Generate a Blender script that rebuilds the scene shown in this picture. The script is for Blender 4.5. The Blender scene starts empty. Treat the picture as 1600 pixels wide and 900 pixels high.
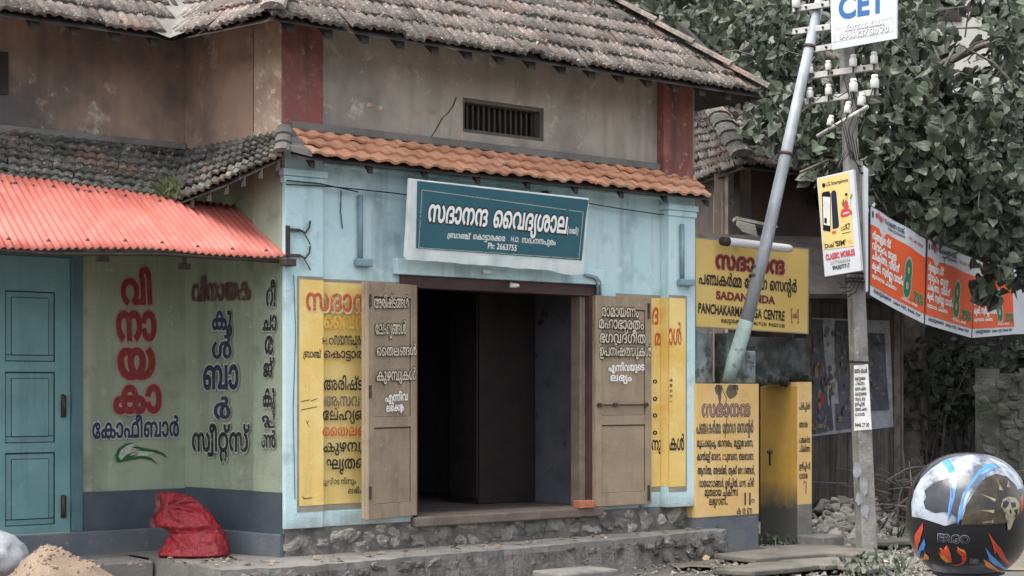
import bpy, bmesh, math, random
from mathutils import Vector, Matrix, noise
from mathutils.geometry import delaunay_2d_cdt
random.seed(11)
R = math.radians
scene = bpy.context.scene
col = scene.collection
# ------------------------------------------------------------------ camera, light, exposure
FPX, CX, CY, EYE = 2600.0, 800.0, 612.0, 1.75      # focal length in pixels, vanishing axis, eye height
cam = bpy.data.cameras.new('camera')
cam.sensor_width = 36; cam.sensor_fit = 'HORIZONTAL'
cam.lens = 36 * FPX / 1600
cam.shift_y = (CY - 450) / 1600
cam.clip_start = 0.1; cam.clip_end = 600
camo = bpy.data.objects.new('camera', cam); col.objects.link(camo)
camo.location = (0, 0, EYE); camo.rotation_euler = (R(90), 0, 0)
scene.camera = camo

SUN_EL, SUN_AZ = R(66), R(-128)                     # azimuth measured from +Y towards +X
world = bpy.data.worlds.new('World'); scene.world = world; world.use_nodes = True
wn = world.node_tree.nodes; wl = world.node_tree.links
sky = wn.new('ShaderNodeTexSky'); sky.sky_type = 'NISHITA'; sky.sun_disc = False
sky.sun_elevation = SUN_EL; sky.sun_rotation = SUN_AZ
sky.dust_density = 4.0; sky.air_density = 1.0; sky.ozone_density = 1.0
hs = wn.new('ShaderNodeHueSaturation'); hs.inputs['Saturation'].default_value = 0.38
wl.new(sky.outputs[0], hs.inputs['Color'])
bg = wn['Background']; wl.new(hs.outputs[0], bg.inputs[0]); bg.inputs[1].default_value = 0.135
sl = bpy.data.lights.new('sun', 'SUN'); sl.energy = 1.5; sl.angle = R(42); sl.color = (1, .965, .91)
so = bpy.data.objects.new('sun', sl); col.objects.link(so)
sd = Vector((math.sin(SUN_AZ) * math.cos(SUN_EL), math.cos(SUN_AZ) * math.cos(SUN_EL), math.sin(SUN_EL)))
so.rotation_euler = sd.to_track_quat('Z', 'Y').to_euler()
vs = scene.view_settings
vs.view_transform = 'Standard'; vs.look = 'None'; vs.exposure = 1.6; vs.gamma = 1; vs.use_curve_mapping = False
scene.render.engine = 'CYCLES'
scene.cycles.max_bounces = 6; scene.cycles.diffuse_bounces = 4

# ------------------------------------------------------------------ helpers
def P(px, py, Y): return Vector(((px - CX) / FPX * Y, Y, EYE + (CY - py) / FPX * Y))
class Plane:
    def __init__(s, O, n, u=None):
        s.O = Vector(O); s.n = Vector(n).normalized()
        s.u = Vector(u).normalized() if u is not None else Vector((-s.n.y, s.n.x, 0)).normalized()
    @classmethod
    def pts(c, a, b, d): return c(a, (b - a).cross(d - a), b - a)
    def on(s, px, py, o=0.0):
        d = Vector(((px - CX) / FPX, 1, (CY - py) / FPX)); C = Vector((0, 0, EYE))
        return C + d * ((o - (C - s.O).dot(s.n)) / d.dot(s.n))
    def S(s, px, o=0.0): return (s.on(px, CY, o) - s.O).dot(s.u)
    def Z(s, px, py, o=0.0): return s.on(px, py, o).z
    def at(s, a, o, z): return Vector((s.O.x, s.O.y, 0)) + s.u * a + s.n * o + Vector((0, 0, z))
P0 = Vector((-1.979, 14.5, 0)); U = Vector((.7837, .6212, 0)); N = Vector((.6212, -.7837, 0))
FA = Plane(P0, N, U)                                 # the blue shop front
IC = P0 + U * -.26 - N * 1.36                        # inner corner of the recess
LW = Plane(IC, N, U)                                 # the recessed green wall with the teal door
ru = (P0 - IC).normalized()
RT = Plane(IC, Vector((ru.y, -ru.x, 0)), ru)         # return wall between them

class MB:
    def __init__(s): s.v = []; s.f = []; s.m = []; s.r = []; s.sm = []; s.rnd = 0.5; s.mi = 0; s.smooth = False; s.g = []; s.grp = 0; s.hold = False
    def face(s, pts):
        i = len(s.v); s.v += [Vector(p) for p in pts]; s.idx(range(i, i + len(pts)))
    def idx(s, ids): s.f.append(tuple(ids)); s.m.append(s.mi); s.r.append(s.rnd); s.sm.append(s.smooth); s.g.append(s.grp)
    def hexa(s, p):                                  # 8 points: bottom ring 0-3, top ring 4-7
        i = len(s.v); s.v += [Vector(q) for q in p]
        for q in ((0, 3, 2, 1), (4, 5, 6, 7), (0, 1, 5, 4), (1, 2, 6, 5), (2, 3, 7, 6), (3, 0, 4, 7)):
            s.idx([i + k for k in q])
    def box(s, pl, a0, a1, o0, o1, z0, z1):          # in a wall plane's own directions; o0 < o1 is nearer the viewer
        s.hexa([pl.at(a0, o1, z0), pl.at(a1, o1, z0), pl.at(a1, o0, z0), pl.at(a0, o0, z0),
                pl.at(a0, o1, z1), pl.at(a1, o1, z1), pl.at(a1, o0, z1), pl.at(a0, o0, z1)])
    def prism(s, pts, d):                            # polygon pulled along d
        d = Vector(d); n = len(pts); i = len(s.v)
        s.v += [Vector(p) for p in pts] + [Vector(p) + d for p in pts]
        s.idx(range(i, i + n)); s.idx([i + n + k for k in reversed(range(n))])
        for k in range(n): s.idx((i + k, i + n + k, i + n + (k + 1) % n, i + (k + 1) % n))
    def tube(s, pts, r, n=8, cap=True):
        pts = [Vector(p) for p in pts]; rs = r if isinstance(r, (list, tuple)) else [r] * len(pts)
        i = len(s.v); prev = None; sm = s.smooth; s.smooth = n > 5
        for k, p in enumerate(pts):
            t = (pts[min(k + 1, len(pts) - 1)] - pts[max(k - 1, 0)]).normalized()
            a = prev if prev else (Vector((0, 0, 1)) if abs(t.z) < .9 else Vector((1, 0, 0)))
            a = (a - t * a.dot(t)).normalized(); prev = a; b = t.cross(a)
            for j in range(n):
                w = 2 * math.pi * j / n; s.v.append(p + (a * math.cos(w) + b * math.sin(w)) * rs[k])
        for k in range(len(pts) - 1):
            for j in range(n):
                j2 = (j + 1) % n; s.idx((i + k * n + j, i + k * n + j2, i + (k + 1) * n + j2, i + (k + 1) * n + j))
        s.smooth = False
        if cap:
            s.idx([i + j for j in reversed(range(n))]); s.idx([i + (len(pts) - 1) * n + j for j in range(n)])
        s.smooth = sm
    def lathe(s, c, prof, axis=Vector((0, 0, 1)), n=14):
        axis = Vector(axis).normalized(); a = axis.orthogonal().normalized(); b = axis.cross(a); i = len(s.v)
        sm = s.smooth; s.smooth = True
        for r, h in prof:
            for j in range(n):
                w = 2 * math.pi * j / n; s.v.append(Vector(c) + axis * h + (a * math.cos(w) + b * math.sin(w)) * max(r, 1e-4))
        for k in range(len(prof) - 1):
            for j in range(n):
                j2 = (j + 1) % n; s.idx((i + k * n + j, i + k * n + j2, i + (k + 1) * n + j2, i + (k + 1) * n + j))
        s.smooth = sm
    def grid(s, fn, nu, nv, smooth=True):
        i = len(s.v); sm = s.smooth; s.smooth = smooth
        for a in range(nu + 1):
            for b in range(nv + 1): s.v.append(Vector(fn(a / nu, b / nv)))
        for a in range(nu):
            for b in range(nv):
                q = i + a * (nv + 1) + b; s.idx((q, q + nv + 1, q + nv + 2, q + 1))
        s.smooth = sm
    def rock(s, c, sx, sy, sz, rot=None, sub=2, amp=.35, sq=.0, seed=None):
        bm = bmesh.new(); bmesh.ops.create_icosphere(bm, subdivisions=sub, radius=1)
        sd = Vector([random.uniform(-50, 50) for _ in range(3)])
        m = (rot or Matrix.Rotation(random.uniform(0, 6.28), 3, Vector((random.gauss(0, 1), random.gauss(0, 1), random.gauss(0, 1))).normalized()))
        i = len(s.v)
        for v in bm.verts:
            p = v.co.copy()
            if sq: p = p.lerp(Vector([max(-.72, min(.72, q * 1.25)) for q in p]), sq)
            p *= 1 + amp * noise.noise(v.co * 1.4 + sd) + amp * .4 * noise.noise(v.co * 3.5 + sd)
            s.v.append(Vector(c) + m @ Vector((p.x * sx, p.y * sy, p.z * sz)))
        for f in bm.faces: s.idx([i + v.index for v in f.verts])
        bm.free()
    def words(s, name, mats, parent):                # every painted word or line an object of its own
        for g in sorted(set(s.g)):
            w = MB(); ids = {}
            for f, m, q in zip(s.f, s.m, s.g):
                if q != g: continue
                for i in f:
                    if i not in ids: ids[i] = len(w.v); w.v.append(s.v[i])
                w.mi = m; w.idx([ids[i] for i in f])
            w.build(name, mats, parent)
    def build(s, name, mats, parent=None, bevel=0):
        me = bpy.data.meshes.new(name)
        mats = mats if isinstance(mats, (list, tuple)) else [mats]
        off = wloc(parent) if parent else Vector((0, 0, 0))
        me.from_pydata([v - off for v in s.v], [], s.f)
        for m in mats: me.materials.append(m)
        me.polygons.foreach_set('material_index', s.m)
        me.polygons.foreach_set('use_smooth', s.sm)
        at = me.attributes.new('rnd', 'FLOAT', 'FACE'); at.data.foreach_set('value', s.r)
        me.update()
        o = bpy.data.objects.new(name, me); col.objects.link(o)
        if parent: o.parent = parent
        else:
            # origin at the base of the thing
            if s.v:
                c = Vector((sum(v.x for v in s.v) / len(s.v), sum(v.y for v in s.v) / len(s.v), min(v.z for v in s.v)))
                me.transform(Matrix.Translation(-c)); o.location = c
        if bevel:
            md = o.modifiers.new('bevel', 'BEVEL'); md.width = bevel; md.segments = 2; md.limit_method = 'ANGLE'
        return o
def wloc(o):
    l = Vector(o.location)
    while o.parent: o = o.parent; l += Vector(o.location)
    return l
def tag(o, label=None, cat=None, group=None, kind=None):
    for k, v in (('label', label), ('category', cat), ('group', group), ('kind', kind)):
        if v: o[k] = v
    return o
def thing(name, loc, label, cat, group=None):
    o = bpy.data.objects.new(name, None); col.objects.link(o); o.location = loc; o.empty_display_size = .2
    return tag(o, label, cat, group)
def copy_tree(o, parent=None):
    c = o.copy(); col.objects.link(c)
    if parent: c.parent = parent
    for ch in [q for q in bpy.data.objects if q.parent == o]: copy_tree(ch, c)
    return c
def lin(c):
    return tuple(((x / 255) / 12.92 if x / 255 <= .04045 else ((x / 255 + .055) / 1.055) ** 2.4) for x in c)

# ------------------------------------------------------------------ materials
def mat(name, c1, c2=None, scale=3, lo=.42, hi=.62, c3=None, s3=8, lo3=.6, hi3=.68, c4=None, s4=2, lo4=.55, hi4=.7,
        streak=None, bump=.25, bs=45, rough=.85, spec=.3, metal=0, rnd=0, vor=0, coat=0, grime=None, trans=0, bd=.02, chip=0):
    m = bpy.data.materials.new(name); m.use_nodes = True
    nt = m.node_tree; n = nt.nodes; l = nt.links; b = n['Principled BSDF']
    b.inputs['Roughness'].default_value = rough; b.inputs['Metallic'].default_value = metal
    b.inputs['Specular IOR Level'].default_value = spec; b.inputs['Coat Weight'].default_value = coat
    tc = n.new('ShaderNodeTexCoord'); vec = tc.outputs['Object']
    def nz(sc, det=7, rg=.6, mp=None, off=0):
        t = n.new('ShaderNodeTexNoise'); t.inputs['Scale'].default_value = sc; t.inputs['Detail'].default_value = det
        t.inputs['Roughness'].default_value = rg
        mpn = n.new('ShaderNodeMapping'); mpn.inputs['Location'].default_value = (off, off * 1.7, off * .6)
        if mp: mpn.inputs['Scale'].default_value = mp
        l.new(vec, mpn.inputs['Vector']); l.new(mpn.outputs[0], t.inputs['Vector'])
        return t.outputs['Fac']
    def ramp(fac, lo, hi):
        r = n.new('ShaderNodeMapRange'); r.inputs['From Min'].default_value = lo; r.inputs['From Max'].default_value = hi
        l.new(fac, r.inputs['Value']); return r.outputs[0]
    cur = n.new('ShaderNodeRGB').outputs[0]; cur.default_value = (*c1, 1)
    def over(cur, c, fac, k=1.0):
        x = n.new('ShaderNodeMix'); x.data_type = 'RGBA'
        if k != 1:
            mm = n.new('ShaderNodeMath'); mm.operation = 'MULTIPLY'; mm.inputs[1].default_value = k; l.new(fac, mm.inputs[0]); fac = mm.outputs[0]
        l.new(fac, x.inputs['Factor']); l.new(cur, x.inputs[6]); x.inputs[7].default_value = (*c, 1); return x.outputs[2]
    if c2: cur = over(cur, c2, ramp(nz(scale), lo, hi))
    if c4: cur = over(cur, c4, ramp(nz(s4, off=9), lo4, hi4))
    if streak: cur = over(cur, streak[0], ramp(nz(streak[1], mp=(1, 1, .08), off=4), streak[2], streak[3]), streak[4] if len(streak) > 4 else 1)
    if c3: cur = over(cur, c3, ramp(nz(s3, rg=.7, off=17), lo3, hi3))
    if grime:                                        # rising damp and splashes of a given height above the thing's base
        sx = n.new('ShaderNodeSeparateXYZ'); l.new(vec, sx.inputs[0])
        ad = n.new('ShaderNodeMath'); ad.operation = 'MULTIPLY_ADD'; ad.inputs[1].default_value = grime[3]
        l.new(nz(6, off=3), ad.inputs[0]); l.new(sx.outputs['Z'], ad.inputs[2])
        cur = over(cur, grime[0], ramp(ad.outputs[0], grime[1], grime[2]))
    if rnd:
        a = n.new('ShaderNodeAttribute'); a.attribute_name = 'rnd'
        h = n.new('ShaderNodeHueSaturation'); l.new(cur, h.inputs['Color'])
        r = n.new('ShaderNodeMapRange'); r.inputs['To Min'].default_value = 1 - rnd; r.inputs['To Max'].default_value = 1 + rnd
        l.new(a.outputs['Fac'], r.inputs['Value']); l.new(r.outputs[0], h.inputs['Value']); cur = h.outputs[0]
    l.new(cur, b.inputs['Base Color'])
    if bump:
        bn = n.new('ShaderNodeBump'); bn.inputs['Strength'].default_value = bump; bn.inputs['Distance'].default_value = bd
        l.new(nz(bs, det=5), bn.inputs['Height']); l.new(bn.outputs[0], b.inputs['Normal'])
    if chip:                                         # paint flaked off in small chips, the wall shows through
        ad = n.new('ShaderNodeMath'); ad.operation = 'ADD'; l.new(nz(70, det=4, off=31), ad.inputs[0]); l.new(nz(9, det=4, off=37), ad.inputs[1])
        t = n.new('ShaderNodeBsdfTransparent'); x = n.new('ShaderNodeMixShader'); l.new(ramp(ad.outputs[0], 1.14 - chip, 1.19 - chip), x.inputs[0])
        l.new(b.outputs[0], x.inputs[1]); l.new(t.outputs[0], x.inputs[2]); l.new(x.outputs[0], n['Material Output'].inputs['Surface'])
    if trans:                                        # leaves let some light through
        t = n.new('ShaderNodeBsdfTranslucent'); l.new(cur, t.inputs['Color'])
        x = n.new('ShaderNodeMixShader'); x.inputs[0].default_value = trans; l.new(b.outputs[0], x.inputs[1]); l.new(t.outputs[0], x.inputs[2])
        l.new(x.outputs[0], n['Material Output'].inputs['Surface'])
    return m
M = {}
M['upper'] = mat('soot stained lime plaster', (.44, .385, .325), (.33, .29, .25), 1.1, .4, .65, c3=(.52, .47, .41), s3=5, lo3=.58, hi3=.66,
                 c4=(.19, .172, .16), s4=.9, lo4=.5, hi4=.72, streak=((.14, .128, .12), 5, .5, .78, .65), bump=.35)
M['ochre'] = mat('sooty orange plaster', (.43, .285, .205), (.33, .225, .17), 1.2, .4, .66, c4=(.12, .108, .105), s4=.7, lo4=.44, hi4=.60, c3=(.54, .45, .37), s3=3, lo3=.58, hi3=.70, streak=((.09, .08, .078), 3, .46, .74, .7), bump=.3)
M['pale'] = mat('peeling pale plaster', (.48, .36, .27), (.38, .26, .19), 4, c3=(.62, .55, .47), s3=9, lo3=.55, hi3=.62, streak=((.16, .13, .12), 6, .5, .8, .6))
M['red'] = mat('faded red paint', (.27, .085, .07), (.21, .09, .078), 2, .4, .6, c3=(.40, .27, .23), s3=12, lo3=.58, hi3=.68, c4=(.30, .14, .115), s4=3, lo4=.5, hi4=.65, streak=((.085, .05, .045), 5, .46, .7, .9), rough=.8)
M['blue'] = mat('light blue distemper', (.46, .64, .67), (.54, .69, .70), 1.7, .4, .6, c3=(.60, .69, .69), s3=7, lo3=.57, hi3=.68,
                c4=(.33, .46, .49), s4=3, lo4=.54, hi4=.70, streak=((.17, .23, .25), 4, .53, .78, .65), rough=.85, bump=.35, grime=((.24, .25, .235), .86, .60, .32))
M['green'] = mat('pale green distemper', (.30, .34, .245), (.25, .285, .205), 1.4, .4, .65, c3=(.37, .40, .305), s3=7, lo3=.6, hi3=.72,
                 streak=((.09, .10, .08), 3.5, .48, .78, .65), c4=(.18, .20, .15), s4=2.4, lo4=.56, hi4=.7, rough=.85, bump=.3)
M['dado'] = mat('dark slate paint', (.052, .066, .085), (.07, .085, .1), 3, rough=.55, c3=(.11, .12, .12), s3=10, lo3=.66, hi3=.8)
M['cement'] = mat('worn cement', (.20, .19, .175), (.14, .135, .125), 2.5, c3=(.29, .275, .25), s3=14, lo3=.6, hi3=.72, c4=(.08, .08, .075), s4=1.5, lo4=.55, hi4=.75, bump=.35)
M['cementblue'] = mat('painted cement plinth', (.10, .115, .135), (.15, .15, .15), 2.2, c3=(.22, .21, .2), s3=9, lo3=.6, hi3=.75, bump=.3)
M['stone'] = mat('pale granite rubble', (.27, .25, .225), (.16, .148, .135), 6, .4, .58, c3=(.40, .38, .35), s3=12, lo3=.56, hi3=.66, rnd=.4, bump=.9, bs=22)  # paler rubble for the plinth
M['stonedark'] = mat('dark granite rubble', (.14, .132, .122), (.075, .072, .068), 6, c3=(.32, .305, .28), s3=13, lo3=.58, hi3=.68, rnd=.4, bump=.8, bs=24)  # darker rubble for the step front
M['mortar'] = mat('dirty mortar', (.17, .158, .14), (.09, .084, .076), 6, c3=(.28, .265, .24), s3=14, lo3=.58, hi3=.68, bump=.9, bs=30)
M['tile'] = mat('weathered clay tile', (.165, .138, .12), (.10, .087, .078), 8, c3=(.31, .29, .265), s3=34, lo3=.54, hi3=.63, c4=(.24, .155, .122), s4=2.3, lo4=.52, hi4=.70, rnd=.34, bump=.7, bs=70)
M['tilemoss'] = mat('lichened clay tile', (.12, .112, .10), (.085, .088, .075), 4, c3=(.30, .295, .27), s3=18, lo3=.55, hi3=.64, c4=(.26, .15, .115), s4=2, lo4=.55, hi4=.72, rnd=.35, bump=.6, bs=60)
M['tilenew'] = mat('orange clay tile', (.60, .31, .19), (.52, .26, .16), 4, c3=(.38, .22, .16), s3=9, lo3=.58, hi3=.72, c4=(.58, .41, .31), s4=2, rnd=.13, bump=.2, rough=.8)
M['wooddark'] = mat('soot black timber', (.035, .03, .028), (.055, .047, .042), 6, bump=.3)
M['frame'] = mat('maroon door frame', (.085, .045, .042), (.06, .036, .035), 6, c3=(.16, .10, .085), s3=18, lo3=.64, hi3=.72, rough=.6)
M['jamb'] = mat('pale brown jamb', (.21, .165, .13), (.16, .12, .095), 6, rough=.6)
M['leaf'] = mat('brown door paint', (.315, .245, .165), (.27, .205, .14), 4, c3=(.38, .315, .24), s3=15, lo3=.6, hi3=.7, streak=((.16, .12, .09), 7, .52, .76, .7), c4=(.22, .165, .12), s4=3, rough=.65)
M['leafline'] = mat('dark panel groove', (.045, .034, .028), rough=.8)
M['yellow'] = mat('yellow wall paint', (.74, .52, .16), (.78, .60, .24), 2, c3=(.78, .68, .42), s3=7, lo3=.6, hi3=.74, c4=(.68, .42, .08), s4=2.2, lo4=.55, hi4=.75, streak=((.45, .34, .16), 5, .58, .8, .5), rough=.75)
M['yellowold'] = mat('stained yellow paint', (.66, .43, .16), (.70, .50, .24), 2.2, c3=(.26, .20, .13), s3=6, lo3=.64, hi3=.74, c4=(.55, .34, .10), s4=2, streak=((.12, .10, .08), 5, .58, .76, .8), rough=.8)
M['yellowgate'] = mat('deep yellow paint', (.56, .33, .06), (.48, .29, .07), 3, c3=(.16, .115, .07), s3=5, lo3=.66, hi3=.76, rough=.75, streak=((.14, .10, .05), 4, .6, .8, .6), grime=((.07, .068, .06), .92, .62, .35))
M['yellowsign'] = mat('yellow sign enamel', (.67, .47, .15), (.70, .51, .19), 1.5, c3=(.56, .41, .17), s3=5, lo3=.6, hi3=.74, streak=((.45, .34, .16), 6, .58, .8, .5), rough=.5, bump=.05)
M['border'] = mat('grey brown border', (.30, .275, .22), (.24, .22, .18), 6)
M['mossy'] = mat('mossy blue concrete', (.25, .31, .32), (.16, .19, .19), 3, c3=(.045, .05, .042), s3=4, lo3=.5, hi3=.6, c4=(.02, .022, .018), s4=1.6, lo4=.5, hi4=.66, streak=((.03, .033, .03), 5, .5, .7, .9), bump=.5)
M['blackmoss'] = mat('black mossy concrete', (.075, .085, .085), (.03, .034, .03), 4, .4, .55, c3=(.14, .165, .165), s3=3, lo3=.6, hi3=.7, c4=(.015, .016, .013), s4=2, lo4=.45, hi4=.6, bump=.6)
M['brownboard'] = mat('shade darkened timber', (.024, .018, .016), (.017, .0135, .013), 5)  # set near black, the doorway's shade is in the colour
M['deepshade'] = mat('shade toned rear plaster', (.035, .032, .03), (.02, .019, .018), 3)  # the shade under the tree is put into this colour
M['mossywall'] = mat('mossy rubble wall', (.105, .102, .09), (.06, .063, .05), 3, c3=(.19, .185, .17), s3=10, lo3=.6, hi3=.7, c4=(.035, .042, .026), s4=1.5, lo4=.48, hi4=.62, rnd=.4, bump=.8)
M['drylitter'] = mat('dry leaf litter', (.17, .12, .075), (.25, .20, .14), 9, rnd=.6, bump=0)
M['black'] = mat('dark vent backing', (.02, .02, .018), bump=.3)
M['teal'] = mat('teal door paint', (.145, .28, .285), (.12, .24, .245), 2.5, c3=(.20, .33, .33), s3=12, lo3=.62, hi3=.74, streak=((.075, .14, .145), 6, .54, .8, .7), rough=.6)
M['tealdark'] = mat('dull teal frame paint', (.085, .155, .175), (.065, .12, .14), 3, rough=.6)
M['edgeline'] = mat('door panel groove', (.012, .016, .018))  # near-black strips along the teal door's panel edges
M['signteal'] = mat('teal sign vinyl', (.028, .105, .135), (.035, .118, .15), 1.6, c3=(.05, .14, .165), s3=3, lo3=.62, hi3=.8, rough=.42, bump=.06, bs=6)
M['signwhite'] = mat('aged white vinyl', (.66, .70, .68), (.52, .58, .57), 4, c3=(.33, .36, .35), s3=9, lo3=.64, hi3=.75, rough=.5, bump=.12, bs=14)
M['white'] = mat('white lettering paint', (.80, .79, .76), bump=0, rough=.6, chip=0.0)
M['cream'] = mat('cream lettering paint', (.62, .54, .40), (.54, .46, .33), 14, bump=0, rough=.7, chip=0.01)
M['ink'] = mat('black lettering paint', (.022, .020, .022), (.10, .08, .06), 34, .56, .74, bump=0, rough=.7, chip=0.012)
M['inkfade'] = mat('faded black lettering paint', (.10, .09, .08), (.28, .22, .12), 26, .45, .65, bump=0, chip=0.05)
M['inkblue'] = mat('dark blue lettering paint', (.03, .032, .06), (.075, .085, .10), 30, .55, .72, bump=0, chip=0.0)
M['inkred'] = mat('red lettering paint', (.185, .026, .026), (.25, .06, .05), 26, .52, .7, bump=0, chip=0.0)
M['inkreddark'] = mat('faded maroon lettering paint', (.095, .035, .04), (.12, .06, .06), 12, bump=0, chip=0.015)
M['inkorange'] = mat('orange red lettering paint', (.46, .10, .03), (.58, .24, .09), 18, .5, .7, bump=0, chip=0.025)
M['inkyellow'] = mat('worn amber lettering paint', (.62, .33, .04), (.68, .46, .13), 14, .4, .65, bump=0, chip=0.05)
M['halo'] = mat('pale halo paint', (.42, .44, .40), (.34, .36, .31), 10, bump=0, chip=0.03)
M['halored'] = mat('pinkish halo paint', (.36, .22, .19), (.30, .20, .17), 10, bump=0, chip=0.03)
M['greenink'] = mat('green lettering paint', (.02, .09, .035), bump=0, chip=0.0)
M['galv'] = mat('weathered galvanised steel', (.27, .29, .31), (.21, .23, .25), 5, c3=(.15, .13, .12), s3=14, lo3=.64, hi3=.72, rough=.6, metal=.15, streak=((.12, .12, .125), 9, .53, .75, .7), bump=.08)
M['palegreen'] = mat('pale green pole paint', (.26, .335, .315), (.185, .23, .22), 5, .4, .6, c3=(.09, .08, .075), s3=8, lo3=.6, hi3=.68, streak=((.08, .08, .075), 8, .55, .72, .8))
M['concrete'] = mat('pole concrete', (.24, .235, .215), (.17, .165, .15), 4, c3=(.34, .33, .31), s3=12, lo3=.58, hi3=.7, c4=(.10, .095, .088), s4=2.4, lo4=.54, hi4=.7, streak=((.07, .066, .06), 7, .55, .75, .7), bump=.5)
M['arm'] = mat('painted steel crossarm', (.46, .46, .43), (.36, .35, .33), 9, c3=(.16, .10, .07), s3=20, lo3=.66, hi3=.72, rough=.6)
M['porcelain'] = mat('white porcelain', (.60, .59, .55), (.46, .45, .42), 18, rough=.22, spec=.5, bump=0)
M['metaldark'] = mat('dark rusty iron', (.05, .043, .04), (.09, .06, .045), 12, rough=.6, metal=.4)
M['wire'] = mat('black cable', (.018, .018, .02), bump=0, rough=.5)
M['bluepipe'] = mat('blue painted conduit', (.22, .33, .38), (.18, .27, .31), 6, rough=.6)
M['awning'] = mat('red painted corrugated sheet', (.43, .105, .08), (.48, .145, .115), 2.5, .4, .6, c3=(.52, .25, .21), s3=6, lo3=.6, hi3=.76, c4=(.30, .08, .06), s4=2.2, lo4=.56, hi4=.76, streak=((.52, .25, .21), 8, .54, .74, .5), rough=.6, bump=.1)
M['sack'] = mat('red woven plastic', (.25, .018, .026), (.20, .015, .02), 5, c3=(.34, .07, .08), s3=14, lo3=.6, hi3=.72, rough=.38, bump=.8, bs=16, bd=.035)
M['sackwhite'] = mat('white woven plastic', (.36, .37, .39), (.27, .28, .3), 6, rough=.5, bump=.4, bs=80)
M['sand'] = mat('coarse sand', (.30, .225, .16), (.24, .175, .125), 6, c3=(.40, .32, .245), s3=60, lo3=.55, hi3=.65, bump=.9, bs=130)
M['bluebag'] = mat('blue plastic', (.02, .03, .12), rough=.35)
M['brick'] = mat('fired brick', (.42, .16, .09), (.36, .13, .07), 12, bump=.5)
M['room'] = mat('shaded bluish plaster', (.10, .102, .115), (.07, .071, .083), 2, c3=(.02, .021, .026), s3=5, lo3=.58, hi3=.66)  # bluish plaster with indoor shade mixed into its colour
M['roomdark'] = mat('shade toned room plaster', (.022, .023, .03), (.016, .017, .022), 2)  # doorway gloom painted into the room's plaster
M['roomfloor'] = mat('red oxide floor', (.10, .08, .072), (.075, .062, .057), 3, rough=.6)
M['sill'] = mat('worn red cement sill', (.13, .095, .082), (.17, .14, .12), 5, c3=(.09, .075, .066), s3=14, lo3=.6, hi3=.7)
M['ground'] = mat('dusty tarmac', (.085, .08, .073), (.12, .11, .10), 2, c3=(.20, .185, .165), s3=40, lo3=.62, hi3=.7, bump=.6, bs=60)
M['earth'] = mat('dusty earth', (.17, .145, .115), (.11, .098, .08), 2.5, c3=(.25, .22, .18), s3=30, lo3=.6, hi3=.7, bump=.7, bs=50)
M['slab'] = mat('pavement slab', (.15, .14, .122), (.10, .095, .084), 3, c3=(.24, .225, .20), s3=16, lo3=.6, hi3=.72, c4=(.07, .075, .05), s4=1.5, lo4=.55, hi4=.68, rnd=.25, bump=.6)
M['rubble'] = mat('broken stone', (.22, .205, .185), (.15, .14, .128), 6, c3=(.34, .32, .29), s3=14, lo3=.6, hi3=.7, rnd=.45, bump=.5)
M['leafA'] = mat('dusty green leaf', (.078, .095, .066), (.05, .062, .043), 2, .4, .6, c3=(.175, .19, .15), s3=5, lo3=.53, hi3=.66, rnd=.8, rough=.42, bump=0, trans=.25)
M['leafB'] = mat('shade darkened leaf', (.028, .036, .025), (.018, .024, .017), 2, rnd=.6, rough=.6, bump=0, trans=.15)  # darker copy of the leaf, inner crown shade lies in its colour
M['leafC'] = mat('young green leaf', (.10, .13, .05), (.085, .11, .05), 3, rnd=.4, rough=.5, bump=0)
M['bark'] = mat('grey bark', (.12, .108, .095), (.07, .062, .055), 8, bump=.6)
M['oldwall'] = mat('sooty brown plaster', (.11, .078, .062), (.075, .058, .05), 1.8, c3=(.19, .15, .125), s3=5, lo3=.6, hi3=.72, streak=((.04, .034, .032), 4, .5, .75, .8))
M['oldwallpale'] = mat('grey plaster patch', (.19, .16, .14), (.13, .11, .10), 3)
M['plank'] = mat('grey weathered planks', (.10, .088, .078), (.07, .062, .056), 3, streak=((.035, .03, .028), 14, .5, .62, .9), rnd=.3)
M['poster'] = mat('dark printed paper', (.03, .033, .045), (.065, .07, .085), 3.5, c3=(.13, .135, .15), s3=9, lo3=.58, hi3=.66, rough=.45, bump=.1, bs=9, c4=(.075, .055, .045), s4=6)
M['paper'] = mat('old white paper', (.62, .62, .60), (.50, .50, .48), 8, c3=(.34, .33, .31), s3=18, lo3=.62, hi3=.7)
M['papergrey'] = mat('grey newsprint', (.26, .27, .285), (.18, .185, .2), 8)
M['orange'] = mat('orange banner print', (.66, .095, .025), (.62, .11, .035), 2, rough=.6, spec=.15, bump=.05, bs=6)
M['bannerwhite'] = mat('white banner vinyl', (.52, .54, .56), (.45, .47, .49), 3, rough=.5, bump=.05, bs=6)
M['bannergreen'] = mat('green banner print', (.03, .15, .07), bump=0)
M['bannergrey'] = mat('sage banner print', (.40, .36, .26), bump=0)
M['lgyellow'] = mat('pale yellow board print', (.60, .45, .13), (.60, .50, .25), 1.2, .35, .65, rough=.5, bump=0)
M['cetblue'] = mat('blue board lettering', (.035, .12, .30), bump=0)
M['cetpale'] = mat('pale grey lettering', (.45, .46, .48), bump=0)
M['phone'] = mat('black glossy print', (.012, .013, .018), rough=.25, bump=0)
M['phoneblue'] = mat('navy glossy print', (.02, .024, .05), rough=.25, bump=0)
M['pink'] = mat('crimson print', (.45, .05, .06), bump=0)
M['shell'] = mat('glossy black shell', (.008, .008, .010), rough=.2, spec=.4, coat=.15, bump=0)
M['shellgrey'] = mat('glossy graphite print', (.020, .022, .028), (.05, .054, .062), 9, rough=.22, coat=.15, bump=0)
M['shellwhite'] = mat('glossy white print', (.30, .33, .38), (.07, .078, .095), 16, .42, .58, rough=.2, coat=.2, bump=0)
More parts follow.
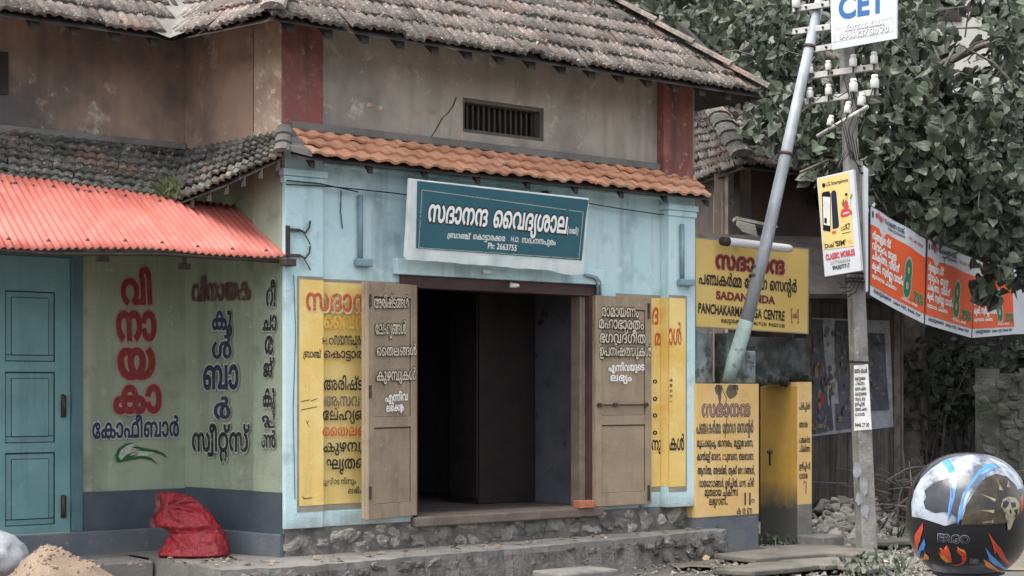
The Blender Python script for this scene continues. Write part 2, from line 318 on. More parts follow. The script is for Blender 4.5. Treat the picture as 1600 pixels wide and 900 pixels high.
M['shellblue'] = mat('glossy blue print', (.035, .17, .46), (.07, .25, .55), 10, rough=.14, coat=.4, bump=0)
M['shellred'] = mat('glossy red print', (.38, .035, .02), (.45, .07, .025), 12, rough=.2, coat=.3, bump=0)
M['shellorange'] = mat('glossy orange print', (.50, .18, .03), rough=.2, coat=.3, bump=0)
M['bone'] = mat('bone coloured print', (.27, .235, .16), (.10, .08, .05), 40, .45, .62, rough=.25, coat=.3, bump=0)
M['bronze'] = mat('dark bronze print', (.02, .017, .014), (.06, .046, .026), 22, .45, .65, rough=.25, coat=.3, bump=0)
M['rubber'] = mat('black rubber', (.02, .02, .02), rough=.6, bump=0)
M['shirt'] = mat('grey shirt cloth', (.28, .29, .31), (.24, .25, .27), 8, rough=.9)
M['farhouse'] = mat('pale grey cream wall', (.46, .45, .40), (.40, .39, .35), 2)
M['tubewhite'] = mat('white lamp housing', (.62, .62, .60), rough=.4, bump=0)

# ------------------------------------------------------------------ lettering (Malayalam outlines are carried in the script)
# glyph number -> advance and outlines (x, y pairs in 1/1000 em; 5000 added to x marks a curve's control point)
GLYPH_DATA = {
3:[309,[]],
6:[453,[[226,-12,5166,-12,5079,36,5032,121,32,176,5032,232,5081,316,5169,363,226,363,5284,363,5371,317,5421,234,421,176,5421,119,5371,35,5284,-12],[226,295,5179,295,5116,236,116,175,5116,115,5180,56,226,56,5273,56,5337,115,337,176,5337,236,5274,295]]],
9:[1495,[[367,566,5411,566,5506,550,546,533,5551,531,5565,520,570,518,5625,504,5685,456,5710,399,710,368,5710,344,5694,302,5655,268,622,253,626,256,5670,242,5721,180,721,136,5721,97,5682,29,5600,-12,533,-12,5457,-12,5356,54,5306,166,306,235,5306,291,5340,393,5411,481,468,515,5473,518,5483,524,488,527,5524,545,5612,566,669,566,5737,566,5827,532,5888,477,910,444,936,247,936,0,849,0,849,281,5849,355,5825,431,800,454,5778,474,5714,499,657,499,5630,499,5581,492,561,486,5514,472,5448,416,5408,344,5390,271,390,239,5390,151,5464,55,534,55,5586,55,5637,97,637,138,5637,175,5580,218,519,218,500,218,500,288,514,288,5576,288,5626,332,626,369,5626,416,5561,473,497,484,5458,494,5398,497,374,497,5291,497,5182,438,5128,337,128,273,5128,221,5158,139,5213,77,250,54,200,-9,5157,16,5084,95,5039,206,39,277,5039,339,5079,444,5161,522,5284,566],[1243,-12,6179,-12,6093,46,6050,141,1050,196,6050,291,6152,404,1238,404,6294,404,6377,346,6425,256,1427,206,1402,209,6395,240,6356,297,6295,334,1255,334,6192,334,6134,259,1134,198,6134,157,6157,93,6205,58,1244,58,6285,58,6342,96,6373,180,1373,248,6373,259,6370,284,1368,298,6367,306,6365,326,1363,335,6355,373,6300,446,6202,494,1127,494,6084,494,6015,474,989,451,5973,436,5949,395,5936,335,936,289,936,204,884,454,5909,486,5973,537,6063,566,1127,566,6209,566,6332,518,6415,431,6456,313,1456,242,6456,153,6400,40,6304,-12]]],
10:[1647,[[367,566,5411,566,5506,550,546,533,5551,531,5565,520,570,518,5625,504,5685,456,5710,399,710,368,5710,344,5694,302,5655,268,622,253,626,256,5670,242,5721,180,721,136,5721,97,5682,29,5600,-12,533,-12,5457,-12,5356,54,5306,166,306,235,5306,291,5340,393,5411,481,468,515,5473,518,5483,524,488,527,5524,545,5612,566,669,566,5737,566,5827,532,5888,477,910,444,936,247,936,0,849,0,849,281,5849,355,5825,431,800,454,5778,474,5714,499,657,499,5630,499,5581,492,561,486,5514,472,5448,416,5408,344,5390,271,390,239,5390,151,5464,55,534,55,5586,55,5637,97,637,138,5637,175,5580,218,519,218,500,218,500,288,514,288,5576,288,5626,332,626,369,5626,416,5561,473,497,484,5458,494,5398,497,374,497,5291,497,5182,438,5128,337,128,273,5128,221,5158,139,5213,77,250,54,200,-9,5157,16,5084,95,5039,206,39,277,5039,339,5079,444,5161,522,5284,566],[1117,566,6203,566,6329,507,6409,401,1425,329,6431,304,6436,252,1436,224,6436,143,6383,38,6288,-12,1223,-12,6158,-12,6075,42,6036,127,1036,171,6036,269,6175,382,1304,382,6312,382,6333,381,1345,379,1375,377,6451,365,6560,286,6619,165,1619,91,6619,23,6578,-85,6498,-161,6381,-201,1306,-201,6254,-201,6168,-183,1138,-172,1166,-102,6194,-114,6265,-128,1308,-128,6370,-128,6455,-95,6509,-35,6533,45,1533,92,6533,144,6506,222,6452,278,1412,296,1374,302,6356,308,6318,313,1301,313,6244,313,6164,282,6122,220,1122,171,6122,144,6142,92,6189,58,1227,58,6289,58,6353,142,1353,225,6353,252,6347,307,1340,332,1335,354,6321,394,6267,457,6181,494,1118,494,6083,494,6014,474,988,451,5972,436,5949,395,5936,334,936,288,936,204,880,450,5907,487,5976,539,6064,566]]],
11:[986,[[331,566,5392,566,5476,541,5533,496,552,466,534,470,5568,524,5653,566,711,566,5772,566,5861,522,5919,447,5947,353,947,304,5947,217,5895,97,847,61,5819,40,5749,13,5652,0,584,0,263,0,5220,0,5178,-6,166,-13,5150,-20,5136,-46,136,-62,5136,-77,5146,-102,159,-110,5172,-119,5217,-129,259,-129,925,-129,925,-201,255,-201,5203,-201,5131,-185,106,-170,5078,-153,5050,-101,50,-68,5050,-33,5075,22,103,40,5117,50,5153,63,5203,70,238,70,572,70,5648,70,5739,87,5794,119,813,141,5840,173,5859,255,859,301,5859,350,5827,438,5761,494,709,494,5676,494,5631,475,615,455,5598,433,5584,367,584,300,584,122,498,122,498,309,5498,372,5475,437,453,458,5434,476,5376,496,329,496,5285,496,5217,476,5167,441,5133,393,122,365,5121,361,5124,354,123,351,5120,340,5117,319,117,308,5117,247,5162,183,209,183,5254,183,5295,235,295,270,5295,292,5279,328,5243,350,214,350,5168,350,5109,298,89,271,66,329,5082,349,5129,389,5191,416,229,416,5281,416,5347,375,5378,309,378,270,5378,230,5342,159,5268,115,210,115,5159,115,5082,161,5040,248,40,311,5040,381,5108,497,5238,566]]],
13:[692,[[347,566,5432,566,5549,518,5621,438,5653,341,653,291,5653,219,5613,114,573,79,5540,50,5455,15,5341,0,263,0,261,0,5220,0,5178,-6,166,-13,5150,-20,5136,-46,136,-62,5136,-77,5146,-102,159,-110,5172,-119,5217,-129,259,-129,633,-129,633,-201,255,-201,5203,-201,5131,-185,106,-170,5078,-153,5050,-101,50,-68,5050,-33,5075,22,103,40,5124,54,5186,70,238,70,249,70,5330,70,5435,85,5501,118,523,143,5546,169,5565,243,565,290,5565,329,5541,403,5488,461,5402,496,339,496,5291,496,5219,476,5167,441,5133,393,122,365,5121,361,5124,354,123,351,5120,340,5117,319,117,308,5117,247,5162,183,209,183,5254,183,5295,235,295,270,5295,292,5279,328,5243,350,214,350,5168,350,5109,298,89,271,66,329,5082,349,5129,389,5191,416,229,416,5281,416,5347,375,5378,309,378,270,5378,230,5342,159,5268,115,210,115,5159,115,5082,161,5040,248,40,311,5040,364,5079,456,5157,526,5272,566]]],
17:[1273,[[229,346,5297,346,5384,295,5427,216,427,173,5427,133,5401,71,382,57,357,70,864,70,864,0,328,0,299,52,5319,72,5343,121,343,158,5343,212,5285,276,229,276,5194,276,5143,246,5116,195,116,164,5116,130,5144,73,175,51,129,-7,5086,23,5032,109,32,166,5032,219,5081,300,5170,346],[903,566,5980,566,6100,516,6185,417,6229,272,1229,176,6229,109,6198,-35,6131,-172,1077,-228,1014,-178,6059,-130,6115,-16,6141,111,1141,178,6141,238,6117,351,6061,441,5969,494,900,494,5819,494,5712,406,5659,245,659,137,5659,114,5661,71,663,51,5663,46,5664,37,665,32,5670,-37,5709,-121,5764,-159,793,-159,5823,-159,836,-139,5842,-130,5848,-100,848,-75,848,406,935,406,935,-56,5935,-105,5918,-166,900,-187,5883,-206,5832,-228,796,-228,5731,-228,5629,-147,5571,19,571,144,5571,239,5614,395,5699,506,5822,566]]],
21:[1259,[[448,566,5544,566,5657,524,5707,451,707,404,5707,376,5686,327,5641,288,605,274,601,280,5658,264,5718,190,718,140,5718,69,5623,-11,539,-11,5511,-11,5460,-4,441,0,459,69,5477,65,5510,59,529,59,5579,59,5631,98,631,144,5631,163,5617,197,601,210,5585,224,5538,240,490,240,468,240,468,310,492,310,5523,310,5580,325,597,341,5609,352,5620,380,620,399,5620,441,5540,494,445,494,5370,494,5249,454,5165,384,5120,289,120,233,120,225,5120,171,5150,96,5203,58,239,58,5265,58,5303,81,5325,126,325,157,5325,206,5272,258,231,258,5197,258,5135,227,109,201,113,283,5141,303,5210,328,245,328,5294,328,5367,290,5408,217,408,165,5408,110,5366,30,5289,-12,237,-12,5185,-12,5094,40,5039,147,39,229,5039,304,5094,428,5200,518,5352,566],[1217,279,6217,221,6194,117,6140,35,6051,-12,985,-12,5934,-12,5859,21,5808,75,5778,139,771,169,858,186,5865,159,5892,99,5943,58,984,58,6037,58,6100,114,6129,213,1129,278,6129,343,6100,441,6038,496,989,496,5950,496,5898,455,5868,397,861,370,775,387,5784,419,5817,482,5869,534,5944,566,995,566,6057,566,6142,519,6194,438,6217,335]]],
23:[1038,[[216,-12,5126,-12,5032,76,32,152,5032,199,5074,268,109,288,5133,302,5192,320,5275,328,333,328,716,328,5802,328,5905,308,942,282,5971,262,6006,199,1006,152,6006,76,5916,-12,832,-12,5807,-12,5754,-7,731,0,750,67,5764,63,5803,58,819,58,5870,58,5920,105,920,151,5920,180,5898,217,880,229,5852,247,5771,258,708,258,331,258,5260,258,5185,247,157,229,5139,218,5118,180,118,154,5118,121,5143,78,5189,58,219,58,5251,58,5316,79,352,106,402,52,5372,30,5314,2,5253,-12],[523,566,5603,566,5706,491,5756,362,756,279,5756,185,5700,55,5596,-12,524,-12,5470,-12,5383,25,352,62,5321,99,5288,208,288,279,5288,413,5414,566],[523,496,5447,496,5374,388,374,278,5374,204,5407,106,5473,58,521,58,5570,58,5636,105,5670,203,670,278,5670,353,5637,450,5571,496]]],
25:[897,[[622,566,5694,566,5800,498,5858,376,858,293,5858,227,5823,120,5754,31,703,-8,649,53,5685,78,5739,144,5770,233,770,290,5770,351,5733,443,5666,494,620,494,5581,494,5535,467,521,447,5505,422,5492,338,492,252,492,243,5492,196,5481,126,5458,73,439,51,5413,21,5335,-12,278,-12,5205,-12,5097,53,5039,177,39,263,5039,331,5074,438,5144,527,194,566,248,504,5213,480,5158,412,5127,322,127,265,5127,203,5163,111,5230,60,274,60,5318,60,5363,85,377,106,5394,132,5404,221,404,300,404,313,5404,381,5429,469,454,499,5483,532,5561,566]]],
26:[1325,[[229,566,5297,566,5384,515,5427,436,427,392,5427,354,5401,293,382,279,357,292,556,292,573,222,328,222,299,274,5319,293,5343,343,343,379,5343,433,5285,496,229,496,5193,496,5142,466,5116,415,116,385,5116,351,5144,295,175,273,129,215,5086,245,5032,331,32,387,5032,440,5081,520,5170,566],[1254,554,1254,0,529,0,529,313,5529,387,5562,475,592,504,5624,535,5713,566,771,566,5831,566,5920,536,949,507,5981,476,6010,383,1010,322,1010,222,615,222,615,70,1168,70,1168,554],[770,496,5689,496,5615,413,615,321,615,292,924,292,924,320,5924,415,5850,496]]],
28:[933,[[862,554,862,0,17,0,17,70,448,70,394,58,5414,72,5455,131,455,179,5455,231,5402,295,351,295,5300,295,5247,235,247,185,5247,172,5249,153,250,146,167,135,5165,145,5161,178,161,194,5161,271,5266,365,354,365,5404,365,5474,335,5518,283,5539,219,539,185,5539,156,5524,107,5499,68,485,54,460,70,776,70,776,554]]],
30:[939,[[297,566,5352,566,5437,544,5503,497,531,458,501,470,5531,512,5614,566,685,566,5759,566,5854,510,5899,424,899,377,5899,337,5877,277,5834,233,801,216,636,181,574,173,5546,169,5468,166,439,166,242,166,5202,166,5161,161,149,156,5133,149,5121,128,121,114,5121,89,5147,64,5184,56,199,56,5245,56,5331,76,5409,106,444,121,5467,131,5510,150,5554,167,5598,182,621,188,5644,196,5673,211,5695,222,5718,229,735,229,5772,229,5835,206,5873,156,873,115,5873,54,5795,-12,726,-12,5669,-12,5604,27,5576,88,576,119,5576,148,5610,189,638,198,690,217,5680,211,5659,187,5645,150,645,124,5645,85,5690,50,725,50,5765,50,5797,89,797,115,5797,141,5775,169,5740,181,722,181,5696,181,5654,163,632,146,626,155,5613,142,5582,117,5544,93,520,81,5464,53,5357,11,5252,-12,199,-12,5158,-12,5084,11,5038,66,38,113,5038,140,5062,190,89,206,5109,219,5170,233,225,233,572,233,5628,233,5705,242,5758,261,775,276,5795,293,5813,342,813,373,5813,400,5788,457,5729,496,677,496,5645,496,5597,477,582,459,5564,438,5550,372,550,310,550,259,467,259,467,323,5467,367,5448,442,417,467,5399,481,5344,499,294,499,5238,499,5163,481,136,456,5132,452,5126,437,124,430,5119,414,5115,394,115,381,5115,337,5159,300,194,300,5222,300,5253,320,5266,351,266,367,5266,397,5230,430,192,430,5151,430,5090,394,71,373,75,415,5100,442,5170,478,212,478,5259,478,5316,446,5342,395,342,366,5342,333,5312,275,5247,240,195,240,5122,240,5043,315,43,385,5043,436,5101,518,5214,566]]],
32:[1446,[[358,566,5442,566,5544,511,583,460,596,428,608,252,608,0,522,0,522,306,5522,366,5501,435,478,456,5457,475,5404,494,357,494,5285,494,5180,427,5123,312,123,239,123,228,5123,172,5153,96,5206,58,242,58,5267,58,5305,81,5327,125,327,157,5327,207,5275,258,233,258,5194,258,5124,218,95,186,80,248,5109,284,5199,328,248,328,5296,328,5369,290,5410,217,410,165,5410,110,5368,30,5292,-12,240,-12,5188,-12,5097,40,5042,152,42,241,5042,347,5127,491,5270,566],[791,566,5844,566,5924,547,963,524,988,504,6054,463,6143,317,1143,219,6143,148,6096,44,6005,-12,939,-12,5874,-12,5782,44,5735,148,735,219,5735,285,5779,392,5855,475,903,504,918,520,5962,545,6055,566,1110,566,6185,566,6296,522,6370,444,6407,340,1407,281,6407,211,6365,102,6293,20,1246,-9,1196,54,6229,74,6284,133,6318,216,1318,271,6318,334,6269,437,6172,497,1100,497,6070,497,6019,491,994,482,963,467,5925,449,5861,379,5823,282,823,221,5823,157,5856,86,5909,58,939,58,5970,58,6022,86,6055,157,1055,221,6055,278,6021,375,5960,450,919,471,895,482,5882,487,5854,493,5821,497,799,497,5746,497,5679,471,659,450,5634,425,5608,352,608,289,608,0,522,0,522,209,556,454,5581,486,5644,537,5731,566]]],
33:[563,[[269,566,5358,566,5487,527,536,500,489,433,5449,459,5339,494,268,494,5217,494,5153,470,5122,429,122,403,5122,384,5132,358,142,349,5162,329,5244,317,299,317,307,317,5386,317,5475,285,500,253,5515,235,5528,185,528,158,5528,108,5476,31,5370,-12,289,-12,5204,-12,5079,26,20,59,66,125,5096,107,5165,77,5246,60,293,60,5346,60,5411,84,5441,126,441,153,5441,175,5428,209,412,220,5396,232,5336,244,280,244,270,244,5201,244,5092,274,65,307,5050,325,5035,371,35,402,5035,450,5085,524,5189,566]]],
37:[1368,[[358,566,5442,566,5542,512,576,469,562,472,5594,519,5685,566,740,566,5807,566,5890,516,915,472,903,465,5941,521,6027,566,1088,566,6165,566,6273,493,6329,369,1329,292,6329,226,6294,119,6225,31,1174,-9,1121,53,6156,78,6210,145,6241,234,1241,292,6241,350,6203,441,6134,494,1087,494,6048,494,5993,466,977,437,5964,414,5955,350,955,288,955,0,869,0,869,316,5869,371,5854,438,834,459,5819,476,5773,494,739,494,5708,494,5662,473,646,456,5627,435,5609,369,609,307,609,0,523,0,523,299,5523,364,5501,435,478,456,5457,475,5398,494,357,494,5285,494,5180,427,5123,312,123,239,123,228,5123,172,5153,96,5206,58,242,58,5267,58,5305,81,5327,125,327,157,5327,207,5275,258,233,258,5194,258,5124,218,95,186,80,248,5109,284,5199,328,248,328,5296,328,5369,290,5410,217,410,165,5410,110,5368,30,5292,-12,240,-12,5188,-12,5097,40,5042,152,42,241,5042,347,5127,491,5270,566]]],
38:[1014,[[507,-12,5442,-12,5350,44,5303,148,303,219,5303,285,5347,392,5423,476,471,504,486,520,5530,545,5623,566,678,566,5753,566,5864,522,5938,444,5975,340,975,281,5975,211,5933,102,5861,20,814,-9,765,54,5798,74,5853,133,5886,216,886,271,5886,337,5836,439,5739,497,668,497,5638,497,5587,491,562,482,531,467,5493,449,5429,379,5391,282,391,221,5391,157,5424,86,5477,58,507,58,5538,58,5591,85,5623,156,623,221,5623,277,5585,377,5519,453,475,473,454,483,5431,491,5387,497,359,497,5284,497,5181,439,5128,338,128,273,5128,221,5158,139,5213,77,250,54,200,-9,5157,16,5084,95,5039,206,39,277,5039,339,5080,444,5160,522,5276,566,351,566,5400,566,5483,546,524,523,549,503,5619,463,5711,315,711,219,5711,148,5664,44,5573,-12]]],
40:[641,[[373,566,5445,566,5542,525,5591,455,591,411,5591,363,5543,296,489,274,485,280,5542,264,5602,191,602,143,5602,70,5502,-11,413,-11,5377,-11,5325,-4,305,0,323,69,5345,65,5385,59,406,59,5458,59,5515,98,515,144,5515,163,5501,197,485,210,5469,224,5421,240,368,240,322,240,322,310,367,310,5405,310,5463,324,480,341,5492,352,5504,382,504,403,5504,448,5434,494,371,494,5290,494,5188,421,5140,296,140,217,5140,165,5152,57,165,9,83,-4,5068,45,5052,167,52,219,5052,322,5123,478,5266,566]]],
41:[911,[[623,-12,5577,-12,5511,15,5466,61,449,89,462,88,5431,36,5346,-12,281,-12,5204,-12,5096,61,5039,186,39,262,5039,328,5075,434,5144,523,194,562,248,501,5213,476,5158,409,5127,321,127,262,5127,205,5165,113,5235,60,282,60,5323,60,5376,90,392,118,5405,141,5413,204,413,263,413,554,499,554,499,263,5499,206,5508,141,521,118,5538,89,5590,60,627,60,5673,60,5744,113,5784,204,784,262,5784,323,5752,412,5697,477,664,499,722,562,5765,528,5833,444,5872,335,872,262,5872,182,5811,58,5700,-12]]],
42:[911,[[288,566,5334,566,5400,539,5446,494,462,465,449,466,5480,518,5566,566,630,566,5707,566,5815,493,5872,369,872,292,5872,226,5836,120,5767,31,717,-8,663,53,5698,78,5753,145,5784,234,784,292,5784,350,5746,441,5676,494,629,494,5588,494,5535,465,519,436,5506,414,5498,350,498,291,498,0,412,0,412,291,5412,348,5404,414,390,436,5373,465,5321,494,284,494,5238,494,5167,441,5127,350,127,292,5127,232,5160,142,5214,78,247,55,189,-8,5146,27,5078,110,5039,219,39,292,5039,373,5100,496,5212,566]]],
44:[896,[[229,346,5297,346,5384,295,5427,216,427,173,5427,133,5401,71,382,57,357,70,739,70,739,554,825,554,825,0,328,0,299,52,5319,72,5343,121,343,158,5343,212,5285,276,229,276,5194,276,5143,245,5116,195,116,164,5116,130,5144,74,175,51,129,-7,5087,24,5032,109,32,166,5032,219,5081,300,5170,346]]],
45:[1129,[[229,346,5297,346,5384,295,5427,216,427,173,5427,133,5401,71,382,57,357,70,634,70,634,0,328,0,299,52,5319,72,5343,121,343,158,5343,212,5285,276,229,276,5194,276,5143,245,5116,195,116,164,5116,130,5144,73,175,51,129,-7,5086,23,5032,109,32,166,5032,219,5081,300,5170,346],[816,566,5878,566,5970,532,1001,501,6035,468,6066,370,1066,292,1066,0,573,0,573,292,5573,347,5587,424,5616,480,638,502,5669,532,5758,566],[817,494,5780,494,5723,471,703,451,5682,429,5659,354,659,279,659,70,980,70,980,271,5980,345,5956,429,934,451,5914,471,5858,494]]],
46:[1306,[[358,566,5442,566,5542,512,576,469,596,428,608,266,608,0,522,0,522,306,5522,365,5501,435,478,456,5457,475,5402,494,357,494,5285,494,5180,427,5123,312,123,239,123,228,5123,172,5153,96,5206,58,242,58,5267,58,5305,81,5327,125,327,157,5327,207,5275,258,233,258,5194,258,5124,218,95,186,80,248,5109,284,5199,328,248,328,5296,328,5369,290,5410,217,410,165,5410,110,5368,30,5292,-12,240,-12,5188,-12,5097,40,5042,152,42,241,5042,347,5127,491,5270,566],[1235,554,1235,0,821,0,785,54,5813,81,5862,144,5894,230,894,292,5894,350,5856,441,5787,494,740,494,5699,494,5647,465,630,436,5618,414,5608,350,608,285,608,0,522,0,522,258,571,422,566,477,5596,524,5680,566,741,566,5818,566,5926,493,5982,369,982,292,5982,236,5958,152,5920,88,897,61,877,70,1149,70,1149,554]]],
47:[654,[[394,566,5460,566,5562,534,5619,471,619,425,5619,402,5608,364,596,350,5581,331,5530,311,477,311,448,311,5410,311,5374,306,364,301,5354,296,5346,280,346,270,5346,243,5399,229,444,229,456,229,5504,229,5568,212,587,195,5604,181,5620,140,620,113,5620,77,5581,20,5503,-12,443,-12,5409,-12,5337,-2,5274,15,252,25,283,93,5321,76,5399,59,441,59,5495,59,5537,89,537,111,5537,141,5492,159,454,159,439,159,5375,159,5303,181,285,203,5275,216,5264,247,264,268,5264,291,5280,332,299,346,5320,363,5387,381,441,381,482,381,5510,381,5535,398,535,423,5535,460,5459,494,393,494,5303,494,5192,421,5140,296,140,217,5140,165,5152,57,165,9,83,-4,5068,45,5052,167,52,219,5052,322,5127,478,5279,566]]],
48:[723,[[354,566,5433,566,5546,529,583,494,5611,469,5646,405,5663,321,663,266,663,0,60,0,60,268,5060,320,5077,403,5112,468,138,493,5175,528,5280,566],[307,495,5265,495,5201,453,181,418,5165,390,5146,309,146,249,146,68,151,68,5219,119,5325,231,5386,347,386,402,5386,430,5369,471,5335,495],[472,393,5472,334,5418,220,5318,105,249,45,247,65,5276,67,5332,70,360,70,577,70,577,249,5577,323,5548,421,5482,480,428,494,430,501,5449,479,5472,430]]],
49:[1035,[[661,-12,5621,-12,5535,6,493,29,5487,32,5468,40,463,43,5408,82,5342,176,5312,282,312,338,5312,378,5332,446,349,473,356,484,5376,511,5429,547,5491,566,525,566,5624,566,5734,439,734,332,5734,242,5658,97,593,53,5585,47,5570,38,560,33,5518,9,5426,-12,376,-12,5296,-12,5171,40,5084,133,5039,260,39,335,5039,405,5092,508,5190,566,256,566,5314,566,5394,525,421,490,362,431,5349,457,5298,496,257,496,5219,496,5160,460,5126,387,126,333,5126,261,5184,135,5298,56,383,56,5404,56,5448,61,469,66,5480,70,5504,78,514,82,5549,100,5609,169,5647,269,647,332,5647,392,5613,464,5557,496,525,496,5487,496,5430,458,5399,385,399,332,5399,279,5432,178,5493,100,534,78,5544,74,5560,73,570,69,5587,64,5635,56,661,56,5744,56,5852,124,5906,240,906,312,5906,371,5868,477,833,519,902,566,5948,512,5993,383,993,314,5993,243,5950,123,5865,36,5741,-12]]],
50:[736,[[364,566,5447,566,5572,518,5655,430,5697,312,697,242,5697,153,5641,40,5545,-12,485,-12,5420,-12,5334,46,5291,141,291,196,5291,291,5393,404,479,404,5535,404,5618,346,5666,256,668,206,643,209,5636,240,5597,297,5536,334,496,334,5433,334,5375,259,375,198,5375,156,5397,93,5446,58,485,58,5526,58,5583,96,5614,180,614,248,5614,250,5611,290,607,310,5606,315,5606,331,604,335,5595,378,5535,450,5435,494,364,494,5292,494,5186,442,5128,344,128,273,5128,221,5158,139,5213,77,250,54,200,-9,5157,16,5084,95,5039,206,39,277,5039,333,5077,437,5156,519,5279,566]]],
51:[674,[[341,566,5415,566,5526,522,5599,444,5635,340,635,281,5635,211,5593,102,5521,20,474,-9,425,54,5458,74,5513,134,5546,218,546,271,5546,337,5498,437,5405,494,338,494,5272,494,5178,435,5128,335,128,273,5128,221,5158,139,5213,77,250,54,200,-8,5157,16,5084,95,5039,206,39,277,5039,339,5078,444,5155,522,5268,566]]],
52:[859,[[788,554,788,0,63,0,63,313,5063,387,5096,475,126,504,5158,535,5247,566,305,566,5365,566,5454,536,483,507,5515,476,5544,383,544,322,544,222,149,222,149,70,702,70,702,554],[304,496,5223,496,5149,413,149,321,149,292,458,292,458,320,5458,415,5384,496]]],
53:[724,[[398,496,5340,496,5248,476,5179,440,5133,395,122,369,5121,365,5124,354,123,351,5120,340,5117,320,117,312,5117,250,5162,183,209,183,5254,183,5295,235,295,270,5295,292,5279,328,5243,350,214,350,5168,350,5109,298,89,271,66,329,5082,349,5129,389,5191,416,229,416,5281,416,5347,375,5378,309,378,270,5378,230,5342,159,5268,115,210,115,5159,115,5082,161,5040,250,40,313,5040,367,5087,460,5179,528,5313,566,399,566,5494,566,5615,529,5673,456,673,402,5673,368,5646,313,5588,274,541,263,447,279,447,310,454,310,5489,310,5537,318,554,331,5572,345,5586,375,586,396,5586,427,5549,471,5467,496],[685,144,5685,113,5662,60,641,42,5625,28,5583,9,5521,0,473,0,261,0,5220,0,5178,-6,166,-13,5150,-20,5136,-46,136,-62,5136,-77,5146,-102,159,-110,5172,-119,5217,-129,259,-129,667,-129,667,-201,255,-201,5203,-201,5131,-185,106,-170,5078,-153,5050,-101,50,-68,5050,-33,5075,22,103,40,5117,50,5153,63,5203,70,238,70,465,70,5506,70,5559,80,574,93,5586,103,5598,132,598,154,5598,174,5582,206,565,218,5550,228,5505,240,466,240,447,240,447,293,552,285,5621,272,5685,196]]],
54:[654,[[263,404,5263,472,5353,566,441,566,5505,566,5582,514,5617,434,617,392,5617,325,5552,215,5433,150,351,150,330,150,5230,150,5100,216,5037,330,37,401,5037,439,5061,522,91,566,158,529,5136,491,5123,433,123,404,5123,340,5176,258,5270,219,332,219,351,219,5409,219,5489,267,5531,348,531,397,5531,436,5492,497,439,497,5407,497,5366,472,5347,430,347,403,5347,361,5374,293,5408,229,5435,163,435,123,5435,94,5410,31,5340,-12,272,-12,5235,-12,5153,5,112,27,143,94,5170,78,5235,59,271,59,5321,59,5352,98,352,126,5352,164,5325,227,5290,288,5263,358]]],
55:[958,[[341,566,5415,566,5526,522,5599,444,5635,340,635,281,5635,228,5609,146,5567,81,541,53,517,70,801,70,801,554,887,554,887,0,467,0,433,59,5462,79,5514,137,5546,218,546,271,5546,337,5498,437,5405,494,337,494,5271,494,5178,435,5128,335,128,273,5128,221,5158,139,5213,77,250,54,200,-9,5157,16,5084,95,5039,206,39,277,5039,339,5078,444,5155,522,5268,566]]],
56:[1040,[[684,566,5759,566,5876,520,5958,435,6001,316,1001,242,6001,153,5945,40,5849,-12,789,-12,5724,-12,5638,46,5595,141,595,196,5595,291,5697,404,783,404,5839,404,5922,346,5970,256,973,206,947,209,5940,240,5901,297,5840,334,800,334,5737,334,5679,259,679,198,5679,156,5702,93,5750,58,789,58,5830,58,5887,96,5918,180,918,248,5918,250,5915,290,911,310,5910,315,5913,331,911,334,5900,381,5837,453,5745,494,689,494,5646,494,5581,476,559,459,5522,431,5492,332,492,263,492,246,5492,173,5468,83,439,51,5413,21,5335,-12,278,-12,5205,-12,5097,53,5039,177,39,263,5039,331,5074,438,5144,527,194,566,248,504,5213,480,5158,412,5127,322,127,265,5127,203,5163,111,5230,60,274,60,5316,60,5363,85,377,106,5394,132,5404,221,404,265,404,280,5404,367,5447,472,488,506,5527,538,5623,566]]],
57:[1149,[[229,346,5297,346,5384,295,5427,216,427,173,5427,133,5401,71,382,57,357,70,677,70,692,0,328,0,299,52,5319,72,5343,121,343,158,5343,212,5285,276,229,276,5194,276,5143,245,5116,195,116,164,5116,130,5144,74,175,51,129,-7,5087,24,5032,109,32,166,5032,219,5081,300,5170,346],[658,0,658,381,5658,411,5650,459,638,473,5630,483,5606,496,586,496,5555,496,5519,457,519,418,5519,388,5544,336,5605,304,658,304,683,304,5745,304,5841,348,5915,421,5972,509,994,554,1078,554,1078,0],[590,566,5623,566,5674,551,693,536,5719,516,5744,447,744,386,744,70,992,70,992,329,5992,346,5993,392,5995,434,997,445,999,443,5972,378,5879,285,5761,235,696,235,665,235,5584,235,5481,284,5433,367,433,417,5433,455,5469,523,5539,566]]],
58:[1223,[[627,566,5671,566,5743,537,768,507,5782,491,5805,447,5819,369,819,303,819,269,5819,214,5830,132,846,106,5860,85,5906,60,949,60,5994,60,6060,111,6096,204,1096,266,6096,323,6065,412,6011,480,976,504,1029,566,6080,527,6149,438,6184,331,1184,263,6184,177,6126,53,6019,-12,945,-12,5888,-12,5810,21,784,51,5765,73,5742,126,5732,197,732,246,732,295,5732,365,5717,439,699,460,5686,477,5645,494,615,494,5587,494,5545,474,531,457,5514,436,5498,371,498,309,498,0,412,0,412,292,5412,348,5404,414,390,436,5373,465,5320,494,284,494,5238,494,5167,441,5127,350,127,292,5127,232,5160,142,5214,78,247,55,189,-8,5146,27,5078,110,5039,219,39,292,5039,368,5097,492,5208,566,288,566,5353,566,5431,515,459,472,454,473,5482,520,5568,566]]],
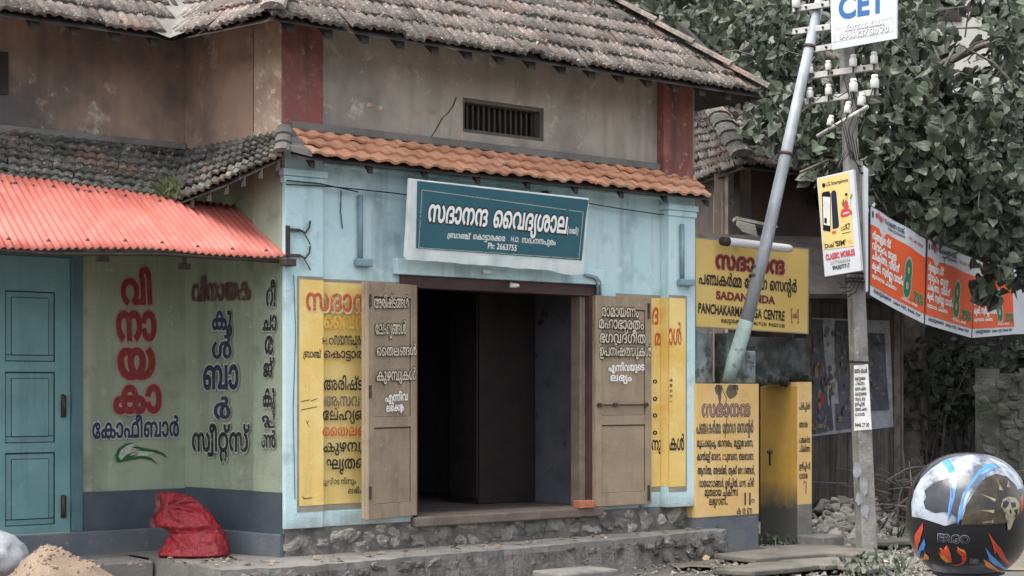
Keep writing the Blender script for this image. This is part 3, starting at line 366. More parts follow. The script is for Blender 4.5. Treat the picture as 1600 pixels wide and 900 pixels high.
59:[1190,[[229,346,5297,346,5384,295,5427,216,427,173,5427,133,5401,71,382,57,357,70,676,70,691,0,328,0,299,52,5319,72,5343,121,343,158,5343,212,5285,276,229,276,5194,276,5143,245,5116,195,116,164,5116,130,5144,74,175,51,129,-7,5087,24,5032,109,32,166,5032,219,5081,300,5170,346],[856,566,5931,566,6042,522,6115,444,6151,340,1151,281,6151,211,6109,102,6037,20,990,-9,940,54,5973,74,6029,134,6062,218,1062,271,6062,337,6013,437,5921,494,854,494,5788,494,5694,435,5644,335,644,273,5644,222,5671,144,5722,83,757,59,719,0,686,0,638,64,5617,89,5579,151,5555,230,555,278,5555,339,5594,444,5671,522,5783,566]]],
64:[504,[[463,279,5463,221,5440,117,5386,35,5297,-12,231,-12,5180,-12,5105,21,5054,75,5024,139,17,169,104,186,5111,159,5138,99,5189,58,230,58,5283,58,5346,114,5375,213,375,278,5375,343,5346,441,5284,496,235,496,5196,496,5144,455,5114,397,107,370,21,387,5030,419,5063,482,5115,534,5190,566,241,566,5303,566,5388,519,5440,438,5463,335]]],
65:[228,[[-34,843,5004,843,5061,827,83,810,5111,789,5143,732,5157,641,157,567,157,0,71,0,71,542,5071,594,5066,670,5053,723,41,739,5029,755,4994,773,-32,773,4946,773,4903,754,4875,713,-125,678,4875,669,4878,650,-121,641,-205,626,4793,638,4789,663,-211,674,4789,731,4838,806,4919,843]]],
66:[228,[[-109,843,4933,843,5020,827,59,803,5116,768,5157,644,157,542,157,0,71,0,71,525,5071,565,5068,627,5059,677,50,696,5028,746,4947,779,-117,779,4859,779,4817,762,4791,730,-209,706,4791,682,4821,645,-145,645,4893,645,4923,686,-77,711,4923,734,4903,777,-116,790,-24,770,4984,760,4993,726,-7,706,4993,672,4966,614,4904,578,-149,578,4815,578,4752,608,4713,666,-287,708,4713,747,4755,808,4835,843]]],
67:[332,[[155,-227,5071,-227,4974,-130,-26,-53,4974,-2,5020,76,5102,120,154,120,5208,120,5289,78,5335,1,335,-53,5335,-106,5289,-184,5208,-227],[155,-161,5196,-161,5253,-107,253,-53,5253,0,5197,54,154,54,5112,54,5056,0,56,-54,5056,-106,5113,-161],[104,566,5164,566,5233,521,5262,445,262,400,5262,339,5227,172,199,84,119,99,5144,185,5174,330,174,395,5174,437,5141,494,94,494,5078,494,5045,489,34,486,17,555,5033,560,5079,566]]],
68:[332,[[154,-227,5070,-227,4974,-130,-26,-53,4974,-2,5020,76,5101,120,154,120,5207,120,5289,78,5335,1,335,-53,5335,-106,5289,-184,5207,-227],[153,57,5106,57,5040,2,40,-54,5040,-109,5105,-164,154,-164,5201,-164,5268,-108,268,-53,5268,2,5201,57],[154,-98,5097,-98,5041,-33,41,19,5041,36,5062,74,81,97,124,68,5106,61,5090,33,90,21,5090,5,5105,-18,5134,-30,155,-30,5174,-30,5201,-18,5217,5,217,21,5217,31,5202,55,185,63,228,97,5249,73,5269,40,269,18,5269,-11,5247,-64,5197,-98],[104,566,5164,566,5233,521,5262,445,262,400,5262,339,5227,172,199,84,119,99,5144,185,5174,330,174,395,5174,437,5141,494,94,494,5078,494,5045,489,34,486,17,555,5033,560,5079,566]]],
69:[243,[[31,-316,4983,-316,4904,-282,4856,-216,-144,-169,4856,-104,4948,-29,21,-29,5068,-29,5155,-63,198,-104,175,-164,5139,-129,5067,-99,27,-99,4988,-99,4939,-135,-61,-173,4939,-209,4989,-246,32,-246,5068,-246,5123,-221,5154,-167,154,-124,5154,-87,5136,-14,5109,57,96,88,5076,137,5045,239,45,300,5045,365,5088,499,119,554,210,554,5183,507,5149,425,5133,347,133,305,5133,247,5162,152,180,106,5196,67,5222,-7,5237,-81,237,-122,5237,-190,5179,-276,5085,-316]]],
71:[715,[[237,-12,5185,-12,5094,40,5039,149,39,232,5039,310,5090,434,5181,520,5303,566,374,566,5452,566,5566,522,5640,444,5676,340,676,281,5676,211,5634,102,5562,20,515,-9,466,54,5499,74,5554,134,5587,218,587,271,5587,339,5537,439,5440,494,370,494,5298,494,5185,425,5120,305,120,228,5120,171,5150,95,5204,58,240,58,5265,58,5303,81,5325,126,325,158,5325,206,5272,258,231,258,5192,258,5122,219,93,187,77,248,5107,284,5196,328,245,328,5294,328,5367,290,5408,217,408,165,5408,110,5366,30,5289,-12]]],
72:[595,[[364,-12,5300,-12,5183,22,5092,93,5039,204,39,281,5039,355,5093,463,5186,533,5303,566,366,566,5432,566,5517,531,5558,470,558,431,5558,388,5520,330,5457,300,421,300,5368,300,5304,337,5277,398,277,432,5277,452,5288,486,294,498,387,517,5368,503,5348,457,348,434,5348,412,5379,365,417,365,5450,365,5480,404,480,429,5480,467,5425,503,389,503,5375,503,5349,503,335,501,5270,496,5177,440,5128,345,128,280,5128,217,5178,117,5270,58,332,54,5344,53,5369,51,380,51,5406,51,5449,67,5475,101,475,127,5475,152,5445,190,411,190,5373,190,5342,144,342,121,5342,97,5362,53,381,39,289,58,5282,69,5271,104,271,126,5271,160,5299,218,5361,255,412,255,5450,255,5514,226,5553,168,553,125,5553,86,5512,24,5428,-12]]],
73:[1430,[[237,-12,5185,-12,5094,40,5039,149,39,232,5039,310,5090,434,5181,520,5303,566,374,566,5452,566,5566,522,5640,444,5676,340,676,281,5676,211,5634,102,5562,20,515,-9,466,54,5499,74,5554,134,5587,218,587,271,5587,339,5537,439,5440,494,370,494,5298,494,5185,425,5120,305,120,228,5120,171,5150,95,5204,58,240,58,5265,58,5303,81,5325,126,325,158,5325,206,5272,258,231,258,5192,258,5122,219,93,187,77,248,5107,284,5196,328,245,328,5294,328,5367,290,5408,217,408,165,5408,110,5366,30,5289,-12],[952,-12,5900,-12,5809,40,5754,149,754,232,5754,310,5805,434,5896,520,6018,566,1089,566,6167,566,6281,522,6355,444,6391,340,1391,281,6391,211,6349,102,6277,20,1230,-9,1181,54,6214,74,6269,134,6302,218,1302,271,6302,339,6252,439,6155,494,1085,494,6013,494,5900,425,5835,305,835,228,5835,171,5865,95,5919,58,955,58,5980,58,6018,81,6040,126,1040,158,6040,206,5987,258,946,258,5907,258,5837,219,808,187,792,248,5822,284,5911,328,960,328,6009,328,6082,290,6123,217,1123,165,6123,110,6081,30,6004,-12]]],
77:[0,[[-111,591,4831,591,4750,632,4708,704,-292,752,4708,770,4714,806,-282,818,-208,804,4789,794,4786,767,-214,755,4786,720,4814,677,4861,659,-111,659,4919,659,4965,677,4992,720,-8,755,4992,767,4989,794,-14,804,60,818,5064,806,5070,770,70,752,5070,704,5028,632,4947,591]]],
116:[1519,[[358,566,5442,566,5542,512,576,469,562,472,5594,519,5685,566,740,566,5807,566,5892,515,924,465,911,443,955,288,955,0,869,0,869,316,5869,371,5854,438,834,459,5819,476,5773,494,739,494,5708,494,5662,473,646,456,5627,435,5609,369,609,307,609,0,523,0,523,299,5523,364,5501,435,478,456,5457,475,5398,494,357,494,5285,494,5180,427,5123,312,123,239,123,228,5123,172,5153,96,5206,58,242,58,5267,58,5305,81,5327,125,327,157,5327,207,5275,258,233,258,5194,258,5124,218,95,186,80,248,5109,284,5199,328,248,328,5296,328,5369,290,5410,217,410,165,5410,110,5368,30,5292,-12,240,-12,5188,-12,5097,40,5042,152,42,241,5042,347,5127,491,5270,566],[1279,-12,6215,-12,6126,41,6080,144,1080,217,6080,275,6117,374,6182,462,1224,501,1253,532,6282,558,6323,616,1323,651,6323,678,6287,720,1245,720,6223,720,6183,714,1170,709,1151,778,6168,783,6226,792,1258,792,6318,792,6384,749,6410,691,1410,668,6410,616,6357,534,1310,491,1290,464,6248,429,6194,348,6168,261,1168,215,6168,154,6199,85,6250,58,1279,58,6334,58,6391,137,1391,215,6391,267,6359,368,6295,450,1245,473,6223,484,6175,494,1146,494,6093,494,6028,472,1008,452,5991,435,5967,389,5955,320,955,266,955,100,879,100,879,292,905,451,5928,489,5998,540,6088,566,1142,566,6184,566,6256,550,1290,533,6295,531,6305,525,1309,523,6368,490,6444,391,6480,277,1480,221,6480,112,6377,-12]]],
118:[736,[[495,-12,5432,-12,5343,41,5297,144,297,217,5297,275,5333,374,5398,462,440,501,469,532,5498,558,5540,616,540,651,5540,678,5504,720,462,720,5440,720,5400,714,387,709,368,778,5385,783,5443,792,475,792,5535,792,5601,749,5627,691,627,668,5627,616,5574,534,527,491,507,464,5465,429,5411,348,5385,261,385,215,5385,154,5416,85,5467,58,496,58,5551,58,5608,137,608,215,5608,254,5590,331,5554,400,5499,456,462,473,5438,484,5384,495,352,495,5280,495,5180,436,5128,335,128,273,5128,221,5158,139,5213,77,250,54,200,-9,5157,16,5084,95,5039,206,39,277,5039,339,5080,444,5159,522,5276,566,351,566,5396,566,5473,550,507,533,5512,531,5522,526,526,523,5585,490,5661,391,5697,277,697,221,5697,112,5593,-12]]],
119:[1198,[[731,566,5775,566,5856,557,5930,537,961,519,984,509,6074,463,6159,310,1159,221,6159,112,6055,-12,957,-12,5894,-12,5805,41,5759,144,759,217,5759,275,5795,374,5860,462,902,501,929,530,5958,556,6002,616,1002,651,6002,678,5966,720,924,720,5902,720,5862,714,849,709,830,778,5847,783,5905,792,938,792,5998,792,6063,749,6089,691,1089,668,6089,616,6036,534,990,491,969,464,5927,429,5873,348,5847,261,847,215,5847,154,5878,85,5929,58,958,58,6013,58,6070,137,1070,215,6070,271,6037,365,5971,438,919,461,902,468,5867,481,5781,494,730,494,5684,494,5595,481,554,464,535,456,5471,426,5391,312,391,221,5391,157,5424,86,5477,58,507,58,5538,58,5591,85,5623,156,623,221,5623,277,5585,377,5519,453,475,473,454,483,5431,491,5387,497,359,497,5284,497,5181,438,5128,337,128,273,5128,221,5158,139,5213,77,250,54,200,-9,5157,16,5084,95,5039,206,39,277,5039,339,5080,444,5160,522,5276,566,351,566,5400,566,5483,547,524,524,549,503,5619,463,5711,315,711,219,5711,148,5664,44,5573,-12,507,-12,5442,-12,5350,44,5303,148,303,219,5303,284,5343,388,5415,469,462,498,488,513,5541,542,5659,566]]],
120:[1044,[[783,792,5843,792,5909,749,5935,691,935,668,5935,616,5882,534,835,491,815,464,5773,429,5719,348,5693,261,693,215,5693,154,5724,86,5775,58,804,58,5860,58,5916,138,916,215,5916,254,5899,330,5864,398,5812,454,776,473,5759,483,5708,495,682,495,5645,495,5580,476,559,459,5523,431,5492,332,492,263,492,246,5492,197,5481,126,5458,73,439,51,5413,21,5335,-12,278,-12,5205,-12,5097,53,5039,177,39,263,5039,331,5074,438,5144,527,194,566,248,504,5213,480,5158,412,5127,322,127,265,5127,203,5163,111,5230,60,274,60,5316,60,5363,85,377,106,5394,132,5404,222,404,265,404,280,5404,367,5448,473,488,507,5526,539,5620,566,677,566,5715,566,5785,549,815,535,835,525,5890,493,5966,396,6005,281,1005,220,6005,112,5902,-12,804,-12,5740,-12,5651,41,5605,144,605,217,5605,275,5641,374,5706,462,748,501,777,532,5806,558,5848,616,848,651,5848,678,5813,720,770,720,5748,720,5708,714,695,709,676,778,5693,783,5751,792]]],
160:[243,[[-53,-67,4946,-74,4944,-90,-56,-98,4944,-121,4960,-169,5004,-200,45,-200,5099,-200,5148,-144,148,-95,5148,-70,5138,-21,5115,42,96,88,5077,135,5045,239,45,300,5045,365,5088,499,119,554,210,554,5183,507,5149,425,5133,347,133,305,5133,248,5162,152,180,106,5194,73,5219,6,5235,-62,235,-96,5235,-185,5127,-270,45,-270,4955,-270,4856,-174,-144,-97,4856,-86,4858,-67,-141,-60]]],
161:[228,[[157,554,157,-159,-185,-159,-185,-88,71,-88,71,554]]],
162:[244,[[251,554,5210,465,5157,300,5131,145,131,70,5131,3,5162,-77,5226,-112,273,-112,5286,-112,5315,-109,333,-106,342,-179,5315,-183,5276,-185,254,-185,5182,-185,5089,-125,5044,-11,44,68,5044,147,5072,307,5124,471,160,554]]],
163:[1506,[[523,566,5603,566,5706,491,5756,362,756,279,5756,185,5700,55,5596,-12,524,-12,5470,-12,5383,25,352,62,5321,99,5288,208,288,279,5288,413,5414,566],[523,496,5447,496,5374,388,374,278,5374,204,5407,106,5473,58,521,58,5570,58,5636,105,5670,203,670,278,5670,353,5637,450,5571,496],[216,-12,5126,-12,5032,76,32,152,5032,199,5074,268,109,288,5133,302,5192,320,5275,328,333,328,961,328,6014,328,6086,315,6137,290,1156,271,6177,249,6199,189,1199,151,6199,76,6107,-12,1024,-12,5968,-12,5880,35,5830,131,830,204,5830,225,5834,269,836,288,5837,293,5838,302,839,307,5853,370,5913,466,5998,532,6104,566,1165,566,6242,566,6356,522,6430,444,6467,340,1467,281,6467,211,6425,102,6353,20,1306,-9,1257,54,6290,74,6345,134,6378,218,1378,271,6378,337,6329,437,6233,494,1162,494,6104,494,6007,450,5938,365,922,305,5921,300,5920,289,918,284,5915,266,5911,224,911,206,5911,154,5938,87,5989,56,1026,56,6067,56,6116,100,1116,148,6116,174,6101,212,1087,225,6068,243,6005,258,946,258,331,258,5260,258,5185,247,157,229,5139,218,5118,180,118,154,5118,121,5143,78,5189,58,219,58,5251,58,5316,79,352,106,402,52,5372,30,5314,2,5253,-12]]],
173:[1059,[[544,566,5624,566,5727,491,5777,362,777,279,5777,185,5721,55,5617,-12,545,-12,5491,-12,5404,25,373,62,5342,99,5309,208,309,279,5309,367,5366,495,5471,566],[544,496,5468,496,5395,388,395,278,5395,204,5428,106,5494,58,542,58,5591,58,5657,105,5691,203,691,278,5691,353,5658,450,5592,496],[229,-12,5167,-12,5080,27,5036,98,36,146,5036,186,5068,243,5124,282,161,294,5186,302,5236,311,5290,316,318,316,379,328,737,328,5823,328,5926,308,963,282,5992,262,6027,199,1027,152,6027,76,5937,-12,853,-12,5828,-12,5775,-7,752,0,771,67,5785,63,5824,58,840,58,5891,58,5941,105,941,151,5941,180,5919,217,901,229,5873,247,5792,258,730,258,345,258,5271,258,5193,247,164,229,5145,217,5122,180,122,153,5122,121,5149,78,5198,58,231,58,5267,58,5335,79,374,106,424,52,5393,30,5332,2,5268,-12],[220,566,5282,566,5367,527,407,494,361,438,5330,465,5266,496,222,496,5177,496,5124,453,124,418,5124,399,5138,368,151,357,5168,342,5230,328,283,328,331,328,312,269,5257,269,5158,284,5084,318,5041,377,41,422,5041,462,5083,527,5164,566]]],
175:[1561,[[481,496,5362,496,5201,427,5120,307,120,230,5120,172,5152,96,5207,58,240,58,5265,58,5303,81,5325,126,325,158,5325,201,5279,258,232,258,5192,258,5122,218,93,186,77,248,5107,284,5197,328,246,328,5295,328,5367,290,5408,217,408,165,5408,110,5366,30,5289,-12,237,-12,5185,-12,5094,41,5039,151,39,236,5039,322,5106,447,5226,527,5386,566,479,566,5556,566,5661,548,710,531,5715,529,5729,517,734,515,5789,501,5851,456,5878,400,878,368,5878,344,5862,302,5823,268,790,253,794,256,5838,242,5889,180,889,136,5889,97,5850,29,5767,-12,700,-12,5625,-12,5524,54,5474,166,474,235,5474,291,5507,393,5578,481,635,515,5640,518,5650,524,656,527,5692,545,5779,566,836,566,5904,566,5994,532,6056,477,1078,444,1104,225,1104,0,1017,0,1017,282,6017,355,5992,431,968,454,5946,474,5882,499,824,499,5797,499,5749,492,729,486,5682,472,5616,416,5576,344,5558,271,558,239,5558,151,5632,55,702,55,5754,55,5805,97,805,138,5805,175,5747,218,687,218,668,218,668,288,682,288,5744,288,5794,332,794,369,5794,414,5726,468,663,479,5637,486,5576,493,5512,496],[1299,566,6368,566,6462,525,6511,455,1511,411,6511,379,6490,328,6445,289,1409,274,1405,280,6463,264,6522,191,1522,141,6522,70,6427,-11,1343,-11,6312,-11,6265,-4,1245,0,1263,69,6283,65,6314,59,1333,59,6383,59,6435,98,1435,144,6435,163,6421,197,1405,210,6389,224,6340,240,1287,240,1262,240,1262,310,1287,310,6325,310,6383,324,1400,341,6412,352,6424,383,1424,403,6424,448,6356,494,1299,494,6251,494,6180,465,1157,440,6141,423,6117,376,6104,302,1104,243,1104,80,1028,80,1028,243,1060,438,6079,475,6147,533,6242,566]]],
176:[933,[[862,554,862,0,698,0,632,5,5600,2,5534,0,502,0,17,0,17,70,448,70,394,58,5414,72,5455,131,455,179,5455,231,5402,295,351,295,5300,295,5247,235,247,185,5247,172,5249,153,250,146,167,135,5165,145,5161,178,161,194,5161,271,5266,365,354,365,5404,365,5474,335,5518,283,5539,219,539,185,5539,156,5524,107,5499,68,485,54,460,70,776,70,776,554],[862,125,862,-270,354,-270,316,-201,508,-62,5539,-39,5633,16,673,37,754,24,519,-144,5494,-161,5443,-196,417,-213,416,-206,5442,-204,5523,-201,563,-201,776,-201,776,61]]],
180:[1637,[[240,-12,5188,-12,5097,40,5042,152,42,241,5042,347,5127,491,5270,566,358,566,5442,566,5544,511,583,460,596,428,608,252,608,0,522,0,522,306,5522,366,5501,435,478,456,5457,475,5404,494,357,494,5285,494,5180,427,5123,312,123,239,123,228,5123,172,5153,96,5206,58,242,58,5267,58,5305,81,5327,125,327,157,5327,207,5275,258,233,258,5194,258,5124,218,95,186,80,248,5109,284,5199,328,248,328,5296,328,5369,290,5410,217,410,165,5410,110,5368,30,5292,-12],[780,566,5826,566,5896,551,930,534,941,519,6004,486,6081,373,1081,304,6081,249,6036,171,5960,131,911,131,5862,131,5785,171,5741,249,741,304,5741,369,5821,487,888,521,896,532,5934,552,6010,566,1040,566,6111,566,6214,523,6280,447,6313,346,1313,288,6313,227,6282,134,6231,61,1200,31,1098,44,6131,66,6189,134,6225,227,1225,285,6225,346,6181,441,6097,497,1037,497,6026,497,5987,494,963,486,940,480,5909,468,5858,419,5827,351,827,308,5827,268,5851,221,5889,201,911,201,5934,201,5972,220,5995,267,995,308,5995,350,5966,419,5917,468,886,481,866,486,5847,492,5815,497,792,497,5742,497,5675,469,656,448,5633,423,5608,350,608,282,608,20,543,20,543,278,556,454,5581,487,5644,537,5727,566],[1566,554,1566,0,737,0,737,70,1480,70,1480,554]]],
184:[563,[[269,566,5358,566,5487,527,536,500,489,433,5449,459,5339,494,268,494,5217,494,5153,470,5122,429,122,403,5122,384,5132,358,142,349,5162,329,5244,317,299,317,313,317,5384,317,5473,287,498,255,5513,237,5528,188,528,157,5528,98,5464,29,5362,0,305,0,42,0,42,70,270,70,5323,70,5392,79,413,95,5426,105,5441,136,441,158,5441,176,5428,210,412,221,5396,233,5341,244,293,244,270,244,5201,244,5092,274,65,307,5050,325,5035,371,35,402,5035,450,5085,524,5189,566],[289,-253,5235,-253,5142,-236,5059,-204,20,-183,66,-115,5096,-133,5166,-163,5248,-180,293,-180,5347,-180,5413,-156,5443,-114,443,-88,5443,-57,5402,-4,359,12,397,68,5438,57,5496,13,5528,-48,528,-87,5528,-136,5476,-211,5370,-253]]],
190:[1368,[[358,566,5442,566,5542,512,576,469,562,472,5594,519,5685,566,740,566,5807,566,5890,516,915,472,903,465,5941,521,6027,566,1088,566,6165,566,6273,493,6329,369,1329,292,6329,226,6294,122,6227,36,1177,-2,1121,53,6156,78,6210,145,6241,234,1241,292,6241,350,6203,441,6134,494,1087,494,6048,494,5993,466,977,437,5964,414,5955,350,955,288,955,10,869,10,869,316,5869,371,5854,438,834,459,5819,476,5773,494,739,494,5708,494,5662,473,646,456,5627,435,5609,369,609,307,609,10,523,10,523,299,5523,364,5501,435,478,456,5457,475,5398,494,357,494,5285,494,5180,427,5123,312,123,239,123,228,5123,172,5153,96,5206,58,242,58,5267,58,5305,81,5327,125,327,157,5327,207,5275,258,233,258,5194,258,5124,218,95,186,80,248,5109,284,5199,328,248,328,5296,328,5369,290,5410,217,410,165,5410,110,5368,30,5292,-12,240,-12,5188,-12,5097,40,5042,152,42,241,5042,347,5127,491,5270,566],[594,64,5662,64,5758,7,778,-31,717,-172,717,-146,5717,-96,5697,-40,676,-24,5660,-12,5618,0,591,0,5555,0,5485,-26,5434,-79,427,-119,5426,-127,5423,-147,423,-165,5423,-207,5444,-256,5478,-277,498,-277,5531,-277,5564,-243,564,-209,5564,-177,5529,-144,500,-144,5469,-144,5416,-174,395,-197,382,-148,5406,-122,5474,-84,512,-84,5571,-84,5635,-155,635,-210,5635,-266,5567,-337,497,-337,5430,-337,5351,-242,351,-157,5351,-91,5415,8,5525,64],[883,65,5934,65,5997,28,1021,-6,1007,-6,6033,29,6097,65,1143,65,6198,65,6279,16,6324,-71,1324,-128,6324,-199,6266,-299,1221,-337,1171,-286,6204,-258,6246,-179,1246,-121,6246,-60,6189,0,1142,0,6118,0,6086,-15,1075,-27,6062,-43,6052,-94,1052,-147,1052,-332,976,-332,976,-143,5976,-93,5965,-42,951,-26,5939,-13,5908,0,884,0,5862,0,5829,-13,818,-25,5802,-41,5793,-93,793,-142,793,-332,717,-332,717,-161,749,-5,5774,30,5842,65]]],
194:[1499,[[351,566,5400,566,5484,545,527,522,549,503,5619,463,5711,315,711,219,5711,148,5664,44,5574,-12,509,-12,5443,-12,5351,44,5303,148,303,219,5303,285,5347,392,5423,476,471,504,486,520,5530,545,5621,566,661,566,5719,566,5806,538,5869,483,889,442,894,407,922,278,922,0,836,0,836,270,5836,349,5809,434,775,461,5751,481,5695,497,655,497,5635,497,5587,491,562,482,531,467,5493,449,5429,379,5391,282,391,221,5391,157,5424,86,5477,58,507,58,5539,58,5591,85,5623,156,623,221,5623,277,5585,377,5519,453,475,473,454,483,5431,491,5387,497,360,497,5284,497,5180,438,5128,337,128,273,5128,221,5158,139,5213,77,250,54,200,-9,5157,16,5084,95,5039,206,39,277,5039,339,5080,444,5159,522,5276,566],[1130,566,6209,566,6322,529,1359,494,6387,469,6422,405,6439,321,1439,266,1439,0,846,0,846,342,5863,409,5926,510,6039,566],[1083,495,6041,495,5977,453,957,418,5941,390,5922,309,922,249,922,68,927,68,5995,119,6101,231,6162,347,1162,402,6162,430,6145,471,6111,495],[1248,393,6248,334,6194,220,6094,105,1025,45,1023,65,6052,67,6108,70,1136,70,1353,70,1353,249,6353,323,6324,421,6258,480,1204,494,1206,501,6225,479,6248,430]]],
195:[1647,[[351,566,5400,566,5484,545,527,522,549,503,5619,463,5711,315,711,219,5711,148,5664,44,5574,-12,509,-12,5443,-12,5351,44,5303,148,303,219,5303,285,5347,392,5423,476,471,504,486,520,5530,545,5621,566,661,566,5719,566,5808,536,5872,481,892,442,894,407,922,278,922,0,836,0,836,270,5836,349,5809,434,775,461,5751,481,5695,497,655,497,5635,497,5587,491,562,482,531,467,5493,449,5429,379,5391,282,391,221,5391,157,5424,86,5477,58,507,58,5539,58,5591,85,5623,156,623,221,5623,277,5585,377,5519,453,475,473,454,483,5431,491,5387,497,360,497,5284,497,5180,438,5128,337,128,273,5128,221,5158,139,5213,77,250,54,200,-9,5157,16,5084,95,5039,206,39,277,5039,339,5080,444,5159,522,5276,566],[1051,566,6095,566,6167,537,1192,507,6206,491,6229,447,6243,369,1243,303,1243,269,6243,214,6254,132,1270,106,6284,85,6330,60,1373,60,6418,60,6484,111,6520,204,1520,266,6520,323,6489,412,6435,480,1400,504,1453,566,6504,527,6573,438,6608,331,1608,263,6608,177,6550,53,6443,-12,1369,-12,6312,-12,6234,21,1208,51,6189,73,6166,126,6156,197,1156,246,1156,295,6156,365,6141,439,1123,460,6110,477,6069,494,1039,494,6011,494,5969,474,955,457,5938,436,5922,371,922,309,922,20,846,20,846,292,868,461,5898,518,5990,566]]],
196:[1759,[[351,566,5400,566,5484,545,527,522,549,503,5619,463,5711,315,711,219,5711,148,5664,44,5574,-12,509,-12,5443,-12,5351,44,5303,148,303,219,5303,285,5347,392,5423,476,471,504,486,520,5530,545,5621,566,661,566,5719,566,5808,535,5872,478,892,439,894,407,922,278,922,0,836,0,836,270,5836,349,5809,434,775,461,5751,481,5695,497,655,497,5635,497,5587,491,562,482,531,467,5493,449,5429,379,5391,282,391,221,5391,157,5424,86,5477,58,507,58,5539,58,5591,85,5623,156,623,221,5623,277,5585,377,5519,453,475,473,454,483,5431,491,5387,497,360,497,5284,497,5180,438,5128,337,128,273,5128,221,5158,139,5213,77,250,54,200,-9,5157,16,5084,95,5039,206,39,277,5039,339,5080,444,5159,522,5276,566],[1104,566,6157,566,6237,547,1276,524,1301,504,6367,463,6456,317,1456,219,6456,148,6409,44,6318,-12,1252,-12,6187,-12,6095,44,6048,148,1048,219,6048,285,6092,392,6168,475,1216,504,1231,520,6275,545,6368,566,1423,566,6498,566,6609,522,6683,444,6720,340,1720,281,6720,211,6678,102,6606,20,1559,-9,1509,54,6542,74,6597,133,6631,216,1631,271,6631,334,6582,437,6485,497,1413,497,6383,497,6332,491,1307,482,1276,467,6238,449,6174,379,6136,282,1136,221,6136,157,6169,86,6222,58,1252,58,6283,58,6335,86,6368,157,1368,221,6368,278,6334,375,6273,450,1232,471,1208,482,6195,487,6167,493,6134,497,1112,497,6059,497,5992,471,972,450,5947,425,5922,352,922,289,922,40,845,40,845,209,869,454,5894,486,5957,537,6044,566]]],
201:[954,[[288,566,5333,566,5399,543,5450,495,472,456,498,268,498,0,412,0,412,292,5412,349,5404,414,390,436,5373,465,5321,494,284,494,5238,494,5167,441,5127,350,127,292,5127,232,5160,142,5214,78,247,55,189,-8,5146,27,5078,110,5039,219,39,292,5039,373,5100,496,5212,566],[692,566,5761,566,5855,525,5904,455,904,411,5904,379,5883,328,5838,289,802,274,798,280,5856,264,5915,191,915,141,5915,70,5820,-11,736,-11,5705,-11,5658,-4,638,0,656,69,5676,65,5707,59,726,59,5776,59,5828,98,828,144,5828,163,5814,197,798,210,5782,224,5733,240,680,240,655,240,655,310,680,310,5718,310,5776,324,793,341,5805,352,5817,383,817,403,5817,448,5749,494,692,494,5644,494,5573,465,550,440,5534,423,5511,376,5498,302,498,243,498,80,421,80,421,243,453,436,5472,473,5540,532,5635,566]]],
203:[1257,[[629,566,5696,566,5779,516,804,472,792,465,5830,521,5914,566,977,566,6054,566,6161,493,6218,369,1218,292,6218,226,6183,120,6114,31,1063,-8,1010,53,6045,78,6099,145,6130,234,1130,292,6130,350,6092,441,6023,494,976,494,5934,494,5881,465,865,436,5852,413,5844,351,844,292,844,0,758,0,758,316,5758,368,5743,438,723,459,5708,476,5662,494,628,494,5597,494,5551,473,535,456,5516,435,5498,369,498,307,498,0,412,0,412,292,5412,349,5404,414,390,436,5373,465,5321,494,284,494,5238,494,5167,441,5127,350,127,292,5127,232,5160,142,5214,78,247,55,189,-8,5146,27,5078,110,5039,219,39,292,5039,373,5100,496,5212,566,288,566,5334,566,5400,539,5446,494,462,465,451,472,5483,519,5574,566]]],
205:[1061,[[288,566,5332,566,5400,542,5452,494,472,457,499,227,499,0,412,0,412,282,5412,347,5404,414,390,436,5373,465,5321,494,284,494,5238,494,5167,441,5127,350,127,292,5127,232,5160,142,5214,78,247,55,189,-8,5146,27,5078,110,5039,219,39,292,5039,373,5100,496,5212,566],[822,-2,5758,-2,5669,44,5623,141,623,217,5623,275,5660,374,5725,462,767,501,796,532,5825,558,5866,616,866,651,5866,678,5830,720,788,720,5766,720,5726,714,713,709,694,778,5711,783,5769,792,801,792,5861,792,5927,749,5953,691,953,668,5953,616,5900,534,853,491,833,464,5791,429,5737,348,5711,261,711,215,5711,154,5742,85,5793,58,822,58,5877,58,5934,137,934,215,5934,267,5902,368,5838,450,788,473,5766,484,5718,494,689,494,5636,494,5571,472,551,452,5534,435,5510,389,5499,320,499,266,499,100,422,100,422,292,448,451,5471,489,5541,540,5631,566,685,566,5727,566,5799,550,833,533,5838,531,5848,525,852,523,5911,490,5987,391,6023,277,1023,221,6023,145,5977,46,5887,-2],[805,50,5878,50,5975,-2,6024,-90,1024,-145,6024,-211,5965,-304,921,-337,871,-284,5904,-263,5944,-196,944,-153,5944,-87,5873,-6,805,-6,5738,-6,5665,-88,665,-150,5665,-195,5701,-259,737,-284,687,-337,5648,-308,5585,-217,585,-147,5585,-92,5635,-3,5733,50]]],
208:[896,[[335,-57,5389,-57,5458,-95,5490,-153,490,-185,5490,-208,5478,-247,469,-259,439,-249,739,-249,739,68,825,68,825,-318,409,-318,387,-266,5399,-253,5417,-222,417,-196,5417,-164,5376,-123,335,-123,5295,-123,5253,-164,253,-192,5253,-216,5275,-255,297,-271,251,-320,5221,-297,5180,-235,180,-192,5180,-152,5218,-92,5287,-57],[229,346,5297,346,5384,295,5427,216,427,173,5427,133,5401,71,382,57,357,70,739,70,739,554,825,554,825,0,328,0,299,52,5319,72,5343,121,343,158,5343,212,5285,276,229,276,5194,276,5143,245,5116,195,116,164,5116,130,5144,74,175,51,129,-7,5087,24,5032,109,32,166,5032,219,5081,300,5170,346]]],
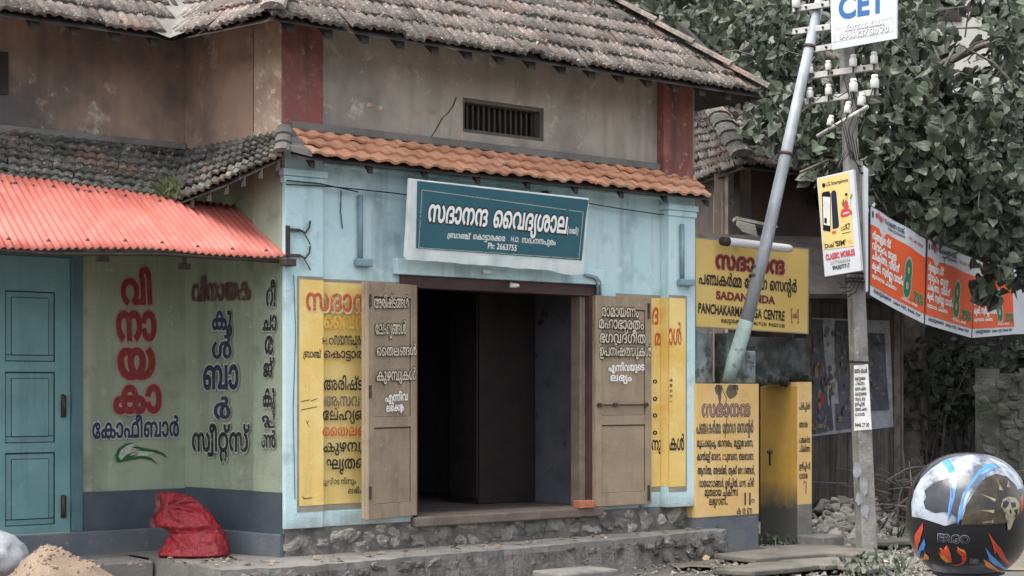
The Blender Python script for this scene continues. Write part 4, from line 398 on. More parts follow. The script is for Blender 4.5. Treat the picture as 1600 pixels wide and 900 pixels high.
215:[1240,[[354,566,5410,566,5490,549,5550,517,575,493,5602,468,5635,404,5650,322,650,271,650,0,60,0,60,268,5060,320,5077,403,5112,468,138,493,5175,528,5280,566],[307,495,5265,495,5201,453,181,418,5165,390,5146,309,146,249,146,68,151,68,5219,119,5325,231,5386,347,386,402,5386,430,5369,471,5335,495],[472,393,5472,334,5418,220,5318,105,249,45,247,65,5276,67,5332,70,360,70,577,70,577,249,5577,323,5548,421,5482,480,428,494,430,501,5449,479,5472,430],[871,566,5950,566,6063,529,1100,494,6127,469,6163,405,6180,321,1180,266,1180,0,587,0,587,273,5587,321,5603,400,5635,465,660,491,5683,515,5741,548,5819,566],[824,495,5782,495,5718,453,698,418,5682,390,5663,309,663,249,663,68,668,68,5736,119,5842,231,5903,347,903,402,5903,430,5886,471,5852,495],[989,393,5989,334,5935,220,5835,105,766,45,764,65,5793,67,5849,70,877,70,1093,70,1093,249,6093,323,6064,421,5999,480,945,494,947,501,5966,479,5989,430]]],
216:[1195,[[288,566,5334,566,5400,539,5446,494,462,465,449,466,5480,518,5566,566,630,566,5707,566,5815,493,5872,369,872,292,5872,236,5848,152,5810,88,787,61,791,0,711,0,675,54,5703,81,5752,144,5784,230,784,292,5784,350,5746,441,5676,494,629,494,5588,494,5535,465,519,436,5506,414,5498,350,498,291,498,0,412,0,412,291,5412,348,5404,414,390,436,5373,465,5321,494,284,494,5238,494,5167,441,5127,350,127,292,5127,232,5160,142,5214,78,247,55,189,-8,5146,27,5078,110,5039,219,39,292,5039,373,5100,496,5212,566],[1124,554,1124,0,740,0,766,70,1038,70,1038,554]]],
220:[674,[[341,566,5415,566,5526,524,5599,450,5635,351,635,295,5635,229,5593,126,5521,49,474,21,425,83,5458,102,5513,158,5546,236,546,286,5546,347,5498,441,5405,494,338,494,5272,494,5178,439,5128,345,128,287,5128,214,5194,113,250,81,200,21,5157,44,5084,119,5039,225,39,292,5039,350,5078,450,5155,524,5268,566],[338,55,5411,55,5508,0,5557,-90,557,-145,5557,-211,5498,-304,454,-337,404,-284,5437,-263,5477,-197,477,-154,5477,-113,5445,-49,5383,-12,338,-12,5271,-12,5198,-94,198,-151,5198,-196,5234,-259,270,-284,220,-337,5181,-308,5118,-217,118,-147,5118,-92,5168,0,5266,55]]],
222:[859,[[305,566,5365,566,5454,536,483,507,5515,476,5544,383,544,322,544,222,149,222,149,70,703,70,703,554,788,554,788,0,529,0,5504,0,5449,2,419,4,192,4,5163,2,5111,0,86,0,63,0,63,313,5063,387,5096,475,126,504,5158,535,5247,566],[304,496,5223,496,5149,413,149,321,149,292,458,292,458,320,5458,415,5384,496],[602,-337,5559,-337,5497,-315,474,-292,5453,-272,5429,-204,429,-153,429,-152,5429,-111,5413,-51,395,-32,5380,-17,5334,0,300,0,5262,0,5199,-28,5159,-83,153,-122,5152,-130,5151,-150,151,-165,5151,-207,5172,-256,5207,-277,226,-277,5259,-277,5292,-244,292,-210,5292,-178,5257,-144,228,-144,5197,-144,5144,-174,123,-197,110,-148,5134,-122,5202,-84,240,-84,5299,-84,5363,-155,363,-210,5363,-266,5292,-337,224,-337,5157,-337,5079,-241,79,-159,5079,-110,5111,-32,5169,24,5248,53,295,53,5328,53,5383,44,5428,27,445,14,5466,-1,5494,-43,5508,-103,508,-145,508,-148,5508,-180,5517,-227,530,-241,5540,-254,5575,-270,602,-270,5652,-270,5710,-208,710,-153,5710,-100,5668,-23,635,3,681,54,5728,16,5788,-80,788,-148,5788,-203,5745,-288,5662,-337]]],
272:[301,[[41,283,5041,379,5073,563,5139,730,188,800,270,800,5224,727,5162,557,5130,375,130,282,5130,189,5160,5,5223,-167,270,-244,188,-244,5139,-172,5073,-2,5041,186]]],
273:[301,[[260,273,5260,177,5228,-7,5163,-173,113,-244,31,-244,5077,-170,5139,-1,5171,181,171,274,5171,367,5141,550,5079,723,31,800,113,800,5163,728,5228,558,5260,371]]],
276:[250,[[177,116,184,105,5175,70,5147,-11,5115,-92,98,-129,31,-129,5041,-89,5059,-2,5075,82,80,116]]],
278:[268,[[134,-12,5108,-12,5072,20,72,56,5072,94,5108,124,134,124,5160,124,5196,94,196,56,5196,20,5160,-12]]]}
SHP = {'(രജി)':[272,50,30,65,273],
'ം':[6],
'അരിഷ്ടങ്ങൾ':[9,50,65,57,77,33,175,120],
'ആസവങ്ങൾ':[10,58,55,175,120],
'ആസ്ത്മ, അലർജി, ത്വക്ക് രോഗങ്ങൾ,':[10,58,77,194,276,3,9,52,118,30,65,276,3,38,161,163,77,3,72,50,64,25,175,120,276],
'ഇവിടെ നിന്നും':[11,55,65,71,33,3,42,65,203,67,6],
'ഉപനിഷത്തുകൾ':[13,44,42,65,57,196,67,23,120],
'ഉഴിച്ചിൽ':[13,54,65,176,65,119],
'എന്നിവ':[17,203,65,55],
'എന്നിവയുടെ':[17,203,65,55,49,67,71,33],
'ഓണം ഓഫർ':[21,37,6,3,21,45,118],
'ക':[23],
'കാ':[23,64],
'കാൽമുട്ട് വേദന, നടുവേദന, തലവേദന,':[23,64,119,48,67,184,77,3,72,55,40,42,276,3,42,33,67,72,55,40,42,276,3,38,52,72,55,40,42,276],
'കുഴമ്പുകൾ':[23,67,54,216,67,23,120],
'കൂ':[23,68],
'കൃഷി, സ്വർണ്ണ വായ്പ':[23,69,57,65,276,3,58,161,118,190,3,55,64,49,77,44],
'കൊട്ടാരക്കര':[71,23,64,184,64,50,163,50],
'കോഫീബാർ':[72,23,64,45,66,46,64,118],
'കൾ':[23,120],
'ഗ':[25],
'ഘൃതങ്ങൾ':[26,69,38,175,120],
'ചാ':[28,64],
'ചികിത്സ':[28,65,23,65,195],
'ചികിത്സ, വീടിന്':[28,65,23,65,195,276,3,55,66,33,65,42,77],
'ജില്ലാ':[30,65,222,64],
'ജ്':[30,77],
'ഞവര':[32,55,50],
'ണ':[37],
'ത':[38],
'തൈലങ്ങൾ':[73,38,52,175,120],
'ദ':[40],
'ധാര':[41,64,50],
'ന':[42],
'നാ':[42,64],
'നിങ്ങളുടെ വീട്':[42,65,175,53,67,71,33,3,55,66,33,77],
'നു':[42,67],
'പഞ്ചകർമ്മ':[44,180,23,118,215],
'പഞ്ചകർമ്മ യോഗ സെന്റർ':[44,180,23,118,215,3,72,49,64,25,3,71,58,205,118],
'പിഴിച്ചിൽ':[44,65,54,65,176,65,119],
'പ്പ':[208],
'ബാ':[46,64],
'ബ്രാഞ്ച്':[162,46,64,180,77],
'ഭഗവദ്ഗീത':[47,25,55,40,77,25,66,38],
'മ':[48],
'മഹാഭാരതം':[48,59,64,47,64,50,38,6],
'മുതലായ ചികിത്സ':[48,67,38,52,64,49,3,28,65,23,65,195],
'മൂലക്കുരു, ഭഗന്ദരം, മുട്ടുവേദന,':[48,68,52,163,67,50,67,276,3,47,25,201,50,6,276,3,48,67,184,67,72,55,40,42,276],
'യ':[49],
'ര':[50],
'രജി':[50,30,65],
'രാമായണം':[50,64,48,64,49,37,6],
'റീ':[51,66],
'ലഭിക്കും':[52,47,65,163,67,6],
'ലഭ്യം':[52,47,160,6],
'ലഭ്യമാണ്..':[52,47,160,48,64,37,77,278,278],
'ലേഹ്യങ്ങൾ':[72,52,59,160,175,120],
'വാതരോഗങ്ങൾ, ഉഴിച്ചിൽ, ധാര, കിഴി':[55,64,38,72,50,64,25,175,120,276,3,13,54,65,176,65,119,276,3,41,64,50,276,3,23,65,54,65],
'വി':[55,65],
'വിനായക':[55,65,42,64,49,23],
'വിവാഹം, യാത്ര':[55,65,55,64,59,6,276,3,49,64,162,38],
'വൈദ്യശാല':[73,55,40,160,56,64,52],
'ശ':[56],
'സദാനന്ദ':[58,40,64,42,201],
'സദാനന്ദപുരം':[58,40,64,42,201,44,67,50,6],
'സഹകരണ ബാങ്ക്':[58,59,23,50,37,3,46,64,173,77],
'സ്വീറ്റ്സ്':[58,161,66,220,77,58,77],
'ാൾ':[64,120],
'ി':[65],
'ൺ':[116],
'ർ':[118],
'ൾ':[120]}
def _outline(flat):
    c = [(x - 5000 if x > 3000 else x, y, x <= 3000) for x, y in zip(flat[::2], flat[1::2])]
    p = []
    for i, a in enumerate(c):
        b = c[(i + 1) % len(c)]; p.append(a)
        if not a[2] and not b[2]: p.append(((a[0] + b[0]) / 2, (a[1] + b[1]) / 2, True))
    k = next(i for i, q in enumerate(p) if q[2]); p = p[k:] + p[:k]; r = []; i = 0; m = len(p)
    while i < m:
        a, b = p[i], p[(i + 1) % m]; r.append((a[0], a[1]))
        if b[2]: i += 1; continue
        e = p[(i + 2) % m]
        for t in (.33, .67): r.append(((1 - t) ** 2 * a[0] + 2 * t * (1 - t) * b[0] + t * t * e[0], (1 - t) ** 2 * a[1] + 2 * t * (1 - t) * b[1] + t * t * e[1]))
        i += 2
    return r
GLY = {g: (d[0], [_outline(c) for c in d[1]]) for g, d in GLYPH_DATA.items()}
_tmp = bpy.data.collections.new('scratch'); col.children.link(_tmp)
_cache = {}
def _curve_mesh(cu):
    o = bpy.data.objects.new('scratch', cu); _tmp.objects.link(o)
    bpy.context.view_layer.update()
    ev = o.evaluated_get(bpy.context.evaluated_depsgraph_get()); me = ev.to_mesh()
    r = ([v.co.to_2d() for v in me.vertices], [tuple(p.vertices) for p in me.polygons])
    ev.to_mesh_clear(); bpy.data.objects.remove(o); bpy.data.curves.remove(cu)
    return r
def _off(c, d):
    n = len(c); out = []
    for i in range(n):
        p, q, r = Vector(c[i - 1]), Vector(c[i]), Vector(c[(i + 1) % n])
        a, b = (q - p), (r - q)
        if a.length < 1e-6 or b.length < 1e-6: out.append(q); continue
        a.normalize(); b.normalize(); na, nb = Vector((-a.y, a.x)), Vector((-b.y, b.x)); m = na + nb
        if m.length < .3: m = na
        m.normalize(); out.append(q + m * d / max(.6, m.dot(na)))
    return out
def _wind(x, y, cs):
    w = 0
    for c in cs:
        for i in range(len(c)):
            a, b = c[i - 1], c[i]
            if (a[1] > y) != (b[1] > y) and x < (b[0] - a[0]) * (y - a[1]) / (b[1] - a[1]) + a[0]: w += 1 if b[1] > a[1] else -1
    return w
def glyph(g, d):
    k = (g, d)
    if k not in _cache:
        cs = [[tuple(p) for p in _off(c, d)] for c in GLY[g][1]]
        if not cs: _cache[k] = ([], []); return _cache[k]
        v, e = [], []
        for c in cs:
            i = len(v); v += [Vector(p) for p in c]; e += [(i + j, i + (j + 1) % len(c)) for j in range(len(c))]
        ov, oe, of = delaunay_2d_cdt(v, e, [], 0, .01)[:3]
        keep = []
        for f in of:
            x = sum(ov[i].x for i in f) / len(f); y = sum(ov[i].y for i in f) / len(f)
            if _wind(x, y, cs): keep.append(tuple(f))
        _cache[k] = (list(ov), keep)
    return _cache[k]
def ml(s, bold=14):                                   # -> triangles of a Malayalam word in font units
    x = 0; v = []; f = []; lev = []
    for k, g in enumerate(SHP[s]):
        gv, gf = glyph(g, bold)
        i = len(v); v += [(p.x + x, p.y) for p in gv]; f += [tuple(i + q for q in t) for t in gf]; lev += [k % 2] * len(gv)
        x += GLY[g][0] + 16
    return v, f, lev, 560.0
def la(s, bold=.02):                                  # Latin words, from the built-in font
    k = (s, bold)
    if k not in _cache:
        cu = bpy.data.curves.new('scratch', 'FONT'); cu.body = s; cu.size = 1000; cu.offset = bold * 1000; cu.fill_mode = 'BOTH'; cu.resolution_u = 4
        cu.space_character = 1.03
        _cache[k] = _curve_mesh(cu)
    v, f = _cache[k]
    return [(p.x, p.y) for p in v], f, [0] * len(v), 730.0
def word(mb, pl, data, a, b, h, o=.003, mi=0, ref=None, shear=0):   # fits a word between two baseline pixels, h pixels tall
    v, f, lev, body = data
    if not v: return
    if not mb.hold: mb.grp += 1
    rv = (ref or data)[0]; x0 = min(p[0] for p in rv); x1 = max(p[0] for p in rv)
    p, q = pl.on(a[0], a[1], o), pl.on(b[0], b[1], o)
    xd = (q - p) / max(1e-6, x1 - x0); n = pl.n; yd = n.cross(xd.normalized())
    ys = h / FPX * p.y / body
    i = len(mb.v)
    for (x, y), lv in zip(v, lev): mb.v.append(p + xd * (x - x0) + yd * (y * ys) + n * (lv * .0003))
    mb.mi = mi
    for t in f: mb.idx([i + k for k in t])
def both(mb, pl, s, a, b, h, o=.004, fg=0, bgm=1, bold=14, out=60, fn=None):   # a word over its own wider outline
    fn = fn or ml
    d = fn(s, bold); word(mb, pl, fn(s, out), a, b, h, o, bgm, ref=d); mb.hold = True; word(mb, pl, d, a, b, h, o + .002, fg); mb.hold = False
def poly(mb, pl, pts, o=.003, mi=0):
    mb.mi = mi; mb.grp += 1; mb.face([pl.on(x, y, o) for x, y in pts])
# ------------------------------------------------------------------ ground
def ground():
    mb = MB(); mb.face([(-250, -150, 0), (250, -150, 0), (250, 400, 0), (-250, 400, 0)])
    tag(mb.build('ground', M['ground']), kind='structure')
ground()
ZL = EYE - 1.44                                       # top of the stone step
ZB = FA.Z(445, 826)                                   # foot of the blue wall
ZF = FA.Z(905, 793)                                   # shop floor
S = FA.S; Z = FA.Z
def G(p, z): return Vector((p.x, p.y, z))

# ------------------------------------------------------------------ roof surfaces
DOUBLE = ((0, .12, .25, .38, .5, .62, .75, .88, 1.0), (.25, .9, 1.0, .45, .05, .7, .9, .4, .2))
WAVE = ((0, .14, .3, .45, .6, .75, .9, 1.0), (.55, .95, 1.0, .72, .28, .02, .2, .5))
def one_tile(mb, A, B, C, D, up, amp, lift, th, prof=DOUBLE):   # lower-left, lower-right, upper-right, upper-left
    CP, CH = prof
    mb.rnd = random.random(); i = len(mb.v); n = len(CP)
    j = random.gauss(0, .006)
    for a, b, l in ((A, B, lift + j), (D, C, 0)):
        for t, h in zip(CP, CH): mb.v.append(a.lerp(b, t) + up * (h * amp + l))
    for t, h in zip(CP, CH): mb.v.append(A.lerp(B, t) + up * (h * amp + lift + j - th))
    mb.smooth = True
    for k in range(n - 1): mb.idx((i + k, i + k + 1, i + n + k + 1, i + n + k))
    mb.smooth = False
    for k in range(n - 1): mb.idx((i + 2 * n + k, i + 2 * n + k + 1, i + k + 1, i + k))
    mb.idx((i, i + n, i + n, i + 2 * n)[:2] + (i + 2 * n,))
def tile_patch(mb, A, B, C, D, nu, nv, amp=.03, lift=.022, th=.018, jit=.0, keep=None, prof=DOUBLE):
    up = (B - A).cross(D - A).normalized()
    if up.z < 0: up = -up
    def q(u, v): return A.lerp(B, u).lerp(D.lerp(C, u), v)
    dr = [random.gauss(0, jit * 4) / nu for _ in range(nv)]
    for b in range(nv):
        for a in range(nu):
            u0, u1, v0, v1 = a / nu, (a + 1) / nu, b / nv, (b + 1.12) / nv
            if keep and not keep(q((u0 + u1) / 2, (v0 + min(1, v1)) / 2)): continue
            u0 += dr[b]; u1 += dr[b]
            jj = lambda: Vector((random.gauss(0, jit), random.gauss(0, jit), random.gauss(0, jit)))
            e = jj()
            one_tile(mb, q(u0, v0) + e, q(u1 + .0 * u1, v0) + e, q(u1, v1), q(u0, v1), up, amp, lift, th, prof)
def crumbs(mb, A, B, C, D, nv, n, size, mi=1, keep=None):   # lichen, leaf litter and broken mortar caught under the tile edges
    up = (B - A).cross(D - A).normalized()
    if up.z < 0: up = -up
    mb.mi = mi
    for _ in range(n):
        u = random.random(); v = (random.randrange(nv) + random.gauss(.02, .10)) / nv
        if v < 0: v = -v
        p = A.lerp(B, u).lerp(D.lerp(C, u), v)
        if keep and not keep(p): continue
        mb.rnd = random.random(); s = size * random.uniform(.4, 1.3)
        mb.rock(p + up * random.uniform(.02, .045), s, s * random.uniform(.5, 1), s * .35, sub=1, amp=.5)
    mb.mi = 0
def cap_run(mb, pts, r, n, rise=.03):                 # half-round ridge tiles along a hip
    L = [(Vector(pts[i]), Vector(pts[i + 1])) for i in range(len(pts) - 1)]
    for k in range(n):
        t0, t1 = k / n * len(L), (k + 1.15) / n * len(L)
        a, b = L[min(int(t0), len(L) - 1)]; p = a.lerp(b, t0 - min(int(t0), len(L) - 1)); q = a.lerp(b, t1 - min(int(t0), len(L) - 1))
        d = (q - p).normalized(); w = d.cross(Vector((0, 0, 1))).normalized(); h = w.cross(d)
        mb.rnd = random.random(); m = 7; i = len(mb.v)
        for e, rr, lf in ((p, r * 1.08, rise + .02), (q, r * .94, rise)):
            for j in range(m):
                an = math.pi * j / (m - 1); mb.v.append(e + w * math.cos(an) * rr + h * (math.sin(an) * rr * .62 + lf - .03))
        for j in range(m - 1): mb.idx((i + j, i + j + 1, i + m + j + 1, i + m + j))
        mb.idx([i + j for j in reversed(range(m))])

# main roof: three tiled slopes that meet in a hip and a valley
PITCH = math.tan(R(41)); ZE = 4.85
Cn = FA.at(-.5, .65, ZE)                              # front left corner of the eave
En = FA.at(5.36, .65, ZE)                             # front right corner
Vn = P(270, 52, 2600 * 3.1 / 557)                     # where the eaves meet in the valley
Vn.z = ZE
nf = -N; rr_ = (Vn - Cn); rr_.z = 0; rr_.normalize(); nr = Vector((-rr_.y, rr_.x, 0)); nr = nr if nr.dot(U) > 0 else -nr
def zf(p): return ZE + PITCH * (p - Cn).dot(nf)
def zr(p): return ZE + PITCH * (p - Cn).dot(nr)
def ze(p): return ZE + PITCH * (p - En).dot(-U)
def zw(p): return ZE + PITCH * (p - Vn).dot(nf)
def zmain(p): return min(zf(p), zr(p), ze(p))
def slope_patch(A, dirv, n_in, la_, run):             # corner points of a rectangular slope
    up = Vector((n_in.x, n_in.y, PITCH)); B = A + dirv * la_
    return A, B, B + up * run, A + up * run
shop = thing('shop_building', FA.at(2.5, -1.5, 0), 'old light blue shop with brown folding doors, teal name board and weathered tiled roof', 'shop')
wing = thing('corner_shop', LW.at(-1.5, -1, 0), 'recessed pale green shop front with teal door, lettered walls and red awning', 'shop')
E3 = .012
mb = MB()
A = Cn - U * .02
pf = slope_patch(A, U, nf, 6.0, 3.3)
def keepf(p): return zf(p) <= min(zr(p), ze(p)) + .05
tile_patch(mb, *pf, 31, 16, amp=.022, lift=.02, th=.03, jit=.010, keep=keepf)
crumbs(mb, *pf, 16, 4200, .014, keep=keepf)
pr = slope_patch(Vn - rr_ * -.9, -rr_, nr, (Vn - Cn).length + .95, 3.2)
def keepr(p): return zr(p) <= zf(p) + .04 and zr(p) >= zw(p) + .10
tile_patch(mb, *pr, 13, 15, amp=.022, lift=.02, th=.03, jit=.010, keep=keepr)
crumbs(mb, *pr, 15, 900, .014, keep=keepr)
M['lichen'] = mat('lichen and litter', (.25, .235, .21), (.10, .09, .08), 30, c3=(.38, .365, .34), s3=40, lo3=.58, hi3=.68, rnd=.5, bump=0)
roof = mb.build('roof', [M['tile'], M['lichen']], shop)
mb = MB()
hip = lambda c, d, k: c + d * k
dirL = (nf + U * 0); 
def meet(za, zb, start, guess, n):                    # follows the line where two slopes are equally high
    pts = []
    for k in range(n):
        t = k * .3; p = start + guess * t
        pts.append(Vector((p.x, p.y, za(p))))
    return pts
hd = (nf + nr).normalized(); hd = hd / 1.0
cap_run(mb, meet(zf, zf, Cn, (hd / hd.dot(nf)), 12), .10, 13, .06)
hd2 = (nf - U).normalized()
cap_run(mb, meet(zf, zf, En, (hd2 / hd2.dot(nf)), 12), .11, 12, .06)
crb = meet(zf, zf, En, (hd2 / hd2.dot(nf)), 12)
mb.build('ridge', M['tile'], roof)
mb = MB()                                             # soffit boards and rafters under the main eaves
for zz, pts in ((-.05, (Cn, En, En + nf * 3.2 - U * 3.0 + Vector((0, 0, PITCH * 3.0)), Cn + nf * 3.2 + U * 3 + Vector((0, 0, PITCH * 3.0)))),):
    mb.face([p + Vector((0, 0, zz)) for p in pts])
bk = Cn + U * 2.8 + nf * 3.1; 
mb.face([Cn + Vector((0, 0, -.05)), Vector(bk) + Vector((0, 0, PITCH * 3)), Vn + U * 3.2 + nf * 2 + Vector((0, 0, PITCH * 3.0)), Vn + Vector((0, 0, -.05))])
mb.face([En + Vector((0, 0, -.05)), En - U * 3 + nf * 3.1 + Vector((0, 0, PITCH * 3)), En + nf * 6 + Vector((0, 0, -.05))])
for k in range(16):
    s = -.3 + k * .37; a = FA.at(s, .60, ZE - .02)
    b_ = a + nf * 1.1 + Vector((0, 0, PITCH * 1.1))
    w = U * .04; d = Vector((0, 0, -.09))
    mb.hexa([a - w + d, a + w + d, b_ + w + d, b_ - w + d, a - w, a + w, b_ + w, b_ - w])
mb.build('eave_soffit', M['wooddark'], shop)

# roof of the left wing with its valley gutter
mb = MB()
pw = slope_patch(Vn - U * 3.2, U, nf, 4.6, 2.6)
keepw = lambda p: zw(p) >= zr(p) + .10
tile_patch(mb, *pw, 25, 13, amp=.022, lift=.02, th=.03, jit=.010, keep=keepw)
crumbs(mb, *pw, 13, 1800, .014, keep=keepw)
wroof = mb.build('roof', [M['tile'], M['lichen']], wing)
mb = MB()
vd = (nf - nr); 
# valley direction: equal height on both slopes
vdir = None
for k in range(360):
    d = Vector((math.cos(R(k)), math.sin(R(k)), 0))
    if d.dot(nf) > .05 and abs(d.dot(nf) - d.dot(nr)) < .012: vdir = d / d.dot(nf); break
va = Vn + Vector((0, 0, .02)); vb = Vn + vdir * 2.4 + Vector((0, 0, PITCH * 2.4 + .02))
sdv = vdir.cross(Vector((0, 0, 1))).normalized()
va2 = va - vdir * .10 + Vector((0, 0, -.07))
for sg in (-1, 1):
    mb.face([va2, vb, vb + sdv * sg * .24 + Vector((0, 0, .08)), va2 + sdv * sg * .2 + Vector((0, 0, .08))])
mb.build('valley_gutter', M['cement'], wroof)
mb = MB()
A_, B_ = Vn - U * 3.2, Vn + Vector((0, 0, 0))
mb.face([A_ + Vector((0, 0, -.05)), B_ + Vector((0, 0, -.05)), vb + Vector((0, 0, -.12)), vb - U * 5 + Vector((0, 0, -.12))])
for k in range(9):
    a = Vn - U * (.15 + .36 * k) + Vector((0, 0, -.02)) + nf * .04; b_ = a + nf * 1.1 + Vector((0, 0, PITCH * 1.1)); w = U * .04; d = Vector((0, 0, -.09))
    mb.hexa([a - w + d, a + w + d, b_ + w + d, b_ - w + d, a - w, a + w, b_ + w, b_ - w])
mb.build('eave_soffit', M['wooddark'], wing)

# ------------------------------------------------------------------ main shop walls
sL, sR = 0.0, S(1085)
zJ = Z(700, 232) - .05                                # foot of the upper wall
zT = 5.35
v0, v1 = S(723), S(850); vz0, vz1 = Z(723, 206), Z(723, 152)
mb = MB()
T = .24
mb.box(FA, sL, v0, -T, 0, zJ, zT); mb.box(FA, v1, sR, -T, 0, zJ, zT)
mb.box(FA, v0, v1, -T, 0, zJ, vz0); mb.box(FA, v0, v1, -T, 0, vz1, zT)
mb.mi = 1                                             # crack
ck = [(713, 152), (708, 166), (699, 178), (692, 183), (684, 198), (676, 211), (667, 227)]
for a, b in zip(ck, ck[1:]):
    mb.face([FA.on(a[0] - 1.0, a[1], .003), FA.on(a[0] + .9, a[1], .003), FA.on(b[0] + .9, b[1], .003), FA.on(b[0] - 1.0, b[1], .003)])
mb.mi = 2                                             # flaked patches
def flake(pl, cx, cy, r, ry=None, o=.003, n=11):
    ry = ry or r
    mb.face([pl.on(cx + math.cos(6.283 * k / n) * r * random.uniform(.55, 1.2), cy + math.sin(6.283 * k / n) * ry * random.uniform(.55, 1.2), o) for k in range(n)])
for cx, cy, r, ry in ((650, 176, 5, 5), (653, 211, 9, 3), (662, 215, 4, 3), (578, 163, 9, 5), (590, 170, 12, 3), (675, 175, 8, 4), (514, 165, 6, 3), (875, 203, 5, 3), (713, 213, 3, 7), (720, 205, 7, 3), (640, 105, 3, 4), (905, 230, 6, 3)):
    flake(FA, cx, cy, r, ry)
mb.build('upper_wall', [M['upper'], M['wooddark'], M['pale']], shop)
for a, b, o in ((445, 505, .045), (1037, 1083, .10)):
    mb = MB(); mb.box(FA, S(a, o), S(b, o), 0.001, o, zJ - .02, zT - .01); mb.build('pilaster', M['red'], shop, bevel=.006)
# ventilator
mb = MB(); w = .035; d0, d1 = -.16, -.11
mb.box(FA, v0, v0 + w, d0, -.02, vz0, vz1); mb.box(FA, v1 - w, v1, d0, -.02, vz0, vz1)
mb.box(FA, v0 + w, v1 - w, d0, -.02, vz0, vz0 + w); mb.box(FA, v0 + w, v1 - w, d0, -.02, vz1 - w, vz1)
M['ventwood'] = mat('grey ventilator timber', (.13, .115, .105), (.10, .09, .085), 8)
vent = mb.build('ventilator', M['ventwood'], shop)
mb = MB()
for k in range(14):
    a = v0 + w + (v1 - v0 - 2 * w) * (k + .5) / 14; mb.box(FA, a - .012, a + .012, -.13, -.106, vz0 + w - .004, vz1 - w + .004)
mb.build('bars', M['metaldark'], vent)
mb = MB(); mb.box(FA, v0 + .002, v1 - .002, -T + .01, -T + .03, vz0 + .002, vz1 - .002); mb.build('dark_backing', M['black'], vent)  # black sheet stands in for the darkness behind the bars

# lower wall
oR = .13
d0s, d1s = S(646), S(931)                             # door opening with its frame
zH = Z(930, 449, 0)                             # head of the frame
zP = Z(700, 262) + .12                                # top of the lower wall, under the pent roof
mb = MB()
mb.box(FA, sL, d0s, -T, 0, ZB, zP); mb.box(FA, d1s, sR, -T, 0, ZB, zP); mb.box(FA, d0s, d1s, -T, 0, zH, zP)
mb.build('lower_wall', M['blue'], shop)
for a, b, o in ((445, 505, .05), (1045, 1085, oR)):
    mb = MB(); mb.box(FA, S(a, o) - (.0 if a > 500 else -.001), S(b, o) + (.012 if a > 500 else 0), .001, o, ZB - .003, zP - .02)
    a0, b0 = S(a, o), S(b, o)
    mb.box(FA, a0 - .03, b0 + .03, .001, o + .035, zP - .34, zP - .28); mb.box(FA, a0 - .018, b0 + .02, .001, o + .02, zP - .40, zP - .345)
    mb.build('pilaster', M['blue'], shop, bevel=.005)
mb = MB(); pa, pb = S(505, .05), S(1045, oR)
mb.box(FA, pa, pb, 0, .03, zP - .20, zP - .03); mb.box(FA, pa, pb, 0.0, .06, zP - .225, zP - .20)
mb.build('cornice', M['blue'], shop, bevel=.004)
mb = MB()                                             # skirting step at the foot of the blue wall
mb.box(FA, pa + .001, d0s - .03, 0, .018, ZB - .002, Z(540, 797)); mb.build('skirting', M['blue'], shop, bevel=.004)

# door frame: head, jambs, threshold
mb = MB()
zh0 = Z(905, 462, -.0)
mb.box(FA, S(624), S(931), -.14, .03, zh0, zH + .02)
hd_o = mb.build('door_frame', M['frame'], shop, bevel=.005)
mb = MB(); mb.box(FA, S(918), S(931), -.14, .028, ZF, zh0 - .002); mb.build('jamb', M['frame'], hd_o, bevel=.004)
mb = MB(); mb.box(FA, d0s, d0s + .03, -.14, .028, ZF, zh0 - .002); mb.build('jamb', M['frame'], hd_o, bevel=.004)
mb = MB(); mb.box(FA, S(918) - .075, S(918) - .002, -.17, -.03, ZF, zh0 - .002); mb.build('jamb', M['jamb'], hd_o, bevel=.004)
mb = MB(); mb.box(FA, S(612), S(934), .001, .09, zH + .022, zH + .17); mb.build('lintel', M['blue'], shop, bevel=.006)

# room behind the door
mb = MB(); DR = 3.4
rl, rq = S(560), S(1010)
fz = ZF - .002
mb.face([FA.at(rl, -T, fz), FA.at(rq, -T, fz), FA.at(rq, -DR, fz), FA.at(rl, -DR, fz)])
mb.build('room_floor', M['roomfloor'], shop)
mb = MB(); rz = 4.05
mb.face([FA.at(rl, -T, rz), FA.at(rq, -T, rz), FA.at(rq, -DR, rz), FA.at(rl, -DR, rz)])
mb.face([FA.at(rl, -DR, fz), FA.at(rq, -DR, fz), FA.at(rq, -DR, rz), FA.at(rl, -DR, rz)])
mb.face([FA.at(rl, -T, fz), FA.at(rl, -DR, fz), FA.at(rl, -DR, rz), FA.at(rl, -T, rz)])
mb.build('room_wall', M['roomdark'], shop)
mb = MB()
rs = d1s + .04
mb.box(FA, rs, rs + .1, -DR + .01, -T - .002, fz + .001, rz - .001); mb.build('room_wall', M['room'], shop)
mb = MB()                                             # tall cupboard and shelf racks; doorway shade is in the cupboard colour
cb0 = S(720)
dd = .3
while FA.S(836, -dd) < rs - .02: dd += .02
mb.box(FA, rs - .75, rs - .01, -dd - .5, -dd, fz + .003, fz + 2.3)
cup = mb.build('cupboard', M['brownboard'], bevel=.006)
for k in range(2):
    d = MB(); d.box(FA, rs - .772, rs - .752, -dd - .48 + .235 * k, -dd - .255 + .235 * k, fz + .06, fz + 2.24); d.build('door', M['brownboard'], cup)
tag(cup, 'brown cupboard darkened in colour as shadow inside the shop doorway', 'cupboard')
rk = MB()
for x in (rl + .3, rl + 1.25, rl + 2.2):
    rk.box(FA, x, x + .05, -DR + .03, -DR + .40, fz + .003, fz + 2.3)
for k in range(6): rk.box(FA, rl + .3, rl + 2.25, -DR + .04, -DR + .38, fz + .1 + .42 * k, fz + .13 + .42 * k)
tag(rk.build('shelf_rack', M['wooddark']), 'black timber shelf rack against the back wall of the dark shop', 'shelf')

